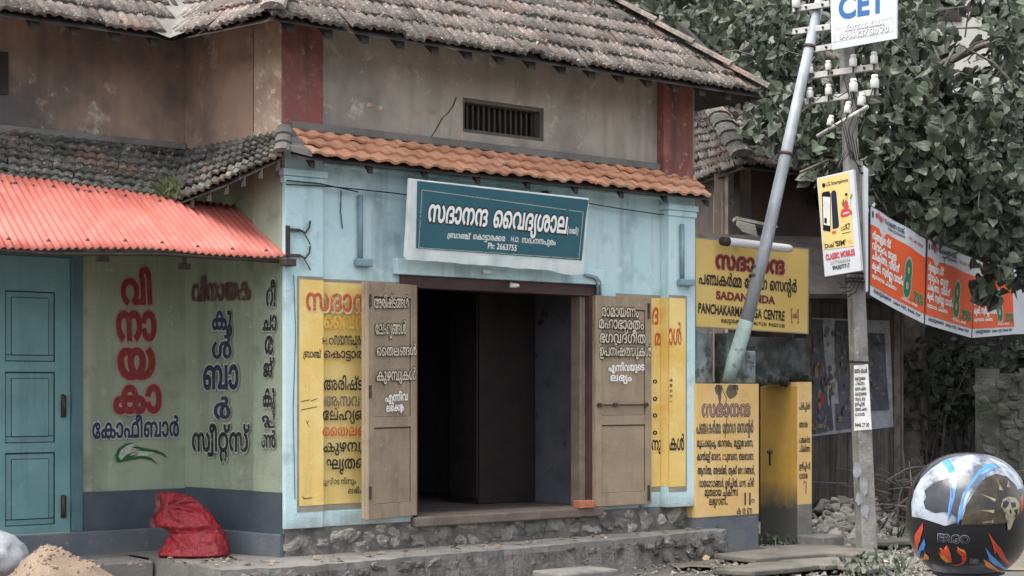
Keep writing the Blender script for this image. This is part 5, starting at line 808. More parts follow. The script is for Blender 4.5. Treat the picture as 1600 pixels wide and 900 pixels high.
# threshold and stone plinth
mb = MB(); mb.box(FA, S(640), S(934), -T - .1, .10, ZB - .05, ZF); mb.build('threshold', M['sill'], shop, bevel=.012)
def stones(mb, pl, a0, a1, z0, z1, n, o=0.0, size=.1, skip=None):
    """irregular field stones half sunk in a mortar face"""
    placed = []
    for _ in range(n * 14):
        s_, z_ = random.uniform(a0, a1), random.uniform(z0 + size * .4, z1 - size * .4); r = size * random.uniform(.55, 1.25)
        if all(((s_ - p[0]) / 1.25) ** 2 + (z_ - p[1]) ** 2 > ((r + p[2]) * .80) ** 2 for p in placed):
            placed.append((s_, z_, r))
        if len(placed) >= n: break
    for s_, z_, r in placed:
        hh = min(r * random.uniform(.7, 1.0), (z1 - z_) * 1.02, (z_ - z0) * 1.05 + .02)
        ang = random.gauss(0, .25); ca, sa = math.cos(ang), math.sin(ang)
        ux = pl.u * ca + Vector((0, 0, 1)) * sa; uz = Vector((0, 0, 1)) * ca - pl.u * sa
        m = Matrix((ux, uz, pl.n)).transposed(); dp = random.uniform(.034, .055)
        mb.rnd = random.random(); mb.rock(pl.at(s_, o - .018, z_), r * random.uniform(1.0, 1.45), hh, dp, rot=m, sub=3, amp=.48, sq=.3)
mb = MB(); mb.box(FA, sL - .004, sR + .02, -T, .012, ZL - .3, ZB - .003)
mb.mi = 1; stones(mb, FA, .03, sR - .05, ZL, ZB - .01, 110, .010, .098); mb.mi = 0
mb.build('plinth', [M['mortar'], M['stone']], shop)

# stone step along the front
def on_z(px, py, z): 
    Y = (EYE - z) * FPX / (py - CY); return Vector(((px - CX) / FPX * Y, Y, z))
f0, f1, f2, f3 = on_z(345, 889, ZL), on_z(440, 886.5, ZL), on_z(800, 857, ZL), on_z(1135, 827, ZL)
bl = on_z(233, 872, ZL)
outl = [f0, f1, f2, f3, f3 + nf * .62 + U * .1, FA.at(sR + .2, -.1, ZL), FA.at(sL - .1, -.1, ZL), LW.at(-.2, -.05, ZL), bl + nf * .5]
mb = MB()
mb.mi = 0
# dense front so the lip can be worn and uneven
front = [f0, f1, f2, f3]; lip = []
for a, b in zip(front, front[1:]):
    k = int((b - a).length / .09)
    for j in range(k): lip.append(a.lerp(b, j / k))
lip.append(f3)
lip2 = [p + N * random.gauss(0, .008) + Vector((0, 0, -abs(random.gauss(0, .006)))) for p in lip]
top = lip2 + outl[4:]
mb.face(top)
mb.mi = 1
low = [Vector((p.x, p.y, -.05)) + N * .03 for p in lip2]
for i in range(len(lip2) - 1):
    m0, m1 = lip2[i] + Vector((0, 0, -.055)) + N * random.gauss(.0, .004), lip2[i + 1] + Vector((0, 0, -.055))
    mb.mi = 0; mb.face([m0, m1, lip2[i + 1], lip2[i]]); mb.mi = 1; mb.face([low[i], low[i + 1], m1, m0])
mb.mi = 0
e = f3 + nf * .62 + U * .1
mb.face([Vector((f3.x, f3.y, -.05)) + N * .03, Vector((e.x, e.y, -.05)), e, lip2[-1]])
mb.face([Vector((bl.x, bl.y, -.05)), Vector((f0.x, f0.y, -.05)), lip2[0], bl + nf * .0, bl])
SF = Plane(G(f1, 0), Vector(((f3 - f1).y, -(f3 - f1).x, 0)), f3 - f1)
mb.mi = 2; L_ = (f3 - f1).length
stones(mb, SF, -.4, L_ - .05, .0, ZL - .03, 170, .032, .09); mb.mi = 0
mb.build('stone_step', [M['cement'], M['mortar'], M['stonedark']], shop)
# floor slab in front of the green shop, a little lower and further back
mb = MB(); zf2 = ZL - .012
pts = [bl + nf * .4, LW.at(.4, -.05, ZL), LW.at(-4.2, -.05, ZL), LW.at(-4.2, .98, ZL), bl + N * .12 - U * .02]
mb.prism([G(p, -.05) for p in pts], (0, 0, zf2 + .05)); mb.build('floor_slab', M['cement'], wing, bevel=.01)

# ------------------------------------------------------------------ pent roof of orange tiles
zj = Z(700, 233) + .02
mb = MB(); od = .29
lowz = Z(1085, 306, od)
xl = -.02; xr = sR - .05
A, B, C, D = FA.at(.10, od, lowz), FA.at(xr, od, lowz), FA.at(xr - .03, .0, zj), FA.at(.03, .0, zj)
tile_patch(mb, A, B, C, D, 27, 3, amp=.027, lift=.030, th=.026, jit=.004, prof=WAVE)
pent = mb.build('pent_roof', M['tilenew'], shop)
mb = MB()
A0, D0 = FA.at(-.16, od - .06, lowz + .05), FA.at(-.01, .0, zj + .02)
for k in range(3):                                    # mortar verge that turns the corner
    t0, t1 = k / 3, (k + 1) / 3
    p, q = A0.lerp(D0, t0), A.lerp(D, t0) ; p1, q1 = A0.lerp(D0, t1 + .06), A.lerp(D, t1 + .06)
    up = Vector((0, 0, .05)); mb.hexa([p, q, q1, p1, p + up, q + up, q1 + up * .3, p1 + up * .3])
mb.build('verge', M['cement'], pent)
mb = MB(); dn = Vector((0, 0, -.03))
mb.face([FA.at(-.1, od, lowz) + dn, B + dn, FA.at(xr, 0.0, zj - .03), FA.at(-.02, .0, zj - .03)])
for k in range(9):
    s = .12 + k * .6; a = FA.at(s, od - .03, lowz - .035); b_ = FA.at(s, .03, zj - .06); w = U * .025; d = Vector((0, 0, -.06))
    mb.hexa([a - w + d, a + w + d, b_ + w + d, b_ - w + d, a - w, a + w, b_ + w, b_ - w])
mb.build('pent_soffit', M['wooddark'], pent)
mb = MB(); mb.box(FA, .05, sR - .04, 0.002, .05, zj, zj + .07); mb.build('flashing', M['cement'], shop, bevel=.01)

# ------------------------------------------------------------------ painted panels on the blue wall
zpt, zpb = Z(480, 437, .05), Z(480, 790, .05)
def panel(name, pieces, lines_fn, mats):
    mb = MB(); pm = None
    mb2 = MB()
    for a0, a1, o, zt, zb, eg in pieces:
        mb2.box(FA, a0, a1, o - .02, o + .0025, zb - .055, zt + .03)
        mb.box(FA, a0 + eg[0], a1 - eg[1], o - .02, o + .005, zb, zt)
    p = mb2.build(name, M['border'], shop); q = mb.build('yellow_field', M['yellow'], p)
    t = MB(); lines_fn(t); t.words('lettering', mats, p)
    return p
INK = [M['ink'], M['inkorange'], M['inkyellow'], M['inkfade'], M['cream'], M['border']]
def left_lines(t):
    w = lambda s, a, b, h, mi, o=.056, **k: word(t, FA, ml(s, k.get('bold', 26)), a, b, h, o, mi)
    d = ml('സദാനന്ദ', 26); word(t, FA, ml('സദാനന്ദ', 48), (479, 486), (607, 490), 26, .0565, 4, ref=d); word(t, FA, d, (478, 484), (606, 488), 26, .058, 1)
    w('വൈദ്യശാല', (506, 512), (620, 513), 19, 2)
    word(t, FA, la('H.O.'), (504, 538), (524, 538.4), 11, .056, 0); w('സദാനന്ദപുരം', (522, 538.5), (566, 539), 14, 0)
    w('ബ്രാഞ്ച്', (474, 558), (502, 559), 9, 0); w('കൊട്ടാരക്കര', (506, 559), (600, 560), 11, 0)
    for s, y, h, mi, x0, x1 in (('അരിഷ്ടങ്ങൾ', 609, 15, 0, 506, 604), ('ആസവങ്ങൾ', 634.5, 15, 3, 506, 600), ('ലേഹ്യങ്ങൾ', 656, 14, 0, 504, 598),
                        ('തൈലങ്ങൾ', 681, 13, 1, 504, 600), ('കുഴമ്പുകൾ', 706, 14, 0, 505, 606), ('ഘൃതങ്ങൾ', 733, 15, 0, 510, 600)):
        w(s, (x0, y), (x1, y - (y - 612) * .02), h, mi)
    w('ഇവിടെ നിന്നും', (505, 757), (556, 756), 7, 0); w('ലഭിക്കും', (544, 771), (585, 770), 7, 0)
    t.mi = 0; t.grp += 1
    for x0, y0, x1, y1 in ((470, 640, 495, 635), (470, 627, 484, 624), (486, 626, 496, 622), (479, 661, 483, 657), (478, 655, 484, 668), (474, 779, 488, 777), (477, 603, 479, 597), (472, 775, 476, 778), (481, 598, 482, 612)):
        t.grp += 1; t.face([FA.on(x0, y0, .0575), FA.on(x0, y0 + 1.2, .0575), FA.on(x1, y1 + 1.2, .0575), FA.on(x1, y1, .0575)])
panel('painted_panel', [(S(464, .05), S(505, .05) , .05, zpt, zpb, (.022, 0)), (S(505, .05) + .0015, S(640), 0.0, zpt - .01, zpb, (0, .0))], left_lines, INK)
def right_lines(t):
    w = lambda s, a, b, h, mi, o: word(t, FA, ml(s, 26), a, b, h, o, mi)
    w('ദ', (1019, 506), (1029, 506.5), 25, 1, .007)
    w('മ', (1023, 539), (1033, 539), 18, 1, .007); w('ാൾ', (1045, 538), (1065, 538), 24, 1, oR + .007)
    for y in (599, 626, 652, 679): w('ം', (1020, y), (1027, y), 9, 0, .007)
    w('നു', (1018, 703), (1034, 703), 15, 0, .007); w('കൾ', (1046, 703), (1069, 703), 18, 0, oR + .007)
    for k, s in enumerate(('ശ', 'ത', 'ഗ', 'ന', 'മ')): w(s, (1046.5, 596 + k * 8.4), (1050.5, 596 + k * 8.4), 4.2, 0, oR + .007)
zq, zqb = Z(1060, 466, oR), Z(1060, 760, oR)
panel('painted_panel', [(S(962), S(1045, oR) - .001, 0.0, zq, zqb, (0, 0)), (S(1045, oR) + .001, S(1073, oR), oR, zq, zqb, (0, .022))], right_lines, INK)
mb = MB(); mb.face([FA.at(S(1045, oR) - .002, .008, zqb), FA.at(S(1045, oR) - .002, oR, zqb), FA.at(S(1045, oR) - .002, oR, zq), FA.at(S(1045, oR) - .002, .008, zq)])
mb.build('yellow_field', M['yellow'], shop)

# ------------------------------------------------------------------ folding door leaves
def door_leaf(hinge_s, hinge_o, ang, width, z0, z1, lines, handle_left, two=True):
    """a framed and panelled leaf; the plane returned has u running left to right as seen"""
    th = .04
    dirv = -U * math.cos(ang) + N * math.sin(ang) if handle_left else U * math.cos(ang) + N * math.sin(ang)
    h = FA.at(hinge_s, hinge_o, 0)
    a, b = (h + dirv * width, h) if handle_left else (h, h + dirv * width)
    u = (b - a).normalized(); n = Vector((u.y, -u.x, 0)); pl = Plane(a, n, u)
    mb = MB(); mb.box(pl, 0, width, -th, -.012, z0, z1)
    if two: mb.box(pl, .006, width - .004, -2 * th - .006, -th - .006, z0 + .004, z1 - .004)
    st = .085; H_ = z1 - z0
    rails = [z0, z0 + .13, z0 + H_ * .385, z0 + H_ * .43, z0 + H_ * .60, z0 + H_ * .64, z1 - .13, z1]
    mb.box(pl, 0, st, -.0119, 0, z0, z1); mb.box(pl, width - st, width, -.0119, 0, z0, z1)
    for r0, r1 in ((0, 1), (2, 3), (6, 7)): mb.box(pl, st, width - st, -.0119, -.001, rails[r0], rails[r1])
    leafo = mb.build('door_leaf', M['leaf'], shop, bevel=.004)
    g = MB()
    for zlo, zhi in ((rails[1], rails[2]), (rails[3], rails[6])):
        for a0, a1, b0, b1 in ((st, width - st, zhi - .012, zhi), (st, width - st, zlo, zlo + .005), (width - st - .008, width - st, zlo, zhi), (st, st + .004, zlo, zhi)):
            g.box(pl, a0 + .001, a1 - .001, -.0115, -.0095, b0 + .001, b1 - .001)
    g.build('panel_edgeline', M['leafline'], leafo)  # dark strips laid along the panel edges, widest at the top
    t = MB(); lines(t, pl); t.words('lettering', [M['cream'], M['ink'], M['white']], leafo)
    return leafo, pl
def ll(t, pl):
    for s, a, b, h in (('അരിഷ്ടങ്ങൾ', (585, 481), (639, 480.5), 14), ('ലേഹ്യങ്ങൾ', (587, 522), (635, 521.5), 15), ('തൈലങ്ങൾ', (589, 556), (651, 554.5), 13), ('കുഴമ്പുകൾ', (589, 595), (650, 593), 14)):
        both(t, pl, s, a, b, h, .003, 0, 1, 16, 72)
    word(t, pl, ml('എന്നിവ', 22), (602, 628), (637, 625), 10, .003, 2); word(t, pl, ml('ലഭിക്കും', 22), (604, 643), (631, 641), 9, .003, 2)
    word(t, pl, la('!', .03), (625, 643), (629, 643), 12, .003, 2)
zl0, zl1 = Z(578, 812, .2), Z(578, 440, .2)
leafL, plL = door_leaf(S(650, .04), .055, R(17), .70, zl0 + .004, zl1, ll, True)
def rl_(t, pl):
    for s, a, b, h in (('രാമായണം', (940, 494), (998, 495.5), 14), ('മഹാഭാരതം', (936, 512.5), (1006, 515), 14), ('ഭഗവദ്ഗീത', (937, 535), (1009, 536.5), 14), ('ഉപനിഷത്തുകൾ', (937, 555.5), (1018, 556.5), 13)):
        both(t, pl, s, a, b, h, .003, 0, 1, 14, 74)
    word(t, pl, ml('എന്നിവയുടെ', 22), (951, 580), (1007, 578.5), 9, .003, 2); word(t, pl, ml('ലഭ്യം', 22), (954, 595), (987, 595.5), 9, .003, 2)
leafR, plR = door_leaf(S(931, .09), .085, R(0.5), S(1018, .09) - S(931, .09), Z(931, 792, .1), Z(931, 461, .1), rl_, False)
mb = MB()                                             # slide bolt and its hasp
zb_ = plR.on(935, 633).z
a0 = plR.S(929); a1 = plR.S(1012)
mb.box(plR, plR.S(932), a1, .004, .018, zb_ - .008, zb_ + .008)
for px in (936, 960, 1008): mb.box(plR, plR.S(px) - .02, plR.S(px) + .02, .003, .024, zb_ - .02, zb_ + .02)
mb.build('slide_bolt', M['metaldark'], leafR)
for px, py in ((1013, 486), (1013, 770)):
    mb = MB(); mb.box(plR, plR.S(px) - .012, plR.S(px) + .012, .002, .014, plR.on(px, py + 12).z, plR.on(px, py - 12).z)
    mb.build('hinge', M['metaldark'], leafR)
for py in (470, 612, 770):
    mb = MB(); mb.box(plL, .004, .03, .002, .014, plL.on(582, py + 10).z, plL.on(582, py - 10).z); mb.build('hinge', M['metaldark'], leafL)

# ------------------------------------------------------------------ fittings on the blue wall
for px, y0, y1, yb, f0_, f1_ in ((563, 305, 404, 416, 555, 579), (1066, 350, 436, 446, 1060, 1082)):
    o = .03 if px < 800 else oR + .03
    mb = MB(); mb.tube([FA.on(px, y0, o), FA.on(px, y1 + 2, o)], .024, 8)
    pipe = mb.build('conduit', M['bluepipe'], shop)
    mb = MB(); za, zb2 = Z(f0_, yb, o), Z(f0_, y1, o)
    mb.box(FA, S(f0_, o), S(f1_, o), o - .03, o + .05, za, zb2); mb.build('switch_box', M['bluepipe'], pipe, bevel=.01)
for pts in (((447, 288), (520, 292), (600, 300), (640, 305)), ((920, 318), (975, 327), (1030, 335), (1087, 332)), ((448, 282), (500, 287), (560, 300))):
    mb = MB(); mb.tube([FA.on(x, y, .075) for x, y in pts], .006, 5); mb.build('cable', M['wire'], shop)
mb = MB()
mb.tube([FA.on(533, 297, .03), FA.on(532, 330, .012), FA.on(535, 357, .012)], .005, 5); mb.build('cable', M['wire'], shop); mb = MB()
mb.tube([FA.on(459, 430, .06), FA.on(462, 520, .058), FA.on(458, 640, .058), FA.on(461, 780, .058)], .003, 4)
mb.build('cable', M['wire'], shop)
mb = MB()
q = [FA.on(917, 430, .10), FA.on(932, 434, .1), FA.on(937, 440, .08), FA.on(937.5, 462, .05)]
mb.tube(q, .018, 8); mb.tube([p + N * .02 - U * .05 for p in q], .014, 8); mb.build('conduit', M['bluepipe'], shop)
for px, py, r in ((757, 424, .03), (800, 446, .022)):
    mb = MB(); c = FA.on(px, py, .16); mb.lathe(c, [(.0, -.02), (r, -.02), (r * 1.05, .02), (r * .8, .06), (r * .3, .075), (0, .075)], U + N * .4, 12)
    mb.tube([c, FA.on(px - 2, py - 6, .02)], .012, 6)
    mb.build('lamp_holder', M['tubewhite'], shop)

# ------------------------------------------------------------------ name board
sg = thing('name_board', FA.at(S(780, .3), .2, Z(780, 412, .3)), 'large teal name board with white lettering and pale edges, leaning out above the open doorway', 'sign')
bTL, bTR, bBL = FA.on(641, 279, .42), FA.on(921, 310, .42), FA.on(634, 404, .30)
BP = Plane.pts(bBL, bBL + (bTR - bTL), bTL)
cx = [(641, 279), (921, 310), (913, 425), (634, 403)]
def slab(mb, pl, pts, t, o=0): mb.prism([pl.on(x, y, o) for x, y in pts], -pl.n * t)
mb = MB(); slab(mb, BP, [cx[3], cx[2], cx[1], cx[0]], .045, 0); board = mb.build('box', M['signwhite'], sg, bevel=.008)
mb = MB()
inner = [(649, 284), (921, 312), (915.5, 405), (910, 405.5), (652.5, 388)]
mb.face([BP.on(x, y, .003) for x, y in [(650, 388), (909, 407), (915, 342), (920, 312.5), (652, 282.5)]])
mb.build('face', M['signteal'], sg)
mb = MB()
def frame_line(mb, pl, pts, w, o):
    n = len(pts); c = Vector((sum(p[0] for p in pts) / n, sum(p[1] for p in pts) / n))
    ins = []
    for i in range(n):
        p = Vector(pts[i]); a = (Vector(pts[i - 1]) - p).normalized(); b = (Vector(pts[(i + 1) % n]) - p).normalized()
        ins.append(p + (a + b) * w)
    for i in range(n):
        j = (i + 1) % n; mb.face([pl.on(*pts[i], o), pl.on(*pts[j], o), pl.on(*ins[j], o), pl.on(*ins[i], o)])
frame_line(mb, BP, [(659, 296), (912, 331), (905, 405), (653.5, 387.5)], 1.1, .006)
mb.build('white_line', M['halo'], sg)
mb = MB()
kw = dict(o=.006, fg=0, bgm=1, bold=30, out=78)
both(mb, BP, 'സദാനന്ദ', (668, 345), (761, 353), 25, **kw)
both(mb, BP, 'വൈദ്യശാല', (770, 354), (885, 364), 25, **kw)
word(mb, BP, ml('(രജി)', 10), (886, 364), (903, 366), 7, .006, 0)
word(mb, BP, ml('ബ്രാഞ്ച്', 14), (699, 371), (735, 374), 7, .006, 0); word(mb, BP, ml('കൊട്ടാരക്കര', 14), (739, 373.5), (789, 377), 7.5, .006, 0)
word(mb, BP, la('H.O.', .012), (798, 377), (811, 378.5), 8, .006, 0); word(mb, BP, ml('സദാനന്ദപുരം', 14), (815, 379), (868, 383), 7.5, .006, 0)
word(mb, BP, la('Ph: 2663755', .016), (762, 388), (807, 392), 9.5, .006, 0)
mb.words('lettering', [M['white'], M['ink']], sg)
mb = MB()                                             # torn vinyl hem along the lower edge
def hem(u, v):
    x = 634 + u * 279; yb = 403 + u * 22 + math.sin(u * 23) * .4 + math.sin(u * 61 + 1) * .35 + (u > .82) * math.sin((u - .82) * 17) * 4
    return BP.on(x, yb - (1 - v) * 15 + 2, .012 + .004 * math.sin(u * 31) + .005 * v * math.sin(u * 47))
mb.grid(hem, 60, 3); mb.build('hem', M['signwhite'], sg)
mb = MB()
for px in (690, 860):
    a = BP.on(px, 300, -.04); mb.tube([a, FA.on(px - 12, 300, .002)], .015, 6)
    a = BP.on(px, 396, -.04); mb.tube([a, FA.on(px - 10, 400, .002)], .015, 6)
mb.build('bracket', M['metaldark'], sg)
# ------------------------------------------------------------------ green shop in the recess
lwL = -4.2
zD = LW.Z(200, 766); zDr = RT.Z(420, 768)
zPl = LW.Z(200, 827)
dl0, dl1 = LW.S(-75), LW.S(128)
zdt = LW.Z(100, 402)
mb = MB()
mb.box(LW, dl1, 0, -T, 0, zPl, 5.3); mb.box(LW, lwL, dl0, -T, 0, zPl, 5.3); mb.box(LW, dl0, dl1, -T, 0, zdt, 3.55)
mb.mi = 0
gw = mb.build('wall', M['green'], wing)
# return wall: from the inner corner to the shop corner
rL = (P0 - IC).length; zc1 = RT.Z(330, 225) + .05
mb = MB(); mb.box(RT, .001, rL - .002, -.2, 0, zPl, zc1); mb.build('wall', M['green'], wing)
mb = MB(); mb.box(RT, RT.S(395, .03), rL + .0, .001, .03, zPl + .002, zc1); mb.build('pilaster', M['green'], wing, bevel=.006)
# upper storey walls
mb = MB(); mb.box(LW, lwL, -.001, .001, .012, LW.Z(150, 232) - .1, 5.28); 
mb.build('upper_wall', M['ochre'], wing)
mb = MB(); mb.box(RT, .014, RT.S(397), .001, .014, RT.Z(330, 240) - .05, 5.32); mb.build('upper_wall', M['ochre'], wing)
mb = MB(); mb.box(RT, RT.S(397, .04) , rL - .002, .001, .045, RT.Z(420, 215), 5.3); 
mb.build('pilaster', M['pale'], wing, bevel=.006)
# small window at the frame's left edge
mb = MB(); a1 = LW.S(12, .02); mb.box(LW, a1 - .55, a1, .013, .035, LW.Z(5, 148), LW.Z(5, 82)); 
wdw = mb.build('window', M['wooddark'], wing)
# dado and cement plinth
mb = MB(); mb.box(LW, dl1 + .0, -.0, .001, .008, zPl, zD); mb.box(RT, .012, RT.S(395, .036) - .001, .001, .010, zPl, zDr)
mb.box(RT, RT.S(395, .036), rL + .003, .0305, .038, zPl, zDr); mb.build('dado', M['dado'], wing)
mb = MB(); mb.box(LW, lwL, -.02, .001, .06, ZL - .1, zPl + .003); mb.box(RT, .07, rL - .004, .001, .06, ZL - .1, zPl + .001)
mb.build('plinth', M['cementblue'], wing, bevel=.01)
# teal door
mb = MB(); jf = LW.S(112)
mb.box(LW, jf, dl1, -.1, .02, zPl, zdt + .08); mb.box(LW, dl0, jf - .001, -.1, .018, zdt, zdt + .08)
mb.build('door_frame', M['tealdark'], wing, bevel=.005)
dsplit = LW.S(-40)
def panelled(mb, g, pl, a0, a1, z0, z1, o, panels):
    mb.box(pl, a0, a1, o - .04, o - .012, z0, z1)
    mb.box(pl, a0, panels[0][0], o - .0119, o, z0, z1); mb.box(pl, panels[0][1], a1, o - .0119, o, z0, z1)
    zs = [z0] + [q for p in sorted(panels, key=lambda p: p[2]) for q in (p[2], p[3])] + [z1]
    for k in range(0, len(zs), 2): mb.box(pl, panels[0][0], panels[0][1], o - .0119, o - .0005, zs[k], zs[k + 1])
    for p0, p1, q0, q1 in panels:
        mb.hexa([pl.at(p0 + .03, o - .009, q0 + .03), pl.at(p1 - .03, o - .009, q0 + .03), pl.at(p1 - .03, o - .0119, q0 + .03), pl.at(p0 + .03, o - .0119, q0 + .03),
                 pl.at(p0 + .03, o - .009, q1 - .03), pl.at(p1 - .03, o - .009, q1 - .03), pl.at(p1 - .03, o - .0119, q1 - .03), pl.at(p0 + .03, o - .0119, q1 - .03)])
        mb.box(pl, p0 + .06, p1 - .06, o - .0089, o - .001, q0 + .06, q1 - .06)
        for e0, e1, w in ((q1 - .011, q1 - .001, 1), (q0 + .001, q0 + .008, 1), (q0 + .055, q0 + .061, 0)):
            g.box(pl, p0 + .002, p1 - .002, o - .0117, o - .0055, e0, e1)
        for x0, x1 in ((p0 + .001, p0 + .006), (p1 - .009, p1 - .001)): g.box(pl, x0, x1, o - .0117, o - .0055, q0 + .01, q1 - .012)
        g.box(pl, p0 + .058, p1 - .058, o - .0117, o - .0058, q0 + .052, q0 + .0595); g.box(pl, p1 - .0595, p1 - .054, o - .0117, o - .0058, q0 + .06, q1 - .06)
        g.box(pl, p0 + .054, p0 + .0595, o - .0117, o - .0058, q0 + .06, q1 - .06); g.box(pl, p0 + .058, p1 - .058, o - .0117, o - .0058, q1 - .0595, q1 - .054)
mb = MB(); g = MB(); o = -.02
pa0, pa1 = LW.S(8, o), LW.S(86, o)
pans = [(pa0, pa1, LW.Z(50, b, o), LW.Z(50, a, o)) for a, b in ((455, 565), (581, 692), (707, 821))]
panelled(mb, g, LW, LW.S(-36, o), jf - .003, zPl + .004, zdt - .003, o, pans)
door = mb.build('door', M['teal'], wing, bevel=.004); g.build('panel_edgeline', M['edgeline'], door)
for py in (634, 791):
    mb = MB(); c = LW.on(99, py, 0)
    mb.box(LW, LW.S(95, o), LW.S(103, o), -.019, -.005, c.z - .10, c.z + .09); mb.tube([c + N * -.004 + Vector((0, 0, -.1)), c + N * .012, c + N * -.004 + Vector((0, 0, .1))], .014, 6)
    mb.build('hinge', M['metaldark'], door)
mb = MB(); g = MB(); shf = LW.S(-36, o) - pa0 + (jf - .003 - pa1)
a1_ = LW.S(-36, o) - .004; a0_ = a1_ - .68
panelled(mb, g, LW, dl0, a1_, zPl + .004, zdt - .003, o, [(dl0 + .1, a1_ - .1, p[2], p[3]) for p in pans])
door2 = mb.build('door', M['teal'], wing, bevel=.004); g.build('panel_edgeline', M['edgeline'], door2)
# green wall lettering
t = MB()
LT = [M['inkred'], M['halored'], M['inkblue'], M['halo'], M['inkreddark'], M['greenink'], M['ink']]
for s, a, b, h in (('വി', (190, 474), (238, 473), 36), ('നാ', (182, 530), (245, 529), 41), ('യ', (184, 590), (243, 589), 43), ('കാ', (177, 644), (253, 642), 39)):
    both(t, LW, s, a, b, h, .011, 0, 1, 48, 90)
both(t, LW, 'കോഫീബാർ', (144, 684.5), (280, 681), 23, .011, 2, 3, 30, 84)
t.grp += 1
def swirl(pts, o=.0125, mi=5): poly(t, LW, pts, o, mi)
poly(t, LW, [(184, 718), (188, 703), (200, 694), (212, 692), (210, 700), (222, 697), (220, 704), (246, 706), (232, 712), (205, 713), (190, 722)], .0115, 3)
for s in ([(180, 712), (185, 701), (196, 693), (211, 691.5), (199, 696), (189, 703), (185, 713), (190, 721), (183, 722)],
          [(190, 718), (198, 710), (210, 706), (202, 712), (214, 710), (206, 715), (221, 712), (236, 715), (248, 727), (236, 719), (222, 716), (208, 718), (196, 720), (186, 723)],
          [(205, 699), (213, 697), (226, 700), (244, 703), (255, 708), (263, 716), (250, 709), (236, 706), (222, 705), (214, 704), (220, 702)]): swirl(s)
t.words('lettering', LT, gw)
t = MB()
for s, a, b, h, fg, bg_, bo in (('വിനായക', (299, 470), (391, 467), 25, 4, None, 34), ('കൂ', (331, 514), (363, 514), 27, 2, 3, 36), ('ൾ', (331, 559), (362, 558.5), 24, 2, 3, 34),
                           ('ബാ', (317, 607), (373, 606), 34, 2, 3, 36), ('ർ', (334, 653.5), (360, 653), 23, 2, 3, 36), ('സ്വീറ്റ്സ്', (300, 704), (391, 704.5), 27, 6, 3, 32)):
    if bg_ is None: word(t, RT, ml(s, bo), a, b, h, .018, fg)
    else: both(t, RT, s, a, b, h, .017, fg, bg_, bo, 74)
for s, x0, x1, y, h in (('റീ', 415, 430, 477, 26), ('ചാ', 410, 432, 515, 22), ('ര', 413, 427, 552, 26), ('ജ്', 411, 428, 588, 20), ('കൂ', 410, 430, 634, 26), ('പ്പ', 409, 430, 659, 15), ('ൺ', 408, 431, 698, 18)):
    both(t, RT, s, (x0, y), (x1, y + .4), h, .043, 6, 3, 42, 84)
t.words('lettering', LT, wing)
# pent roofs over the recess
mb = MB()
va_ = P(262, 322, 14.58); LA = LW.at(-3.6, 0, 0); 
lo_o = (va_ - IC).dot(N); zlow = va_.z
A, B = LW.at(-3.4, lo_o, zlow + .10), Vector(va_)
zj1 = LW.Z(150, 220)
D, C = LW.at(-3.4, .03, LW.Z(0, 200) + .02), LW.on(292, 238, .03)
tile_patch(mb, A, B, C, D, 16, 8, amp=.026, lift=.03, th=.026, jit=.006)
crumbs(mb, A, B, C, D, 7, 420, .016)
rp1 = mb.build('pent_roof', [M['tilemoss'], M['lichen']], wing)
mb = MB()
mid = P(352, 285, 14.35); cor = P(441, 243, 14.22)
A2, D2 = Vector(va_) + Vector((0, 0, .01)), RT.on(291, 238, .03)
C2 = RT.on(445, 206, .03)
def rp(u, v):
    lo = A2.lerp(mid, u / .5) if u < .5 else mid.lerp(cor, (u - .5) / .5)
    return lo.lerp(D2.lerp(C2, u), v)
up2 = Vector((-.3, -.5, .8)).normalized()
for b in range(6):
    for a in range(8):
        e = Vector([random.gauss(0, .006) for _ in range(3)])
        one_tile(mb, rp(a / 8, b / 6) + e, rp((a + 1) / 8, b / 6) + e, rp((a + 1) / 8, (b + 1.1) / 6), rp(a / 8, (b + 1.1) / 6), up2, .03, .026, .024)
rp2 = mb.build('pent_roof', M['tilemoss'], wing)
mb = MB()                                             # cement ridge where the pent turns the shop corner
cap_run(mb, [cor + Vector((0, 0, .0)), C2 + Vector((0, 0, .01))], .07, 3, .05); mb.build('ridge', M['cement'], rp2)
mb = MB()                                             # open valley joint
mb.face([P(262, 321, 14.55), P(272, 316, 14.6), RT.on(295, 236, .05), LW.on(287, 238, .05)]); mb.build('valley_gutter', M['wooddark'], rp1)
mb = MB(); dz = Vector((0, 0, -.035))
mb.face([A + dz, B + dz, C + dz, D + dz]); mb.face([rp(0, 0) + dz, rp(.5, 0) + dz, rp(.5, 1) + dz, rp(0, 1) + dz]); mb.face([rp(.5, 0) + dz, rp(1, 0) + dz, rp(1, 1) + dz, rp(.5, 1) + dz])
for k in range(7):
    u = .06 + k * .15; a, b = rp(u, .02) + dz, rp(u, .95) + dz; w = ru * .03; d = Vector((0, 0, -.08))
    mb.hexa([a - w + d, a + w + d, b + w + d, b - w + d, a - w, a + w, b + w, b - w])
mb.build('pent_soffit', M['wooddark'], wing)
mb = MB(); mb.box(LW, lwL, -.02, .013, .07, LW.Z(150, 222), LW.Z(150, 222) + .06); mb.build('flashing', M['cement'], wing, bevel=.01)
# weeds rooted in the valley
mb = MB()
for _ in range(46):
    b = P(random.uniform(246, 278), random.uniform(296, 312), 14.52); h = random.uniform(.05, .17); d = Vector((random.gauss(0, .05), random.gauss(0, .03), h)); mb.rnd = random.random()
    w = Vector((.008, -.004, 0)); mb.face([b - w, b + w, b + d * .6 + w * 1.4, b + d]); mb.face([b + d * .55, b + d * .6 + w * 4, b + d])
wd = mb.build('weed', M['leafC']); tag(wd, 'small green weed tuft growing in the tiled valley above the red awning', 'plant')
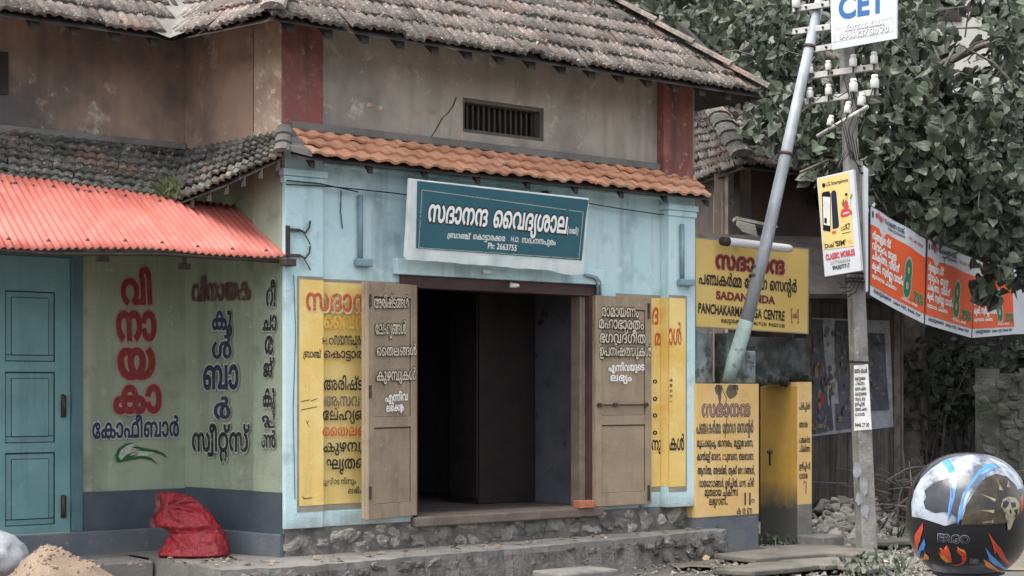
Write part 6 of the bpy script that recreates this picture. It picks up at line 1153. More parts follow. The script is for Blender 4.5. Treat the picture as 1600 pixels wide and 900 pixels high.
# red corrugated awning
def aw(u, v):                                         # u along, v from top to eave
    a = Vector(LW.at(-3.3, .5, 0)); 
    bot0, bot1 = FA.at(-3.0, .02, Z(0, 384, .0) + .0), P(452, 402, 14.46)
    top0, top1 = FA.at(-3.0, -.80, P(0, 283, 14.0).z + .08), P(372, 325, 14.98)
    p = top0.lerp(top1, u).lerp(bot0.lerp(bot1, u), v)
    n = Vector((.3, -.38, .85)).normalized()
    return p + n * (.011 * math.sin(u * 2 * math.pi * 46)) + n * (.009 * ((u * 4.6) % 1) + .006 * noise.noise(Vector((u * 14, v * 3, 0)))) + Vector((0, 0, -.02 * math.sin(u * 9) * v - .012 * math.sin(u * 3.1 + 1)))
bot0 = FA.at(-3.0, .02, 1.75 + 1.12); 
mb = MB(); mb.grid(aw, 46 * 8, 6)
awn = mb.build('awning', M['awning'], wing)
for k in range(9):                                    # roofing bolts along the two battens
    for v_ in (.12, .9):
        c = aw((k * 5 + 3.25) / 46, v_); bm_ = MB(); bm_.lathe(c, [(.018, -.004), (.018, .003), (.008, .006), (.008, .014), (0, .015)], Vector((.3, -.38, .85)), 8); bm_.build('bolt', M['metaldark'], awn)
md = awn.modifiers.new('sheet', 'SOLIDIFY'); md.thickness = .004; md.offset = -1
mb = MB()
pts = [aw(u, .97) + Vector((0, 0, -.045)) for u in (0, .3, .6, .97)]; mb.tube(pts, .018, 6)
for u in (.12, .48, .83):
    a, b = aw(u, .95) + Vector((0, 0, -.045)), aw(u, .03) + Vector((0, 0, -.04)); mb.tube([a, b], .016, 6)
mb.build('awning_pipe', M['metaldark'], awn)
for px, py, Y in ((288, 412, 14.9), (160, 400, 14.4)):
    mb = MB(); c = P(px, py, Y); mb.tube([c, c + Vector((0, 0, .14))], .02, 8); mb.box(FA, (c - P0).dot(U) - .05, (c - P0).dot(U) + .05, (c - P0).dot(N) - .03, (c - P0).dot(N) + .03, c.z - .05, c.z); mb.build('lamp_holder', M['ventwood'], wing)
# service bracket at the corner of the shop
mb = MB(); bs_ = S(453, .06)
for py in (358, 398):
    z_ = Z(453, py, .1); mb.box(FA, bs_ - .03, bs_ + .10, .051, .075, z_ - .012, z_ + .012)
    c = FA.at(bs_ + .10, .07, z_)
    mb.tube([c, c + U * .05 + Vector((0, 0, -.02)), c + U * .09 + Vector((0, 0, .03)), c + U * .10 + Vector((0, 0, .09))], .009, 6)
    mb.tube([c + U * .02, c + U * .05 + N * .05 + Vector((0, 0, -.09)), c + U * .10 + Vector((0, 0, -.12))], .006, 5)
mb.box(FA, bs_ - .04, bs_ - .005, .051, .072, Z(453, 402, .1), Z(453, 352, .1)); mb.build('cable_bracket', M['metaldark'], shop)
mb = MB(); mb.box(FA, S(441, .1), S(458, .1), .06, .16, Z(445, 416, .1), Z(445, 404, .1)); mb.build('gutter_end', M['metaldark'], shop, bevel=.008)

# ------------------------------------------------------------------ things on the step
mb = MB(); bc = FA.on(917, 789, .12); mb.box(FA, S(905, .12), S(929, .12), .03, .13, ZF + .001, ZF + .075)
tag(mb.build('brick', M['brick'], bevel=.006), 'single orange brick holding the right door leaf on the threshold', 'brick')
# red sack
M['sackhem'] = mat('frayed pinkish sack hem', (.24, .08, .08), (.16, .03, .035), 20, bump=0)
def sack():
    """slumped woven sack: each level's left and right edge, pillow shaped in depth, creased all over"""
    sil = [(866, 249, 356), (863, 246, 358), (856, 249, 357.5), (846, 257, 355), (837, 263, 351), (830, 265, 348), (825, 258, 345), (819, 243, 342), (812, 239.5, 337), (803, 242, 329), (795, 247, 321), (788, 249, 314), (781, 248, 306), (775, 247, 296), (770, 247.5, 282), (767, 249, 266)]
    Y = 14.55; s = MB(); s.smooth = True; n = 72; rows = []
    zs = Vector((4.2, 1.7, 9.3)); xl0 = (247 - CX) / (FPX / Y)
    fine = []
    for (y0, l0, r0), (y1, l1, r1) in zip(sil, sil[1:]):
        for k in range(4): t = k / 4; fine.append((y0 + (y1 - y0) * t, l0 + (l1 - l0) * t, r0 + (r1 - r0) * t))
    fine.append(sil[-1])
    k0 = FPX / Y; shift = (EYE - (866 - CY) / k0) - ZL
    for y, l, r in fine:
        xl_, xr_ = (l - CX) / k0, (r - CX) / k0; z = EYE - (y - CY) / k0 - shift + .004; c = (xl_ + xr_) / 2; w = (xr_ - xl_) / 2; h = (866 - y) / 99
        dpt = w * (.80 - .35 * h) * (1 if h > .03 else .8)
        row = []
        for j in range(n):
            a = 6.28318 * j / n; ca, sa = math.cos(a), math.sin(a)
            p = Vector((c + (abs(ca) ** .85) * math.copysign(w, ca), Y + (abs(sa) ** .8) * math.copysign(dpt, sa) + .10 * h, z))
            q = p * 3.2 + zs
            # creases fan out from the neck on the upper left; sharp ridges between slack panels
            ang = math.atan2(p.z - (ZL + .42), p.x - (xl0 + .05)); rr = math.hypot(p.z - ZL - .42, p.x - xl0 - .05)
            fold = (1 - abs(noise.noise(Vector((ang * 3.2 + sa * 1.3, rr * 1.6, sa * 1.4)) + zs)) * 2) ** 3 * .045
            fold = fold if fold > 0 else 0
            crumple = (1 - abs(noise.noise(p * 8 + zs)) * 2) ** 2 * .022 + noise.noise(p * 26) * .006
            d = Vector((ca * .5, sa, .15)); e = (.035 - fold - crumple) * (1 if h > .02 else .2)
            if ca < -.55 and h > .38: e *= .5
            row.append(p - d * e * (1.0 if sa < 0 or True else 0))
        rows.append(row)
    i0 = len(s.v)
    for r in rows: s.v += r
    for i in range(len(rows) - 1):
        for j in range(n): s.idx((i0 + i * n + j, i0 + i * n + (j + 1) % n, i0 + (i + 1) * n + (j + 1) % n, i0 + (i + 1) * n + j))
    s.idx([i0 + j for j in reversed(range(n))]); s.idx([i0 + (len(rows) - 1) * n + j for j in range(n)])
    s.smooth = False
    # frayed hem of the open mouth on the left
    sm = []
    for y, l in ((768, 247.5), (777, 246.5), (788, 248), (797, 245.5), (806, 240), (814, 238), (821, 242)): sm.append(Vector(((l - 1 - CX) / k0, Y + .02, EYE - (y - CY) / k0 - shift)))
    s.mi = 1
    for a_, b_ in zip(sm, sm[1:]):
        w = Vector((-.012, random.uniform(-.03, .0), 0)); s.face([a_ + Vector((.02, -.03, 0)), b_ + Vector((.02, -.03, 0)), b_ + w + Vector((0, -.05, 0)), a_ + w * random.uniform(.3, 1.2) + Vector((0, -.05, 0))])
    o = s.build('sack', [M['sack'], M['sackhem']])
    return tag(o, 'crumpled red plastic sack with an open mouth slumped against the grey dado', 'sack')
sack()
# sand heap with a white sack behind it
mb = MB(); hc = Vector((-3.50, 12.75, 0))
def sandp(u, v):
    r = u * .74; w = v * 6.2832
    x, y = math.cos(w) * r, math.sin(w) * r * .8
    h = .585 * max(0, 1 - (u * u * .35 + u * .65)) * (1 if u > .12 else .97 + .03 * u / .12) + .10 * noise.noise(Vector((x * 3, y * 3, 2))) + .02 * noise.noise(Vector((x * 11, y * 11, 5)))
    return hc + Vector((x, y, max(-.05, h - .02 * u)))
mb.grid(sandp, 40, 60)
for _ in range(260):
    p = sandp(random.uniform(.05, .9), random.random()); mb.rnd = random.random(); s_ = random.uniform(.006, .02); mb.rock(p, s_, s_, s_ * .7, sub=1)
tag(mb.build('sand_heap', M['sand']), 'heap of pale brown sand in front of the teal door', 'sand heap')
mb = MB(); mb.smooth = True; wc = P(-26, 868, 13.35); wc.z = ZL + .13 
mb.rock(wc, .34, .24, .22, rot=Matrix.Rotation(.2, 3, 'Y'), sub=4, amp=.28, sq=.3); mb.rock(wc + Vector((.26, -.02, -.08)), .1, .1, .09, sub=3, amp=.3)
tag(mb.build('sack', M['sackwhite']), 'white plastic sack lying half behind the sand heap', 'sack')
mb = MB(); c = P(107, 874, 13.2); 
mb.rock(c + Vector((0, 0, -.03)), .06, .05, .05, sub=3, amp=.6, sq=.3); tag(mb.build('plastic_bag', M['bluebag']), 'small crumpled blue plastic bag beside the sand heap', 'bag')

# ------------------------------------------------------------------ compound wall, yellow gate piers
gp = thing('gate_pier', FA.at(S(1140), -.1, 0), 'broad yellow painted wall pier with black hand lettering under the yoga sign board', 'pier')
a0, a1 = S(1087, .15), S(1185, .15)
mb = MB(); zt1 = Z(1087, 600, .15); zb1 = Z(1140, 806, .15)
mb.box(FA, a0, a1, -.3, .15, 0, zt1 + .0); mb.build('core', M['cementblue'], gp)
mb = MB(); mb.box(FA, a0 - .002, a1 + .003, -.302, .156, zb1 + .001, zt1 + .004)
pf_ = mb.build('painted_face', M['yellowold'], gp, bevel=.006)
mb = MB(); mb.box(FA, a0, a0 + .36, -.3, .05, zt1 + .005, Z(1087, 517, .05)); mb.box(FA, S(1152, .05), a1 + .0, -.3, -.1, zt1 + .005, Z(1152, 519, .05)); 
mb.box(FA, S(1158, .05), S(1176, .05), -.28, .10, zt1 + .006, Z(1152, 548, .05))
mb.build('top_block', M['mossy'], gp, bevel=.015)
t = MB()
IK = [M['ink'], M['inkfade'], M['inkreddark'], M['halored'], M['inkorange']]
both(t, FA, 'സദാനന്ദ', (1097, 650.5), (1172, 649.5), 18, .1575, 3, 2, 14, 60)
both(t, FA, 'പഞ്ചകർമ്മ യോഗ സെന്റർ', (1088, 677), (1177, 675.5), 14, .1575, 1, 0, 10, 40)
for s, x0, x1, y in (('മൂലക്കുരു, ഭഗന്ദരം, മുട്ടുവേദന,', 1089, 1177, 698), ('കാൽമുട്ട് വേദന, നടുവേദന, തലവേദന,', 1089, 1178, 719), ('ആസ്ത്മ, അലർജി, ത്വക്ക് രോഗങ്ങൾ,', 1090, 1179, 741),
                     ('വാതരോഗങ്ങൾ, ഉഴിച്ചിൽ, ധാര, കിഴി', 1092, 1178, 761), ('മുതലായ ചികിത്സ', 1101, 1153, 775), ('ലഭ്യമാണ്..', 1108, 1137, 789)):
    word(t, FA, ml(s, 30), (x0, y), (x1, y - .6), 9.5, .158, 0)
word(t, FA, la('11', .05), (1163, 788), (1173, 787.6), 18, .158, 2); word(t, FA, ml('ന', 20), (1174, 786), (1179, 785.8), 6, .158, 2)
for s, x0, x1 in (('ക', 1151, 1158), ('ര', 1160, 1165), ('ണ', 1167, 1175)): word(t, FA, ml(s, 20), (x0, 803), (x1, 802.8), 9, .158, 2)
t.words('lettering', IK, pf_)
t = MB()
ck = [(1127, 602), (1130, 612), (1135, 622), (1133, 640), (1136, 652), (1134, 668), (1133, 684)]
for a, b in zip(ck, ck[1:]): t.face([FA.on(a[0] - .7, a[1], .157), FA.on(a[0] + .7, a[1], .157), FA.on(b[0] + .7, b[1], .157), FA.on(b[0] - .7, b[1], .157)])
random.seed(5)
for cx_, cy_, rx, ry in ((1122, 606, 6, 12), (1143, 608, 9, 14), (1124, 616, 3, 16), (1150, 604, 5, 8)):
    t.face([FA.on(cx_ + math.cos(.45 * k) * rx * random.uniform(.6, 1.2), max(601, cy_ + math.sin(.45 * k) * ry * random.uniform(.6, 1.2)), .1568) for k in range(14)])
M['stain'] = mat('dark rust stain', (.16, .12, .085), (.09, .075, .06), 8)
t.build('stain', M['stain'], pf_)
# second pier and lintel
g2 = thing('gate_pier', FA.at(S(1258), -.2, 0), 'narrow yellow gate pier with black lettering on the far side of the open gateway', 'pier')
b0, b1 = S(1246, .13), S(1269, .13)
mb = MB(); zt2, zb2_ = Z(1257, 597, .13), Z(1257, 788, .13)
mb.box(FA, b0, b1, -.42, .13, 0, zb2_); mb.build('base', M['cement'], g2, bevel=.01)
mb = MB(); mb.box(FA, b0 + .003, b1 - .003, -.42, .128, zb2_, zt2); pf2 = mb.build('painted_face', M['yellowold'], g2, bevel=.004)
zg = Z(1220, 775, -.1)
mb = MB(); mb.box(FA, b0 - .004, b0 + .002, -.42, .126, .001, zt2 - .05); mb.build('painted_side', M['yellowgate'], g2)
mb = MB(); mb.box(FA, S(1252, .2), S(1285, .2), .14, .52, 0, .17); mb.build('footing', M['cement'], g2, bevel=.02)
t = MB()
for s, y in (('പിഴിച്ചിൽ', 640), ('ഞവര', 668), ('പഞ്ചകർമ്മ', 692), ('ചികിത്സ', 706), ('ഉഴിച്ചിൽ', 733), ('ധാര', 748)):
    word(t, FA, ml(s, 24), (1249, y), (1266 if len(s) > 5 else 1262, y - .5), 7.5, .131, 0)
word(t, FA, ml('ി', 10), (1255, 772), (1260, 772), 14, .131, 1)
t.words('lettering', IK, pf2)
mb = MB(); mb.box(FA, a1 - .05, b1 + .02, -.36, .02, zt2 + .012, Z(1200, 527, 0)); 
for k in range(40):
    s_ = random.uniform(a1 - .02, b1); mb.rnd = random.random(); mb.rock(FA.at(s_, random.uniform(-.05, .06), zt2 + random.uniform(.0, .06)), .06, .06, .04, sub=2, amp=.5)
lint = mb.build('gate_lintel', M['blackmoss'], bevel=.01); tag(lint, 'moss blackened concrete lintel bridging the gateway beneath the yoga sign board', 'lintel')
# open steel gate seen edge-on, inside the gateway
mb = MB(); ge = FA.at(a1 + .035, .06, 0)
gpl = Plane(ge, -U, -N * 1.0 + U * .05)
mb.hexa([ge + U * -.02, ge + U * .02, ge - N * .75 + U * .06, ge - N * .75 + U * .02] + [q + Vector((0, 0, zt2)) for q in (ge + U * -.02, ge + U * .02, ge - N * .75 + U * .06, ge - N * .75 + U * .02)])
gate = mb.build('gate_leaf', M['metaldark'], bevel=.004); tag(gate, 'dark steel gate leaf folded back beside the broad yellow pier', 'gate')
mb = MB(); c = FA.on(1203, 706, -.02); mb.tube([c + U * -.04, c, c + Vector((0, 0, -.15))], .012, 6); mb.lathe(c, [(0, -.02), (.025, -.02), (.025, .02), (0, .02)], N, 10); mb.build('handle', M['metaldark'], gate)

# yoga sign board
ys = thing('sign_board', FA.at(S(1175, .0), .0, Z(1175, 520, 0)), 'yellow painted board advertising a panchakarma yoga centre, behind the leaning pole', 'sign')
YP = Plane.pts(FA.on(1086.5, 511, .03), FA.on(1263.5, 522, .03), FA.on(1085, 370, .03))
mb = MB(); slab(mb, YP, [(1086.5, 511), (1263.5, 522), (1264.5, 388.5), (1085, 370)], .05); yb_ = mb.build('board', M['yellowsign'], ys)
mb = MB(); frame_line(mb, YP, [(1085, 370), (1264.5, 388.5), (1263.5, 522), (1086.5, 511)], 1.6, .004); mb.build('rim', M['border'], ys)
t = MB()
both(t, YP, 'സദാനന്ദ', (1118, 418.5), (1226, 428), 20, .004, 0, 1, 42, 74)
word(t, YP, ml('പഞ്ചകർമ്മ യോഗ സെന്റർ', 26), (1092, 443), (1245, 457), 15, .005, 2)
d = la('SADANANDA', .03); word(t, YP, la('SADANANDA', .06), (1119, 466.5), (1211, 475), 12.5, .004, 1, ref=d); word(t, YP, d, (1119, 466.5), (1211, 475), 12.5, .006, 0)
word(t, YP, la('PANCHAKARMA YOGA CENTRE', .035), (1091, 488), (1226, 501), 15.5, .005, 2)
word(t, YP, la('[', .0), (1236.5, 499), (1238.5, 499), 18, .005, 0); word(t, YP, la(']', .0), (1246, 500), (1248, 500), 18, .005, 0); word(t, YP, ml('രജി', 10), (1238.5, 497), (1246, 497.5), 7, .005, 0)
word(t, YP, ml('കൊട്ടാരക്കര', 18), (1127, 503.8), (1160, 506), 6, .005, 2); word(t, YP, la('9446271234  9745271230', .03), (1172, 507), (1226, 512), 5.5, .005, 2)
t.words('lettering', [M['inkred'], M['halored'], M['ink']], ys)
tl = thing('tube_light', FA.on(1180, 385, .2), 'white tube light housing with dark end cap mounted over the yellow yoga board', 'lamp')
mb = MB(); a, b = FA.on(1131, 377, .16), FA.on(1235, 389, .16)
d = (b - a).normalized()
mb.lathe(a, [(0.045, .04), (.047, .05), (.047, (b - a).length - .05), (.04, (b - a).length), (0, (b - a).length + .005)], d, 14); mb.build('housing', M['tubewhite'], tl)
mb = MB(); mb.lathe(a, [(0, -.03), (.045, -.03), (.05, .0), (.05, .06)], d, 14); mb.build('end_cap', M['metaldark'], tl)
mb = MB()
for f_ in (.3, .75): c = a + d * (b - a).length * f_; mb.tube([c, c - N * .13 + Vector((0, 0, -.02))], .014, 6)
mb.build('bracket', M['metaldark'], tl)
mb = MB(); mb.prism([P(1152, 345, 18.9), P(1180, 352, 18.9), P(1184, 370, 18.9), P(1160, 362, 18.9), P(1151, 352, 18.9)], (0, .05, .01)); mb.prism([P(1150, 338, 18.95), P(1215, 352, 18.95), P(1215, 356, 18.95), P(1150, 343, 18.95)], (0, .3, 0))
tag(mb.build('metal_scrap', M['concrete']), 'broken grey sheet lodged above the tube light behind the leaning pole', 'scrap')
# ------------------------------------------------------------------ electricity pole, its strut and everything fixed to it
YPOLE = 17.55
base = P(1355, 872, YPOLE); base.z = -.05
pole = thing('utility_pole', Vector((base.x, base.y, 0)), 'weathered square concrete electricity pole with insulators, paper notice and signs fixed to it', 'pole')
topP = P(1317, -60, YPOLE)
def sq_tube(mb, a, b, wa, wb, ang=.6):
    i = len(mb.v)
    for p, w in ((a, wa), (b, wb)):
        for k in range(4):
            q = ang + math.pi / 4 + k * math.pi / 2; mb.v.append(p + Vector((math.cos(q), math.sin(q), 0)) * w * .7071)
    for k in range(4): mb.idx((i + k, i + (k + 1) % 4, i + 4 + (k + 1) % 4, i + 4 + k))
    mb.idx((i + 3, i + 2, i + 1, i)); mb.idx((i + 4, i + 5, i + 6, i + 7))
mb = MB(); sq_tube(mb, base, topP, .175, .115, .25); pc = mb.build('shaft', M['concrete'], pole, bevel=.012)
mb = MB(); ax = lambda z: base.lerp(topP, (z - base.z) / (topP.z - base.z))
for py in (428, 436, 441, 566): z_ = EYE + (CY - py) / FPX * YPOLE; mb.lathe(ax(z_), [(.115, -.012), (.12, 0), (.115, .012)], Vector((.05, 0, 1)), 16)
mb.build('wire_tie', M['wire'], pole)
NP = Plane(P(1348, 620, YPOLE) + Vector((0, -.10, 0)), Vector((-.12, -1, 0)))
mb = MB(); 
for k in range(1): mb.prism([NP.on(1334, 571, .0), NP.on(1334.5, 673, .0), NP.on(1362, 671, .0), NP.on(1356, 569, .0)], NP.n * .004)
nt = mb.build('notice', M['paper'], pole); t = MB()
word(t, NP, ml('ഓണം ഓഫർ', 34), (1335, 583), (1355, 582.5), 6, .006)
for k, s in enumerate(('കൊട്ടാരക്കര', 'ചികിത്സ', 'മുതലായ ചികിത്സ', 'കൊട്ടാരക്കര', 'വിവാഹം, യാത്ര', 'ഉഴിച്ചിൽ', 'മുതലായ ചികിത്സ', 'ധാര')):
    word(t, NP, ml(s, 26), (1336, 594 + k * 8), (1336 + random.uniform(15, 20), 593.6 + k * 8), 4.6, .006)
word(t, NP, la('9446 27 30', .04), (1336, 667), (1358, 666.5), 6, .006)
t.words('lettering', M['ink'], nt)
mb = MB()
for px, py, w, h in ((1340, 735, 8, 14), (1351, 760, 7, 20), (1342, 780, 6, 10), (1352, 800, 8, 12)):
    mb.face([NP.on(px + math.cos(.57 * k) * w * random.uniform(.6, 1.1), py + math.sin(.57 * k) * h * random.uniform(.6, 1.1), .004) for k in range(11)])
mb.build('paper_scrap', M['papergrey'], pole)
# cross arms (they run towards the viewer on the right)
AD = Vector((.712, -.702, 0)); ANn = Vector((AD.y, -AD.x, 0))
AP = Plane(P(1322, 100, YPOLE) + Vector((-.05, -.12, 0)), ANn, AD)
arms = thing('crossarm_set', AP.on(1320, 150, 0), 'pale steel crossarms bolted to the concrete pole beneath the board marked CET', 'crossarm')
def arm(x0, y0, x1, y1, h=9):
    mb = MB(); p, q = AP.on(x0, y0, 0), AP.on(x1, y1, 0); hh = h / FPX * p.y
    n = AP.n; up = Vector((0, 0, hh)); e = .012
    mb.hexa([p, q, q - n * .06, p - n * .06, p + up * .2, q + up * .2, q - n * .06 + up * .2, p - n * .06 + up * .2])
    mb.hexa([p + n * .001, q + n * .001, q - n * .008, p - n * .008] + [v + up for v in (p + n * .001, q + n * .001, q - n * .008, p - n * .008)])
    a = mb.build('crossarm', M['arm'], arms, bevel=.003)
    mb = MB()
    for f_ in (.12, .38, .82): c = p.lerp(q, f_) + up * .5; mb.lathe(c, [(.014, -.01), (.014, .014), (0, .014)], n, 8)
    mb.build('bolt', M['metaldark'], a)
arm(1258, 124, 1372, 108); arm(1258, 163.5, 1372, 147.5); arm(1238, 19, 1296, 10); arm(1238, 54, 1297, 46); arm(1257, 84, 1299, 77)
mb = MB(); mb.tube([AP.on(1277, 213, .03), AP.on(1356, 166, .03)], .022, 6); mb.build('crossarm', M['arm'], arms)
mb = MB(); p_ = AP.on(1277, 213, .05)
insproto = None
def insulator(px, py, s=1.0, tilt=(0, 0)):
    global insproto
    loc = AP.on(px, py, .03)
    if insproto is None:
        t = thing('insulator', loc, '', '', None)
        mb = MB(); mb.lathe(loc, [(0, -.066), (.034, -.066), (.041, -.058), (.042, .006), (.038, .018), (.031, .022), (.031, .032), (.034, .036), (.033, .05), (.026, .062), (0, .066)], n=16); mb.build('porcelain_body', M['porcelain'], t)
        mb = MB(); mb.tube([loc + Vector((0, 0, -.063)), loc + Vector((0, 0, -.13))], .009, 6); mb.build('pin', M['metaldark'], t)
        insproto = t
    else:
        t = copy_tree(insproto); t.location = loc
    t.scale = (s, s, s); t.rotation_euler = (tilt[0], tilt[1], 0)
    return t
rows = [('upper full crossarm', [(1266, 107), (1294, 102), (1333, 94.5), (1365.5, 90)], .95), ('lower full crossarm', [(1265.5, 145), (1294.6, 140), (1333.7, 133), (1366.7, 127)], 1.08)]
ordw = ['nearest the leaning pole', 'second from the leaning pole', 'third from the leaning pole', 'farthest from the leaning pole']
for rn, ps, sc in rows:
    for k, (x, y) in enumerate(ps):
        tag(insulator(x, y, sc * (1.02 if k > 1 else .84)), f'white porcelain insulator {ordw[k]} on the {rn}', 'insulator', 'insulators on the pole')
tag(insulator(1325, 168, .95, (.0, .12)), 'white porcelain insulator on the slanting bar, the middle one of its three', 'insulator', 'insulators on the pole')
tag(insulator(1346.6, 155, 1.05, (0, .12)), 'white porcelain insulator on the slanting bar, the highest of its three', 'insulator', 'insulators on the pole')
tag(insulator(1298, 188, .85, (0, .2)), 'white porcelain insulator at the low end of the slanting bar', 'insulator', 'insulators on the pole')
tag(insulator(1244, 2, 1.1), 'white porcelain insulator on the topmost crossarm crossing the leaning pole', 'insulator', 'insulators on the pole')
def wire(lists, label, r=.006):
    mb = MB()
    for q in lists: mb.tube(q, r, 5)
    tag(mb.build('loose_wire', M['wire']), label, 'wire')
q = []
for x0, y0, x1, y1 in ((1264, 150, 1294, 133), (1294, 146, 1333, 128), (1333, 138, 1350, 170), (1366, 132, 1346, 160), (1298, 190, 1325, 172)):
    a, b = AP.on(x0, y0, .05), AP.on(x1, y1, .05); q.append([a, a.lerp(b, .4) + Vector((0, 0, -.09)), a.lerp(b, .75) + Vector((.02, 0, -.06)), b])
for k in range(5):
    x = 1318 + k * 6; a = AP.on(x, 120 + k * 9, .06); q.append([a, a + Vector((.06, 0, -.2)), a + Vector((-.03, 0, -.42)), P(1330 + k * 3, 250, YPOLE - .15)])
for k in range(3): q.append([P(1345, 262 + 5 * k, YPOLE - .12), P(1325, 240 - 9 * k, YPOLE - .1), P(1310, 262, YPOLE - .2)])
wire(q, 'tangled black service wires looping between the insulators and down the pole')
wire([[P(1330 + 6 * k, 430, YPOLE - .13), P(1322 + 5 * k, 447 + 3 * k, YPOLE - .16), P(1308 + 4 * k, 440 + 9 * k, YPOLE - .1)] for k in range(4)], 'loose black wire ends hanging from the pole just under the phone shop board')
# leaning strut
Ys = 17.38
st = thing('leaning_pole', G(P(1140, 598, Ys), 0), 'grey tubular steel pole leaning up from the yellow pier, pale green at its foot', 'pole')
s0, s1, s2, s3 = P(1137, 597, Ys), P(1164, 512, Ys + .02), P(1196, 385, Ys + .08), P(1290, -40, Ys + .42)
st.location = G(s0, s0.z); 
mb = MB(); mb.smooth = True; mb.tube([s1 + (s1 - s0) * -.02, s2, s3], [.072, .067, .051], 16); mb.build('tube', M['galv'], st)
mb = MB(); mb.smooth = True; mb.tube([s0, s0.lerp(s1, .35), s1 + (s2 - s1) * .08], [.062, .08, .077], 16); mb.build('painted_foot', M['palegreen'], st)
mb = MB(); d = (s3 - s2).normalized()
for f_, r in ((.02, .084), (.045, .08)): mb.lathe(s1.lerp(s3, f_ + .12), [(r - .01, -.02), (r, -.012), (r, .012), (r - .01, .02)], d, 16)
mb.lathe(P(1228, 241, Ys + .2), [(.068, -.018), (.077, -.012), (.077, .012), (.068, .018)], d, 16); mb.lathe(P(1265, 73, Ys + .33), [(.06, -.018), (.069, -.012), (.069, .012), (.06, .018)], d, 16)
mb.build('collar', M['metaldark'], st)
# CET board
ct = thing('sign_board', P(1350, 68, 17.2), 'white hanging board with blue letters CET at the top of the pole', 'sign')
cA, cB = P(1299.5, 78, 17.36), P(1401, 60, 16.8)
CT = Plane.pts(cA, cB, cA + Vector((0, 0, 1)))
mb = MB(); slab(mb, CT, [(1299.5, 78), (1401, 60), (1402, -60), (1296.5, -50)], .02); mb.build('board', M['bannerwhite'], ct)
t = MB(); 
word(t, CT, la('CET', .035), (1310, 29.5), (1384, 16.5), 36, .004, 0)
t.grp += 1; frame_line(t, CT, [(1304, 45), (1395, 27), (1396, 49), (1302, 66)], .9, .003); 
for i in range(len(t.m) - 4, len(t.m)): t.m[i] = 1
for s, a, b, h in (('KOTTARAKARA', (1321, 48), (1380, 38), 7.5), ('9446127 30 70', (1312, 61.5), (1388, 48.5), 9.5)):
    dd = la(s, .015); word(t, CT, la(s, .075), a, b, h, .004, 2, ref=dd); word(t, CT, dd, a, b, h, .006, 3)
t.words('lettering', [M['cetblue'], M['cetpale'], M['papergrey'], M['white']], ct)
# phone shop board
lg = thing('sign_board', P(1315, 425, 17.1), 'tilted yellow and white phone shop board tied to the concrete pole', 'sign')
l0, l1, l2 = P(1288.5, 432.5, 17.26), P(1345.5, 423, 16.98), P(1276, 278.5, 17.26)
LGp = Plane.pts(l0, l1, l2)
mb = MB(); slab(mb, LGp, [(1288.5, 432.5), (1345.5, 423), (1333, 265), (1276, 278.5)], .05); lgb = mb.build('board', M['bannerwhite'], lg, bevel=.004)
t = MB()
poly(t, LGp, [(1287.0, 390.5), (1334, 384.5), (1326, 269), (1278, 280.5)], .003, 0)
def rrect(c0, c1, c2, c3, o, mi): poly(t, LGp, [c0, c1, c2, c3], o, mi)
poly(t, LGp, [(1286, 360), (1297.5, 362), (1298, 303), (1295, 298.5), (1286.5, 300), (1284, 303)], .005, 1)
poly(t, LGp, [(1287, 351), (1296.8, 353), (1297, 308), (1285.5, 307)], .006, 3)
poly(t, LGp, [(1290, 336), (1294, 338), (1295.5, 322), (1293, 314), (1288.5, 316), (1288, 326)], .0065, 4); poly(t, LGp, [(1288, 348), (1292, 350), (1292, 341), (1288, 340)], .0065, 1)
poly(t, LGp, [(1301, 358), (1309.5, 356), (1311, 352), (1306.5, 300), (1304, 297), (1300, 298.5), (1298.5, 302)], .005, 2)
poly(t, LGp, [(1313, 337), (1316, 340), (1324, 338), (1329, 334), (1330, 337), (1331, 330), (1327, 326), (1324, 325), (1317, 326), (1314, 330)], .005, 5)
for pts_, mi_ in (([(1318, 325), (1326, 324), (1325, 316), (1322, 311), (1319, 316)], 5), ([(1316, 322), (1318, 323), (1319, 313), (1317, 310)], 6), ([(1326, 322), (1328, 321), (1329, 313), (1327, 310), (1325, 315)], 4),
                  ([(1320, 311), (1324, 310.5), (1323.5, 305.5), (1321, 305.5)], 7), ([(1319.5, 306), (1325, 305), (1323, 301), (1321, 301.5)], 1), ([(1313, 318), (1316, 319), (1315.5, 313)], 7), ([(1328, 309), (1331, 303), (1332, 304), (1329, 311)], 6), ([(1317, 333), (1327, 330.5), (1327, 332.5), (1317, 335)], 4)):
    poly(t, LGp, pts_, .0056, mi_)
word(t, LGp, la('NEW', .05), (1300, 366), (1307, 365), 5, .005, 5)
word(t, LGp, la('LG Smartphone', .02), (1291, 291), (1325, 283.5), 6, .005, 1)
t.mi = 5; c = LGp.on(1287, 290, .005); 
poly(t, LGp, [(1287 + 2.6 * math.cos(.6 * k), 289.5 + 3.6 * math.sin(.6 * k)) for k in range(10, -1, -1)], .005, 1)
word(t, LGp, la('LG', .02), (1314.5, 360.5), (1320.5, 359), 6, .005, 1); word(t, LGp, la('K7', .03), (1321.5, 358.8), (1329, 357), 9, .005, 1)
poly(t, LGp, [(1316, 365.5), (1329, 362.5), (1329, 361.6), (1316, 364.4)], .005, 1)
word(t, LGp, la('Dual', .02), (1289, 388), (1303, 385.5), 7, .0055, 1); word(t, LGp, la("'SIM'", .04), (1305, 385), (1322, 382), 8, .0055, 1); word(t, LGp, la('4G', .02), (1325, 381), (1332, 379.5), 6, .0055, 7)
word(t, LGp, la('CLASSIC MOBILES', .05), (1290.5, 406.5), (1336, 397.5), 9, .005, 5)
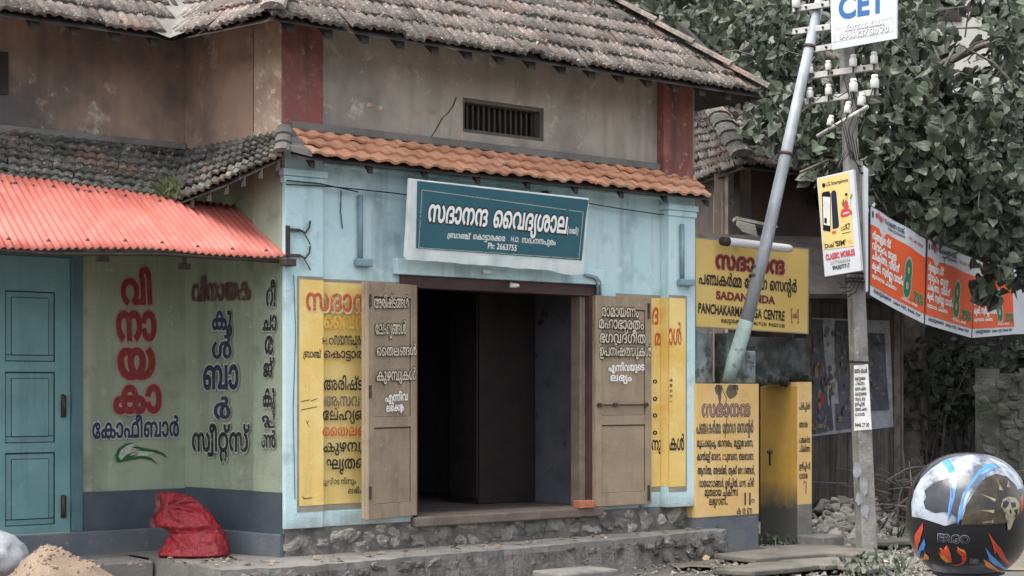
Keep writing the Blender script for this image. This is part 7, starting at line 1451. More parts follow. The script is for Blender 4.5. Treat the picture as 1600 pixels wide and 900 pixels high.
word(t, LGp, la('KOTTARAKARA', .02), (1298, 414), (1329, 408), 5.5, .005, 8); word(t, LGp, la('9943077717', .03), (1301, 422), (1328, 417.5), 6.5, .005, 1)
t.words('print', [M['lgyellow'], M['phone'], M['phoneblue'], M['paper'], M['bannerwhite'], M['pink'], M['bannergreen'], M['inkyellow'], M['papergrey']], lgb)
# narrow board seen nearly edge-on
sb = thing('sign_board', P(1352, 455, 17.2), 'narrow white sign board seen almost edge-on, tied between the phone shop board and the banner', 'sign')
mb = MB(); mb.hexa([P(1345, 452, 17.9), P(1353, 456, 17.22), P(1356.5, 455, 17.24), P(1348, 451, 17.92), P(1341, 262, 17.9), P(1350, 258.5, 17.22), P(1356.5, 264, 17.24), P(1346, 266, 17.92)])
mb.build('board', M['bannerwhite'], sb)
mb = MB(); 
for py in (270, 440): mb.tube([P(1346, py, 17.5), P(1350, py, 17.3)], .012, 6)
mb.build('batten', M['wooddark'], sb)

# ------------------------------------------------------------------ banners
pts = [((1359, 321), (1358, 460), 17.55), ((1447.5, 373), (1444, 506), 18.7), ((1522, 404), (1518, 528), 20.1), ((1581, 419), (1585.5, 522), 21.5), ((1660, 440), (1660, 522), 23.2)]
lbl = ['orange and white bank loan banner nearest the concrete pole', 'orange and white bank loan banner, middle one of the row under the leaves', 'orange and white bank loan banner, third from the pole with leaves over its top']
ML_ = [('നിങ്ങളുടെ വീട്', .30, .03, .34), ('വിവാഹം, യാത്ര', .41, .03, .44), ('ചികിത്സ, വീടിന്', .52, .03, .50), ('കൃഷി, സ്വർണ്ണ വായ്പ', .63, .03, .60)]
for k in range(4):
    (t0, b0_, Y0), (t1, b1_, Y1) = pts[k], pts[k + 1]
    TL, BL, TR, BR = P(*t0, Y0), P(*b0_, Y0), P(*t1, Y1), P(*b1_, Y1)
    nrm = (TR - TL).cross(TL - BL).normalized(); nrm = -nrm if nrm.y > 0 else nrm
    def bq(u, v, o=0): return TL.lerp(TR, u).lerp(BL.lerp(BR, u), v) + nrm * (o + .018 * math.sin(v * 5 + k) * math.sin(u * 3.14) + .01 * math.sin(u * 12 + k * 2) * (1 - v))
    mb = MB(); mb.grid(lambda u, v: bq(u, v), 24, 16)
    if k == 3:
        b_ = mb.build('banner', M['bannerwhite']); tag(b_, 'plain white banner at the far end of the row of orange banners', 'banner', 'banners along the roadside'); continue
    bt = thing('banner', BL, lbl[k], 'banner', 'banners along the roadside')
    cl = mb.build('cloth', M['bannerwhite'], bt)
    mb = MB(); y0f = lambda u: .205 + .02 * u - (.0 if abs(u - .2) > .07 else -.09 * (1 - abs(u - .2) / .07))
    mb.grid(lambda u, v: bq(.012 + u * .976, y0f(.012 + u * .976) + v * (.885 - y0f(.012 + u * .976)), .004), 40, 16); mb.build('orange_field', M['orange'], cl)
    t = MB()
    def bword(data, u0, u1, v, h, o, mi, ref=None):   # text laid on the hanging cloth
        vv, f, lev, body = data; rv = (ref or data)[0]; x0 = min(p[0] for p in rv); x1 = max(p[0] for p in rv); i = len(t.v); t.grp += 1
        for (x, y), lv in zip(vv, lev):
            t.v.append(bq(u0 + (x - x0) / (x1 - x0) * (u1 - u0), v - y / body * h, o + lv * .0004))
        t.mi = mi
        for q in f: t.idx([i + w for w in q])
    bword(ml('ജില്ലാ', 24), .08, .22, .10, .045, .006, 3); bword(ml('സഹകരണ ബാങ്ക്', 24), .24, .58, .105, .05, .006, 4); bword(ml('കൊട്ടാരക്കര', 14), .30, .58, .155, .03, .006, 4)
    bword(la('Ph: 245 3737', .02), .66, .95, .135, .04, .006, 3)
    t.mi = 4; t.face([bq(.03, .12, .006), bq(.05, .12, .006), bq(.05, .05, .006), bq(.03, .05, .006)])
    for s, v, u0, u1 in ML_: bword(ml(s, 34), u0, u1, v + .06, .065, .008, 0)
    bword(ml('മുതലായ ചികിത്സ', 24), .04, .48, .79, .035, .008, 0)
    d8 = la('8', .03); bword(la('8', .085), .59, .72, .78, .42, .008, 2, ref=d8); bword(d8, .59, .72, .78, .42, .0105, 1)
    d5 = la('.75%', .03); bword(la('.75%', .06), .76, .96, .80, .12, .008, 2, ref=d5); bword(d5, .76, .96, .80, .12, .0105, 1)
    bword(ml('വിവാഹം, യാത്ര', 16), .58, .86, .85, .025, .008, 0)
    bword(ml('കൊട്ടാരക്കര', 24), .08, .40, .945, .035, .006, 4); bword(la('2454 737, 9446 737', .03), .44, .93, .948, .035, .006, 4)
    t.words('lettering', [M['white'], M['bannergreen'], M['bannergrey'], M['pink'], M['inkblue']], cl)
    mb = MB(); mb.tube([bq(.0, .0), bq(.0, .5), bq(.0, 1)], .01, 5); mb.tube([bq(u / 8, .0) for u in range(9)], .006, 5); mb.build('rope', M['wire'], bt)
mb = MB(); mb.tube([P(1581, 416, 21.5), P(1600, 420, 22), P(1660, 433, 23.2)], .01, 5)
tag(mb.build('banner_rope', M['wire']), 'thin dark rope along the top of the plain white banner', 'rope')

# ------------------------------------------------------------------ house behind
bh = thing('old_house', P(1180, 560, 22.5), 'sooty brown old house with a dark tiled hipped roof behind the yoga sign board', 'house')
bh.location.z = 0
Cc, Lc, Rc = P(1163, 256, 21.0), P(1060, 293, 23.2), P(1330, 276, 22.2)
Ap = P(1108, 168, 23.2); Lt = P(1040, 170, 25.2); Rt = P(1330, 195, 24.2)
mb = MB()
tile_patch(mb, Lc, Cc, Ap, Lt, 11, 9, amp=.035, lift=.03, th=.03, jit=.012); tile_patch(mb, Cc, Rc, Rt, Ap, 11, 9, amp=.035, lift=.03, th=.03, jit=.012)
crumbs(mb, Lc, Cc, Ap, Lt, 9, 260, .03); crumbs(mb, Cc, Rc, Rt, Ap, 9, 200, .025)
br = mb.build('roof', [M['tile'], M['lichen']], bh)
mb = MB(); cap_run(mb, [Cc + Vector((-.02, -.03, .04)), Ap + Vector((0, 0, .06))], .15, 6, .06); mb.build('ridge', M['tilemoss'], br)
mb = MB(); dz = Vector((0, 0, -.06)); mb.face([Lc + dz, Cc + dz, Ap + dz, Lt + dz]); mb.face([Cc + dz, Rc + dz, Rt + dz, Ap + dz]); mb.build('eave_soffit', M['wooddark'], br)
iw = lambda p, q: G(p.lerp(q, .16), 0)
w0, w1, w2 = G(Lc + Vector((.2, .6, 0)), 0), G(Cc + Vector((-.15, .75, 0)), 0), G(Rc + Vector((-.2, .7, 0)), 0)
mb = MB()
for a, b in ((w0, w1), (w1, w2)):
    u_ = (b - a).normalized(); n_ = Vector((u_.y, -u_.x, 0)); pl_ = Plane(a, n_, u_); mb.box(pl_, 0, (b - a).length, -.2, 0, 0, Cc.z + .15)
mb.build('wall', M['oldwall'], bh)
u_ = (w2 - w1).normalized(); W2 = Plane(w1, Vector((u_.y, -u_.x, 0)), u_)
mb = MB(); mb.box(W2, .0, .42, .001, .06, 0, Cc.z + .1); mb.build('pilaster', M['ochre'], bh)
u_ = (w1 - w0).normalized(); W1 = Plane(w0, Vector((u_.y, -u_.x, 0)), u_)
mb = MB(); a_ = W1.S(1118); mb.box(W1, a_, (w1 - w0).length - .01, .001, .03, 0, W1.Z(1130, 300)); mb.build('plaster_patch', M['oldwallpale'], bh)

# poster wall
sh = thing('poster_shed', P(1330, 760, 20.2), 'old plank shed wall with dark film posters pasted on it behind the concrete pole', 'shed')
sh.location.z = 0
Sa, Sb = P(1240, 700, 19.7), P(1412, 700, 20.6); Sa.z = Sb.z = 0
u_ = (Sb - Sa).normalized(); SP = Plane(Sa, Vector((u_.y, -u_.x, 0)), u_)
mb = MB(); L_ = (Sb - Sa).length; k = 0; x = 0
ztop = SP.Z(1300, 470)
while x < L_ - .02:
    w = random.uniform(.11, .19); mb.rnd = random.random(); mb.box(SP, x, min(L_, x + w) - .006, -.03, random.uniform(-.004, .004), random.uniform(.12, .2), ztop + random.uniform(-.05, .02)); x += w
mb.build('wall', M['plank'], sh)
mb = MB()
for px in (1262, 1400): s_ = SP.S(px); mb.box(SP, s_ - .05, s_ + .05, -.14, .02, 0, ztop + .2)
mb.build('post', M['bark'], sh)
mb = MB(); a = SP.at(-.3, .55, ztop - .02); b = SP.at(L_ + .3, .55, ztop + .05); mb.hexa([a, b, b - SP.n * 2, a - SP.n * 2, a + Vector((0, 0, .05)), b + Vector((0, 0, .05)), b - SP.n * 2 + Vector((0, 0, .9)), a - SP.n * 2 + Vector((0, 0, .9))]); mb.build('roof', M['wooddark'], sh)
def sheet(corners, o, m, name='poster', parent=sh, wob=.012):
    q = [SP.on(x, y, o) for x, y in corners]; mb = MB(); sd = random.uniform(0, 9)
    mb.grid(lambda u, v: q[0].lerp(q[1], u).lerp(q[3].lerp(q[2], u), v) + SP.n * wob * (.5 + .5 * math.sin(u * 7 + sd) * math.sin(v * 6 + sd * 2)), 14, 14)
    return mb.build(name, m, parent)
fr = sheet([(1267, 496), (1389, 501), (1396, 667), (1268, 682)], .012, M['papergrey'])
p1 = sheet([(1269, 499), (1285, 500), (1302, 672), (1268, 679)], .028, M['poster'])
p2 = sheet([(1305, 501), (1333, 502), (1340, 668), (1306, 672)], .028, M['poster'])
p3 = sheet([(1352, 520), (1381, 521), (1389, 640), (1356, 642)], .028, M['poster'])
p4 = sheet([(1284, 504), (1301, 504), (1310, 630), (1293, 634)], .030, M['papergrey'])
t = MB()
def blob(cx_, cy_, rx, ry, mi, o=.047, n=12):
    t.mi = mi; t.face([SP.on(cx_ + math.cos(6.283 * k / n) * rx * random.uniform(.75, 1.15), cy_ - math.sin(6.283 * k / n) * ry * random.uniform(.75, 1.15), o) for k in range(n)])
random.seed(31)
for x0, x1, y0, y1, n in ((1272, 1287, 520, 655, 26), (1307, 1332, 510, 660, 34), (1357, 1382, 528, 634, 14), (1288, 1304, 512, 622, 20)):
    for _ in range(n): blob(random.uniform(x0, x1), random.uniform(y0, y1), random.uniform(1.2, 4), random.uniform(1.5, 7), random.choice((0, 0, 3, 3, 5, 5, 5, 2)), .044 + random.random() * .006)
blob(1285, 624, 4, 8, 1, .051); blob(1276, 580, 3, 12, 2, .051); blob(1282, 574, 3, 8, 3, .052)
for k in range(8): blob(1275 + random.uniform(-4, 10), 663 + k * 1.2, random.uniform(3, 8), .8, 4)
M['posterskin'] = mat('brown printed paper', (.12, .08, .06), (.07, .05, .042), 8); M['postergold'] = mat('gold printed paper', (.2, .15, .07), (.12, .09, .05), 8); M['postergrey'] = mat('grey printed paper', (.14, .145, .16), (.08, .083, .095), 12); M['posterred'] = mat('red printed paper', (.26, .04, .035), bump=0)
t.build('print', [M['postergrey'], M['posterred'], M['postergold'], M['posterskin'], M['postergold'], M['poster']], fr)

# ------------------------------------------------------------------ far pale house, boundary wall
fh = thing('far_house', P(1330, 100, 34), 'pale cream house glimpsed through gaps in the leaves behind the roof', 'house'); fh.location.z = 0
mb = MB(); FH = Plane(P(870, 600, 34), Vector((.15, -1, 0)).normalized()); mb.box(FH, 0, 11.5, -5, 0, 0, 13); mb.build('wall', M['farhouse'], fh)
for i in range(5):
    for j in range(3): mb = MB(); mb.box(FH, 1 + i * 2.2, 2.1 + i * 2.2, .001, .05, 3.2 + j * 3.2, 4.8 + j * 3.2); mb.build('window', M['wooddark'], fh)
bw = MB(); BW = Plane(G(P(1500, 700, 20.8), 0), Vector((-.25, -1, 0)).normalized())
b0_, b1_ = BW.S(1524), BW.S(1700); zt_ = BW.Z(1560, 575); x = b0_; random.seed(12)
while x < b1_:
    w = random.uniform(.2, .4); bw.box(BW, x, x + w - .004, -.3, random.uniform(-.02, .01), 0, zt_ + random.uniform(-.14, .06)); x += w
bw.mi = 1; stones(bw, BW, b0_ + .05, b0_ + 1.1, .3, zt_ - .05, 60, .0, .11)
bwo = bw.build('boundary_wall', [M['mossywall'], M['mossywall']]); tag(bwo, 'rough mossy stone boundary wall below the plain white banner', 'wall')
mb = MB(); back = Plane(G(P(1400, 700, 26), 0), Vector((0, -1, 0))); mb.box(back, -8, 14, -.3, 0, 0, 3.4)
tag(mb.build('rear_wall', M['deepshade']), 'rear wall coloured dark as the deep shade under the leafy tree', 'wall')

# ------------------------------------------------------------------ tree
def leaf(mb, p, d, nrm, s):                           # heart shaped leaf, folded a little along its midrib
    d = d.normalized(); w = d.cross(nrm).normalized(); n = w.cross(d)
    f = random.uniform(.0, .4); c = random.uniform(-.15, .35); ar = random.uniform(.75, 1.1)
    mb.rnd = random.random()
    def q(x, y): return p + w * x * s * ar + d * y * s + n * (abs(x) * f - y * y * c) * s
    mid0, tip, m1 = q(0, .10), q(0, 1.05), q(0, .55)
    for sg in (-1, 1):
        mb.face([mid0, q(sg * .26, 0), q(sg * .47, .18), q(sg * .46, .42), q(sg * .24, .76), tip, m1][::sg])
def clump(mb, c, r, n, size, droop=.7, flat=.8):
    for _ in range(n):
        v = Vector((random.gauss(0, 1), random.gauss(0, 1), random.gauss(0, 1))).normalized() * (random.random() ** .45)
        p = c + Vector((v.x * r, v.y * r, v.z * r * flat))
        d = Vector((random.gauss(0, .8), random.gauss(0, .7) - .2, -droop + random.gauss(0, .6)))
        nrm = Vector((random.gauss(-.1, .7), -.55 + random.gauss(0, .6), .5 + random.gauss(0, .55)))
        leaf(mb, p, d, nrm, size * random.choice((.45, .6, .75, .9, 1.0, 1.15)) * random.uniform(.85, 1.15))
random.seed(21)
tr = thing('tree', G(P(1425, 700, 21.5), 0), 'large heart leaved tree spreading its dusty dark crown over the pole and banners', 'tree')
mb = MB(); tb = G(P(1418, 700, 21.5), 0); mb.smooth = True
trunk = [tb, tb + Vector((.1, 0, 1.2)), tb + Vector((0, .1, 2.5)), tb + Vector((.25, .1, 3.8)), tb + Vector((.3, 0, 5.2))]
mb.tube(trunk, [.34, .27, .24, .2, .13], 12); mb.build('trunk', M['bark'], tr)
mb = MB(); mb.smooth = True
brs = []
for tx, ty, tY in ((980, 30, 22), (1050, 20, 23), (1200, 90, 21.5), (1230, 180, 20.5), (1440, 40, 20), (1530, 150, 19.8), (1590, 60, 20.5), (1500, 300, 19.5), (1590, 360, 20.5), (1380, 200, 19.6), (1470, 110, 20.6), (1330, 30, 21)):
    a = trunk[random.choice((2, 3, 3, 4))]; b = P(tx, ty, tY)
    m1 = a.lerp(b, .35) + Vector((random.gauss(0, .15), random.gauss(0, .15), .35)); m2 = a.lerp(b, .7) + Vector((random.gauss(0, .2), random.gauss(0, .15), .25))
    mb = MB(); mb.smooth = True; mb.tube([a, m1, m2, b], [.10, .07, .045, .018], 7); brs.append((m1, m2, b))
    for _ in range(4):
        c = m2.lerp(b, random.random()); e = c + Vector((random.gauss(0, .5), random.gauss(0, .4), random.gauss(0, .4))); mb.tube([c, c.lerp(e, .5) + Vector((0, 0, .08)), e], [.022, .015, .006], 5)
    mb.build('branch', M['bark'], tr)
mb = MB()
for x0, y0, x1, y1, Y in ((1250, 470 - 200, 1330, 255, 18.6), (1380, 190, 1395, 60, 18.8), (1440, 280, 1360, 160, 19), (1600, 150, 1500, 70, 18.9), (1475, 105, 1500, 68, 18.6), (1415, 240, 1480, 275, 18.7)):
    a, b = P(x0, y0, Y), P(x1, y1, Y); mb.tube([a, a.lerp(b, .5) + Vector((.05, .1, .1)), b], [.02, .016, .008], 5)
for _ in range(90):
    px, py = random.uniform(1000, 1600), random.uniform(0, 400)
    if px < 1190 and py > 100 or px < 1290 and py > 230: continue
    a = P(px, py, random.uniform(18.6, 20.5)); e = a + Vector((random.gauss(0, .35), random.gauss(0, .2), random.gauss(-.1, .35)))
    mb.tube([a, a.lerp(e, .5) + Vector((random.gauss(0, .05), 0, .06)), e], [.010, .008, .004], 4)
tag(mb.build('twigs', M['bark'], tr), kind='stuff')
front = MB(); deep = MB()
# near leafy sprays (centre in the picture, distance, radius, count, leaf size)
near = [(1010, 28, 21.5, .55, 60), (1060, 45, 21.2, .55, 70), (1110, 60, 21, .6, 90), (1085, 15, 21.4, .6, 80), (1150, 95, 20.6, .6, 90), (1170, 30, 21, .8, 140), (1215, 120, 20.2, .65, 120), (1235, 50, 20.4, .7, 120), (1225, 190, 19.8, .6, 110), (1260, 225, 19.4, .45, 60),
        (1290, 150, 19.3, .55, 90), (1320, 220, 19, .5, 80), (1290, 260, 18.9, .35, 40), (1345, 90, 19.2, .6, 80), (1390, 150, 18.9, .6, 110), (1400, 60, 19.2, .7, 120), (1380, 240, 18.7, .55, 110), (1410, 268, 18.7, .5, 100), (1378, 285, 18.6, .3, 40),
        (1445, 210, 18.7, .6, 120), (1468, 270, 18.8, .5, 120), (1450, 318, 18.6, .36, 60), (1500, 345, 18.9, .42, 90), (1530, 270, 18.9, .6, 130), (1560, 180, 19, .65, 130), (1590, 295, 19.2, .6, 120), (1572, 372, 19.3, .42, 100), (1548, 415, 19.0, .26, 30), (1600, 420, 19.4, .36, 50), (1605, 90, 19.6, .7, 120), (1575, 15, 19.8, .5, 50), (1440, 10, 19.8, .5, 60),]
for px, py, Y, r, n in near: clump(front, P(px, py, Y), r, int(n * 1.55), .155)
for k in range(7): clump(front, P(1532 + k * 4, 448 + random.uniform(-22, 22), 19.1), .1, 2, .24)
for px in range(930, 1700, 55):
    for py in range(-40, 460, 62):
        if px < 1180 and py > 90: continue
        if px < 1130 and random.random() < .45: continue
        if px < 1290 and py > 250: continue
        if 1440 < px < 1590 and 0 < py < 130 and random.random() < .85: continue
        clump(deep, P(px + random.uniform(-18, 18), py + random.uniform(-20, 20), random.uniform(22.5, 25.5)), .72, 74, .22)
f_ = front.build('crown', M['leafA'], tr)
deep.build('crown', M['leafB'], tr)  # inner leaves carry the crown's shade in their colour
# dark shrubs beneath the banners
random.seed(4)
for px, py, Y, r, n, lb in ((1455, 600, 21.2, .55, 260, 'dark small leaved shrub below the first orange banner'), (1510, 570, 21.4, .6, 260, 'dark shrub with a few lit leaves below the middle orange banner'), (1600, 562, 20.9, .32, 150, 'dark creeper spilling over the mossy boundary wall')):
    c = P(px, py, Y); sh_ = thing('shrub', G(c, 0), lb, 'shrub', 'shrubs below the banners')
    mb = MB(); clump(mb, c, r, n, .12, .3, 1.1); clump(mb, c + Vector((0, .3, -.5)), r, n // 2, .12, .3, 1.1); mb.build('foliage', M['leafB'], sh_)
    mb = MB()
    for k in range(6): e = c + Vector((random.gauss(0, .3), random.gauss(0, .2), random.gauss(.1, .3))); mb.tube([G(c, 0) + Vector((random.gauss(0, .08), 0, 0)), c.lerp(e, .4) + Vector((0, 0, -.5)), e], [.025, .018, .008], 5)
    mb.build('stem', M['wooddark'], sh_)

# ------------------------------------------------------------------ ground at the right: earth, slabs, rubble, weeds
mb = MB()
e0 = on_z(1120, 872, .02); 
def earth(u, v):
    x = 1.6 + u * 11; y = 16.2 + v * 9
    return Vector((x, y, .012 + .05 * max(0, noise.noise(Vector((x * 1.7, y * 1.7, 0)))) + .03 * max(0, noise.noise(Vector((x * 5, y * 5, 3))))))
mb.grid(earth, 70, 60); tag(mb.build('path', M['earth']), kind='structure')
random.seed(9)
mb = MB()
def slabp(c, w, d, ang, t=.07, tilt=0):
    m = Matrix.Rotation(ang, 3, 'Z') @ Matrix.Rotation(tilt, 3, 'X'); mb.rnd = random.random()
    q = [Vector((-w / 2, -d / 2, 0)), Vector((w / 2, -d / 2, 0)), Vector((w / 2, d / 2, 0)), Vector((-w / 2, d / 2, 0))]
    q = [v + Vector((random.gauss(0, .045), random.gauss(0, .045), random.gauss(0, .006))) for v in q]
    mb.hexa([c + m @ v for v in q] + [c + m @ (v + Vector((0, 0, t))) for v in q])
fa = math.atan2(U.y, U.x)
for px, py, w, d, da, tl in ((1195, 872, .95, .62, .05, 0), (1262, 862, .9, .6, .0, .01), (1320, 868, .6, .55, .08, 0), (1295, 884, .8, .5, .02, .02), (1390, 850, .8, .5, -.05, .0), (1240, 888, .8, .5, .04, 0), (1395, 800, .7, .45, .1, .05), (1420, 830, .9, .5, 0, .02), (1360, 892, .5, .4, .2, 0), (1180, 895, .8, .6, 0, 0)):
    slabp(on_z(px, py, .06) + Vector((0, 0, -.0)), w, d, fa + da, .05, tl)
tag(mb.build('pavement', M['slab'], bevel=.012), kind='structure')
mb = MB(); c = on_z(880, 888, .11); q = FA; mb.box(FA, (c - P0).dot(U) - .36, (c - P0).dot(U) + .34, (c - P0).dot(N) - .02, (c - P0).dot(N) + .4, -.03, .115)
tag(mb.build('stepping_stone', M['cement'], bevel=.02), 'low flat cement stepping block on the ground before the stone step', 'step')
mb = MB(); c0 = P(1320, 820, 19.2)
for _ in range(420):
    px, Y = random.gauss(1325, 48), random.uniform(18.3, 20.0)
    hgt = max(0, .42 * (1 - ((px - 1325) / 105) ** 2) * (Y - 18.1) / 1.6)
    b = Vector(((px - CX) / FPX * Y, Y, max(.03, hgt * random.uniform(.55, 1.0)))); mb.rnd = random.random()
    s_ = random.uniform(.035, .095); mb.rock(b, s_ * random.uniform(.9, 1.7), s_, s_ * random.uniform(.35, .8), sub=2, amp=.4, sq=.55)
tag(mb.build('rubble', M['rubble']), 'heap of broken grey stones and roof tile pieces at the foot of the poster shed', 'rubble', kind='stuff')
mb = MB()
for _ in range(900):
    px = random.uniform(1110, 1480); py = random.uniform(845, 905)
    b = on_z(px, py, .03); s_ = random.uniform(.008, .03); mb.rnd = random.random(); mb.rock(b + Vector((0, 0, .0)), s_ * 1.3, s_, s_ * .6, sub=1, amp=.4)
for _ in range(260):
    px = random.uniform(700, 1140); b = on_z(px, random.uniform(876, 905), .02); s_ = random.uniform(.006, .022); mb.rnd = random.random(); mb.rock(b, s_ * 1.3, s_, s_ * .6, sub=1, amp=.4)
tag(mb.build('gravel', M['rubble']), 'loose gravel and grit scattered over the pavement edge', 'gravel', kind='stuff')
mb = MB(); random.seed(17)
for _ in range(260):
    q = random.random()
    if q < .45: p = f1.lerp(f3, random.random()) + nf * random.uniform(.02, .5); p.z = ZL + .006
    elif q < .8: p = on_z(random.uniform(700, 1470), random.uniform(856, 903), .06)
    else: p = on_z(random.uniform(130, 440), random.uniform(874, 886), ZL); p.z = ZL + .004
    leaf(mb, p + Vector((0, 0, .006)), Vector((random.gauss(0, 1), random.gauss(0, 1), .12)), Vector((random.gauss(0, .25), random.gauss(0, .25), 1)), random.choice((.02, .03, .03, .05, .075)))
tag(mb.build('leaf_litter', M['drylitter']), 'dry fallen leaves and scraps scattered over the step and pavement', 'litter', kind='stuff')
mb = MB()
for _ in range(520):
    q = random.random()
    b = on_z(random.gauss(1225, 34), random.uniform(842, 858), .02) if q < .35 else (on_z(random.gauss(1365, 30), random.gauss(890, 8), .05) if q < .65 else P(random.gauss(1445, 40), 0, random.uniform(18.6, 20)))
    b.z = .03
    h = random.uniform(.04, .16) * (1.6 if q > .65 else 1); d = Vector((random.gauss(0, .07), random.gauss(0, .05), h)); mb.rnd = random.random(); w = Vector((.010, -.004, 0))
    mb.face([b - w, b + w, b + d * .6 + w * 1.2, b + d])
    if random.random() < .4: leaf(mb, b + d * .8, d + Vector((random.gauss(0, .05), 0, -.02)), Vector((0, -.6, .8)), .06)
tag(mb.build('weeds', M['leafA']), 'low weeds and grass along the pavement and rubble', 'weeds', kind='stuff')
mb = MB()
for _ in range(70):
    a = P(random.uniform(1385, 1475), 0, random.uniform(18.8, 20.4)); a.z = random.uniform(.25, .75); e = a + Vector((random.gauss(0, .5), random.gauss(0, .3), random.gauss(0, .2)))
    mb.rnd = random.random(); mb.tube([a, a.lerp(e, .5) + Vector((0, 0, .05)), e], [.012, .01, .005], 5)
tag(mb.build('brushwood', M['plank']), 'tangle of dry sticks heaped beside the rubble near the shed', 'sticks')

# ------------------------------------------------------------------ rider with helmet in the foreground
YH = 4.35
hc = P(1513, 806, YH)                                 # helmet centre
fwd = Vector((math.sin(R(38)), math.cos(R(38)), 0)); rgt = Vector((fwd.y, -fwd.x, 0))
hl = thing('motorcycle_helmet', hc + Vector((0, 0, -.15)), 'glossy black and white motorcycle helmet with flame and skull graphics', 'helmet')
AXF, AXR, AXU = .172, .150, .166
def hsh(d):                                           # distance of the shell from its centre along a unit direction (helmet axes)
    f, r, u = d
    p = 2.25
    s = ((abs(f) / AXF) ** p + (abs(r) / AXR) ** p + (abs(u) / AXU) ** p) ** (-1 / p)
    return s
def hworld(f, r, u, o=0): return hc + fwd * f + rgt * r + Vector((0, 0, u))
mb = MB(); mb.smooth = True
def shell(u, v):
    az = u * 6.28318; el = -1.06 + v * (1.5708 + 1.06); d = (math.cos(el) * math.cos(az), math.cos(el) * math.sin(az), math.sin(el)); s = hsh(d)
    return hworld(d[0] * s, d[1] * s, d[2] * s)
mb.grid(shell, 64, 32); shell_o = mb.build('shell', M['shell'], hl)
def hray(px, py, o=.0008):
    dv = Vector(((px - CX) / FPX, 1, (CY - py) / FPX)); C_ = Vector((0, 0, EYE))
    def fn(t):
        p = C_ + dv * t - hc; l = p.length; q = (p.dot(fwd) / l, p.dot(rgt) / l, p.z / l); return l - hsh(q) - o
    t0 = YH - .30; t = t0
    while fn(t) > 0 and t < YH + .2: t += .004
    if t >= YH + .2: return None
    a, b = t - .004, t
    for _ in range(18):
        m = (a + b) / 2
        if fn(m) > 0: a = m
        else: b = m
    return C_ + dv * b
HX, HY = lambda x: 1380 + x / 4.0909, lambda y: 680 + y / 4.0909
def decal(name, polys, m, o=.0008, steps=3):
    mb = MB(); mb.smooth = True
    for pts in polys:
        bm = bmesh.new(); vs_ = [bm.verts.new((HX(x), HY(y), 0)) for x, y in pts]; bm.faces.new(vs_)
        bmesh.ops.triangulate(bm, faces=bm.faces[:])
        for _ in range(6):
            long = [e for e in bm.edges if e.calc_length() > 4.0]
            if not long: break
            bmesh.ops.subdivide_edges(bm, edges=long, cuts=1, use_grid_fill=False); bmesh.ops.triangulate(bm, faces=[f for f in bm.faces if len(f.verts) > 3])
        bm.verts.index_update(); pos = {v.index: hray(v.co.x, v.co.y, o) for v in bm.verts}
        idm = {}
        for v in bm.verts:
            if pos[v.index] is not None: idm[v.index] = len(mb.v); mb.v.append(pos[v.index])
        for f in bm.faces:
            if all(v.index in idm for v in f.verts): mb.idx([idm[v.index] for v in f.verts])
        bm.free()
    return mb.build(name, M[m], shell_o)
decal('white_sheen_band', [[(184, 520), (180, 430), (200, 350), (240, 278), (300, 220), (380, 165), (470, 132), (560, 122), (670, 138), (770, 180), (850, 245), (892, 330), (880, 345), (840, 285), (780, 240), (700, 225), (620, 240), (560, 262), (520, 250), (440, 262), (330, 300), (262, 345), (250, 362), (362, 352), (262, 398), (250, 420), (325, 452), (258, 470), (330, 500), (425, 490), (470, 560), (395, 580), (300, 548), (240, 530)]], 'shellwhite', .0010)  # white print with the dome's highlight painted into it
decal('grey_panel', [[(262, 352), (330, 302), (440, 262), (520, 252), (560, 265), (520, 330), (490, 440), (470, 530), (425, 488), (330, 498), (270, 470), (330, 450), (258, 425), (275, 395), (365, 352)]], 'shellgrey', .0016)
decal('blue_stripe', [[(372, 168), (420, 148), (452, 200), (472, 290), (455, 400), (428, 500), (412, 560), (415, 470), (430, 380), (425, 290), (410, 210)], [(475, 575), (482, 500), (505, 400), (550, 310), (610, 225), (670, 180), (740, 200), (690, 225), (640, 262), (580, 340), (530, 430), (498, 520)]], 'shellblue', .0022)
decal('white_edge', [[(424, 300), (436, 380), (426, 480), (418, 540), (430, 470), (446, 380), (440, 300)], [(520, 400), (560, 320), (625, 240), (700, 205), (640, 250), (590, 320), (545, 395), (505, 500)]], 'shellwhite', .0030)
decal('dark_panel', [[(498, 572), (530, 450), (585, 355), (650, 275), (720, 245), (790, 262), (850, 320), (880, 400), (880, 520), (800, 560), (650, 572)]], 'bronze', .0026)
decal('skull', [[(752, 455), (765, 410), (800, 392), (850, 400), (872, 440), (866, 500), (835, 545), (815, 600), (798, 608), (790, 550), (778, 510), (782, 475), (768, 472)],
                [(724, 275), (768, 352), (745, 350)], [(625, 375), (722, 408), (715, 425)], [(612, 478), (712, 478), (708, 498)], [(630, 560), (706, 540), (704, 560)], [(790, 330), (800, 290), (812, 335)]], 'bone', .0034)
decal('skull_sockets', [[(762, 455), (768, 425), (790, 415), (805, 435), (790, 460), (775, 470)], [(815, 430), (845, 428), (850, 455), (825, 465)], [(806, 480), (816, 470), (822, 500), (812, 500)], [(835, 480), (862, 470), (856, 520), (840, 530), (850, 500)]], 'shell', .0042)  # dark eye, nose and cheek marks printed on the skull
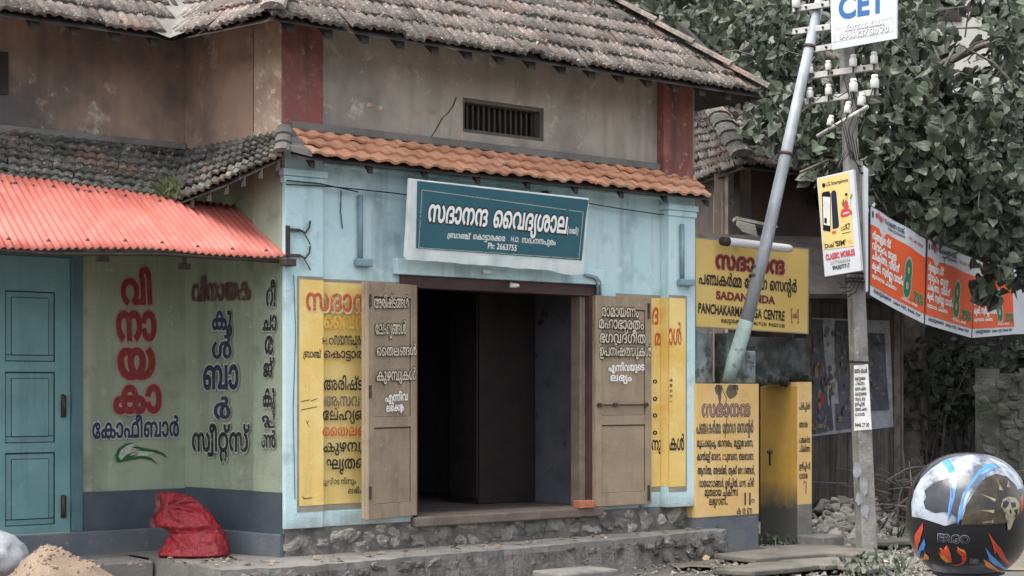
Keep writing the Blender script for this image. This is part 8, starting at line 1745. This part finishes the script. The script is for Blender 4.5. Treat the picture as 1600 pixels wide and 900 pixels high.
decal('red_patch', [[(870, 400), (892, 380), (898, 460), (880, 500), (866, 470), (850, 440)], [(200, 640), (225, 600), (252, 560), (255, 600), (240, 650), (222, 690), (216, 752), (200, 740)], [(672, 622), (712, 680), (760, 735), (738, 742), (790, 795), (840, 832), (790, 822), (745, 780), (724, 745), (712, 765), (700, 700)],
                    [(358, 715), (395, 772), (385, 730), (410, 768), (408, 700), (432, 760), (440, 812), (410, 810), (372, 775)], [(478, 708), (470, 745), (500, 775), (505, 810), (480, 825), (430, 828), (470, 835), (515, 822), (535, 790), (520, 750), (500, 740), (510, 770)]], 'shellred', .0016)
decal('orange_patch', [[(215, 800), (258, 780), (265, 750), (292, 775), (290, 795), (270, 785), (250, 800)], [(640, 790), (690, 822), (670, 828), (740, 862), (830, 886), (740, 872), (680, 850), (660, 842)], [(352, 742), (372, 770), (400, 800), (390, 770), (420, 805), (435, 815), (400, 812), (370, 785)], [(470, 715), (520, 735), (535, 770), (515, 750), (490, 738)]], 'shellorange', .0024)
decal('blue_patch', [[(205, 778), (230, 722), (262, 660), (270, 700), (262, 730), (242, 740), (232, 775)], [(652, 715), (690, 765), (730, 800), (712, 805), (770, 840), (835, 862), (770, 855), (715, 830), (680, 800)]], 'shellblue', .0024)
def hword(mb, data, a, b, h, o, mi, ref=None):
    vv, f, lev, body = data; rv = (ref or data)[0]; x0 = min(p[0] for p in rv); x1 = max(p[0] for p in rv); i = len(mb.v)
    for x, y in vv:
        t_ = (x - x0) / (x1 - x0); q = hray(HX(a[0] + (b[0] - a[0]) * t_), HY(a[1] + (b[1] - a[1]) * t_ - y / body * h), o); mb.v.append(q)
    mb.mi = mi
    for q in f: mb.idx([i + w for w in q])
t = MB(); d = la('ERGO', .012); hword(t, la('ERGO', .05), (350, 680), (550, 692), 52, .0016, 0, ref=d); hword(t, d, (350, 680), (550, 692), 50, .0024, 1)
d = la('DSG', .03); hword(t, la('DSG', .07), (556, 815), (606, 818), 26, .0016, 2, ref=d); hword(t, d, (556, 815), (606, 818), 26, .0024, 1)
t.build('lettering', [M['shellwhite'], M['shell'], M['cetpale']], shell_o)
mb = MB(); mb.smooth = True                           # rubber rim along the lower edge
rim = [];
for k in range(49):
    az = k / 48 * 6.28318; el = -1.04; d = (math.cos(el) * math.cos(az), math.cos(el) * math.sin(az), math.sin(el)); s = hsh(d); rim.append(hworld(d[0] * s, d[1] * s, d[2] * s))
mb.tube(rim, .007, 8, cap=False); mb.build('rim_seal', M['rubber'], hl)
mb = MB(); mb.smooth = True                           # visor wrapped round the front
def visor(u, v):
    az = -1.15 + u * 2.3; el = -.18 + v * .75; d = (math.cos(el) * math.cos(az), math.cos(el) * math.sin(az), math.sin(el)); s = hsh(d) + .004
    return hworld(d[0] * s, d[1] * s, d[2] * s)
mb.grid(visor, 30, 10); mb.build('visor', M['phone'], hl)
# the rider: one continuous body standing under the helmet
def rider():
    gz = 0; J = {}
    nk = hc + Vector((0, 0, -.19)); cx_, cy_ = hc.x, hc.y
    pel = Vector((cx_ - fwd.x * .03, cy_ - fwd.y * .03, .78))
    pts = [pel, Vector((cx_, cy_, .94)), Vector((cx_, cy_, 1.06)), nk + Vector((0, 0, -.03)), hc + Vector((0, 0, -.03))]
    rad = [.14, .13, .125, .055, .085]; ed = [(0, 1), (1, 2), (2, 3), (3, 4)]
    for sg in (-1, 1):
        i = len(pts); sh_ = Vector((cx_, cy_, 1.13)) + rgt * sg * .185
        pts += [sh_, sh_ + rgt * sg * .03 + Vector((0, 0, -.28)), sh_ + rgt * sg * .02 + fwd * .1 + Vector((0, 0, -.50)), sh_ + rgt * sg * .015 + fwd * .13 + Vector((0, 0, -.58))]
        rad += [.062, .048, .034, .038]; ed += [(2, i), (i, i + 1), (i + 1, i + 2), (i + 2, i + 3)]
        for f_ in range(4):
            j = len(pts); b = pts[i + 3]; off = fwd * (-.03 + .02 * f_); pts += [b + off + Vector((0, 0, -.05)), b + off + fwd * .01 + Vector((0, 0, -.10 - .008 * (f_ in (1, 2))))]; rad += [.010, .008]; ed += [(i + 3, j), (j, j + 1)]
        j = len(pts); pts += [pts[i + 3] + fwd * .04 + Vector((0, 0, .0)), pts[i + 3] + fwd * .065 + Vector((0, 0, -.04))]; rad += [.012, .010]; ed += [(i + 3, j), (j, j + 1)]
        i = len(pts); hp = pel + rgt * sg * .09 + Vector((0, 0, -.06))
        pts += [hp, hp + fwd * .02 + Vector((0, 0, -.33)), hp - fwd * .01 + Vector((0, 0, -.64)), hp + fwd * .12 + Vector((0, 0, -.69))]; rad += [.09, .062, .042, .035]; ed += [(0, i), (i, i + 1), (i + 1, i + 2), (i + 2, i + 3)]
    me = bpy.data.meshes.new('body'); b0 = Vector((cx_, cy_, 0)); me.from_pydata([p - b0 for p in pts], ed, []); o = bpy.data.objects.new('person', me); col.objects.link(o); o.location = b0
    md = o.modifiers.new('skin', 'SKIN')
    for k, v in enumerate(me.skin_vertices[0].data): v.radius = (rad[k], rad[k]); v.use_root = (k == 0)
    o.modifiers.new('sub', 'SUBSURF').levels = 1
    me.materials.append(M['shirt'])
    tag(o, 'person in grey clothes standing under the motorcycle helmet', 'person')
rider()
bpy.data.collections.remove(_tmp)
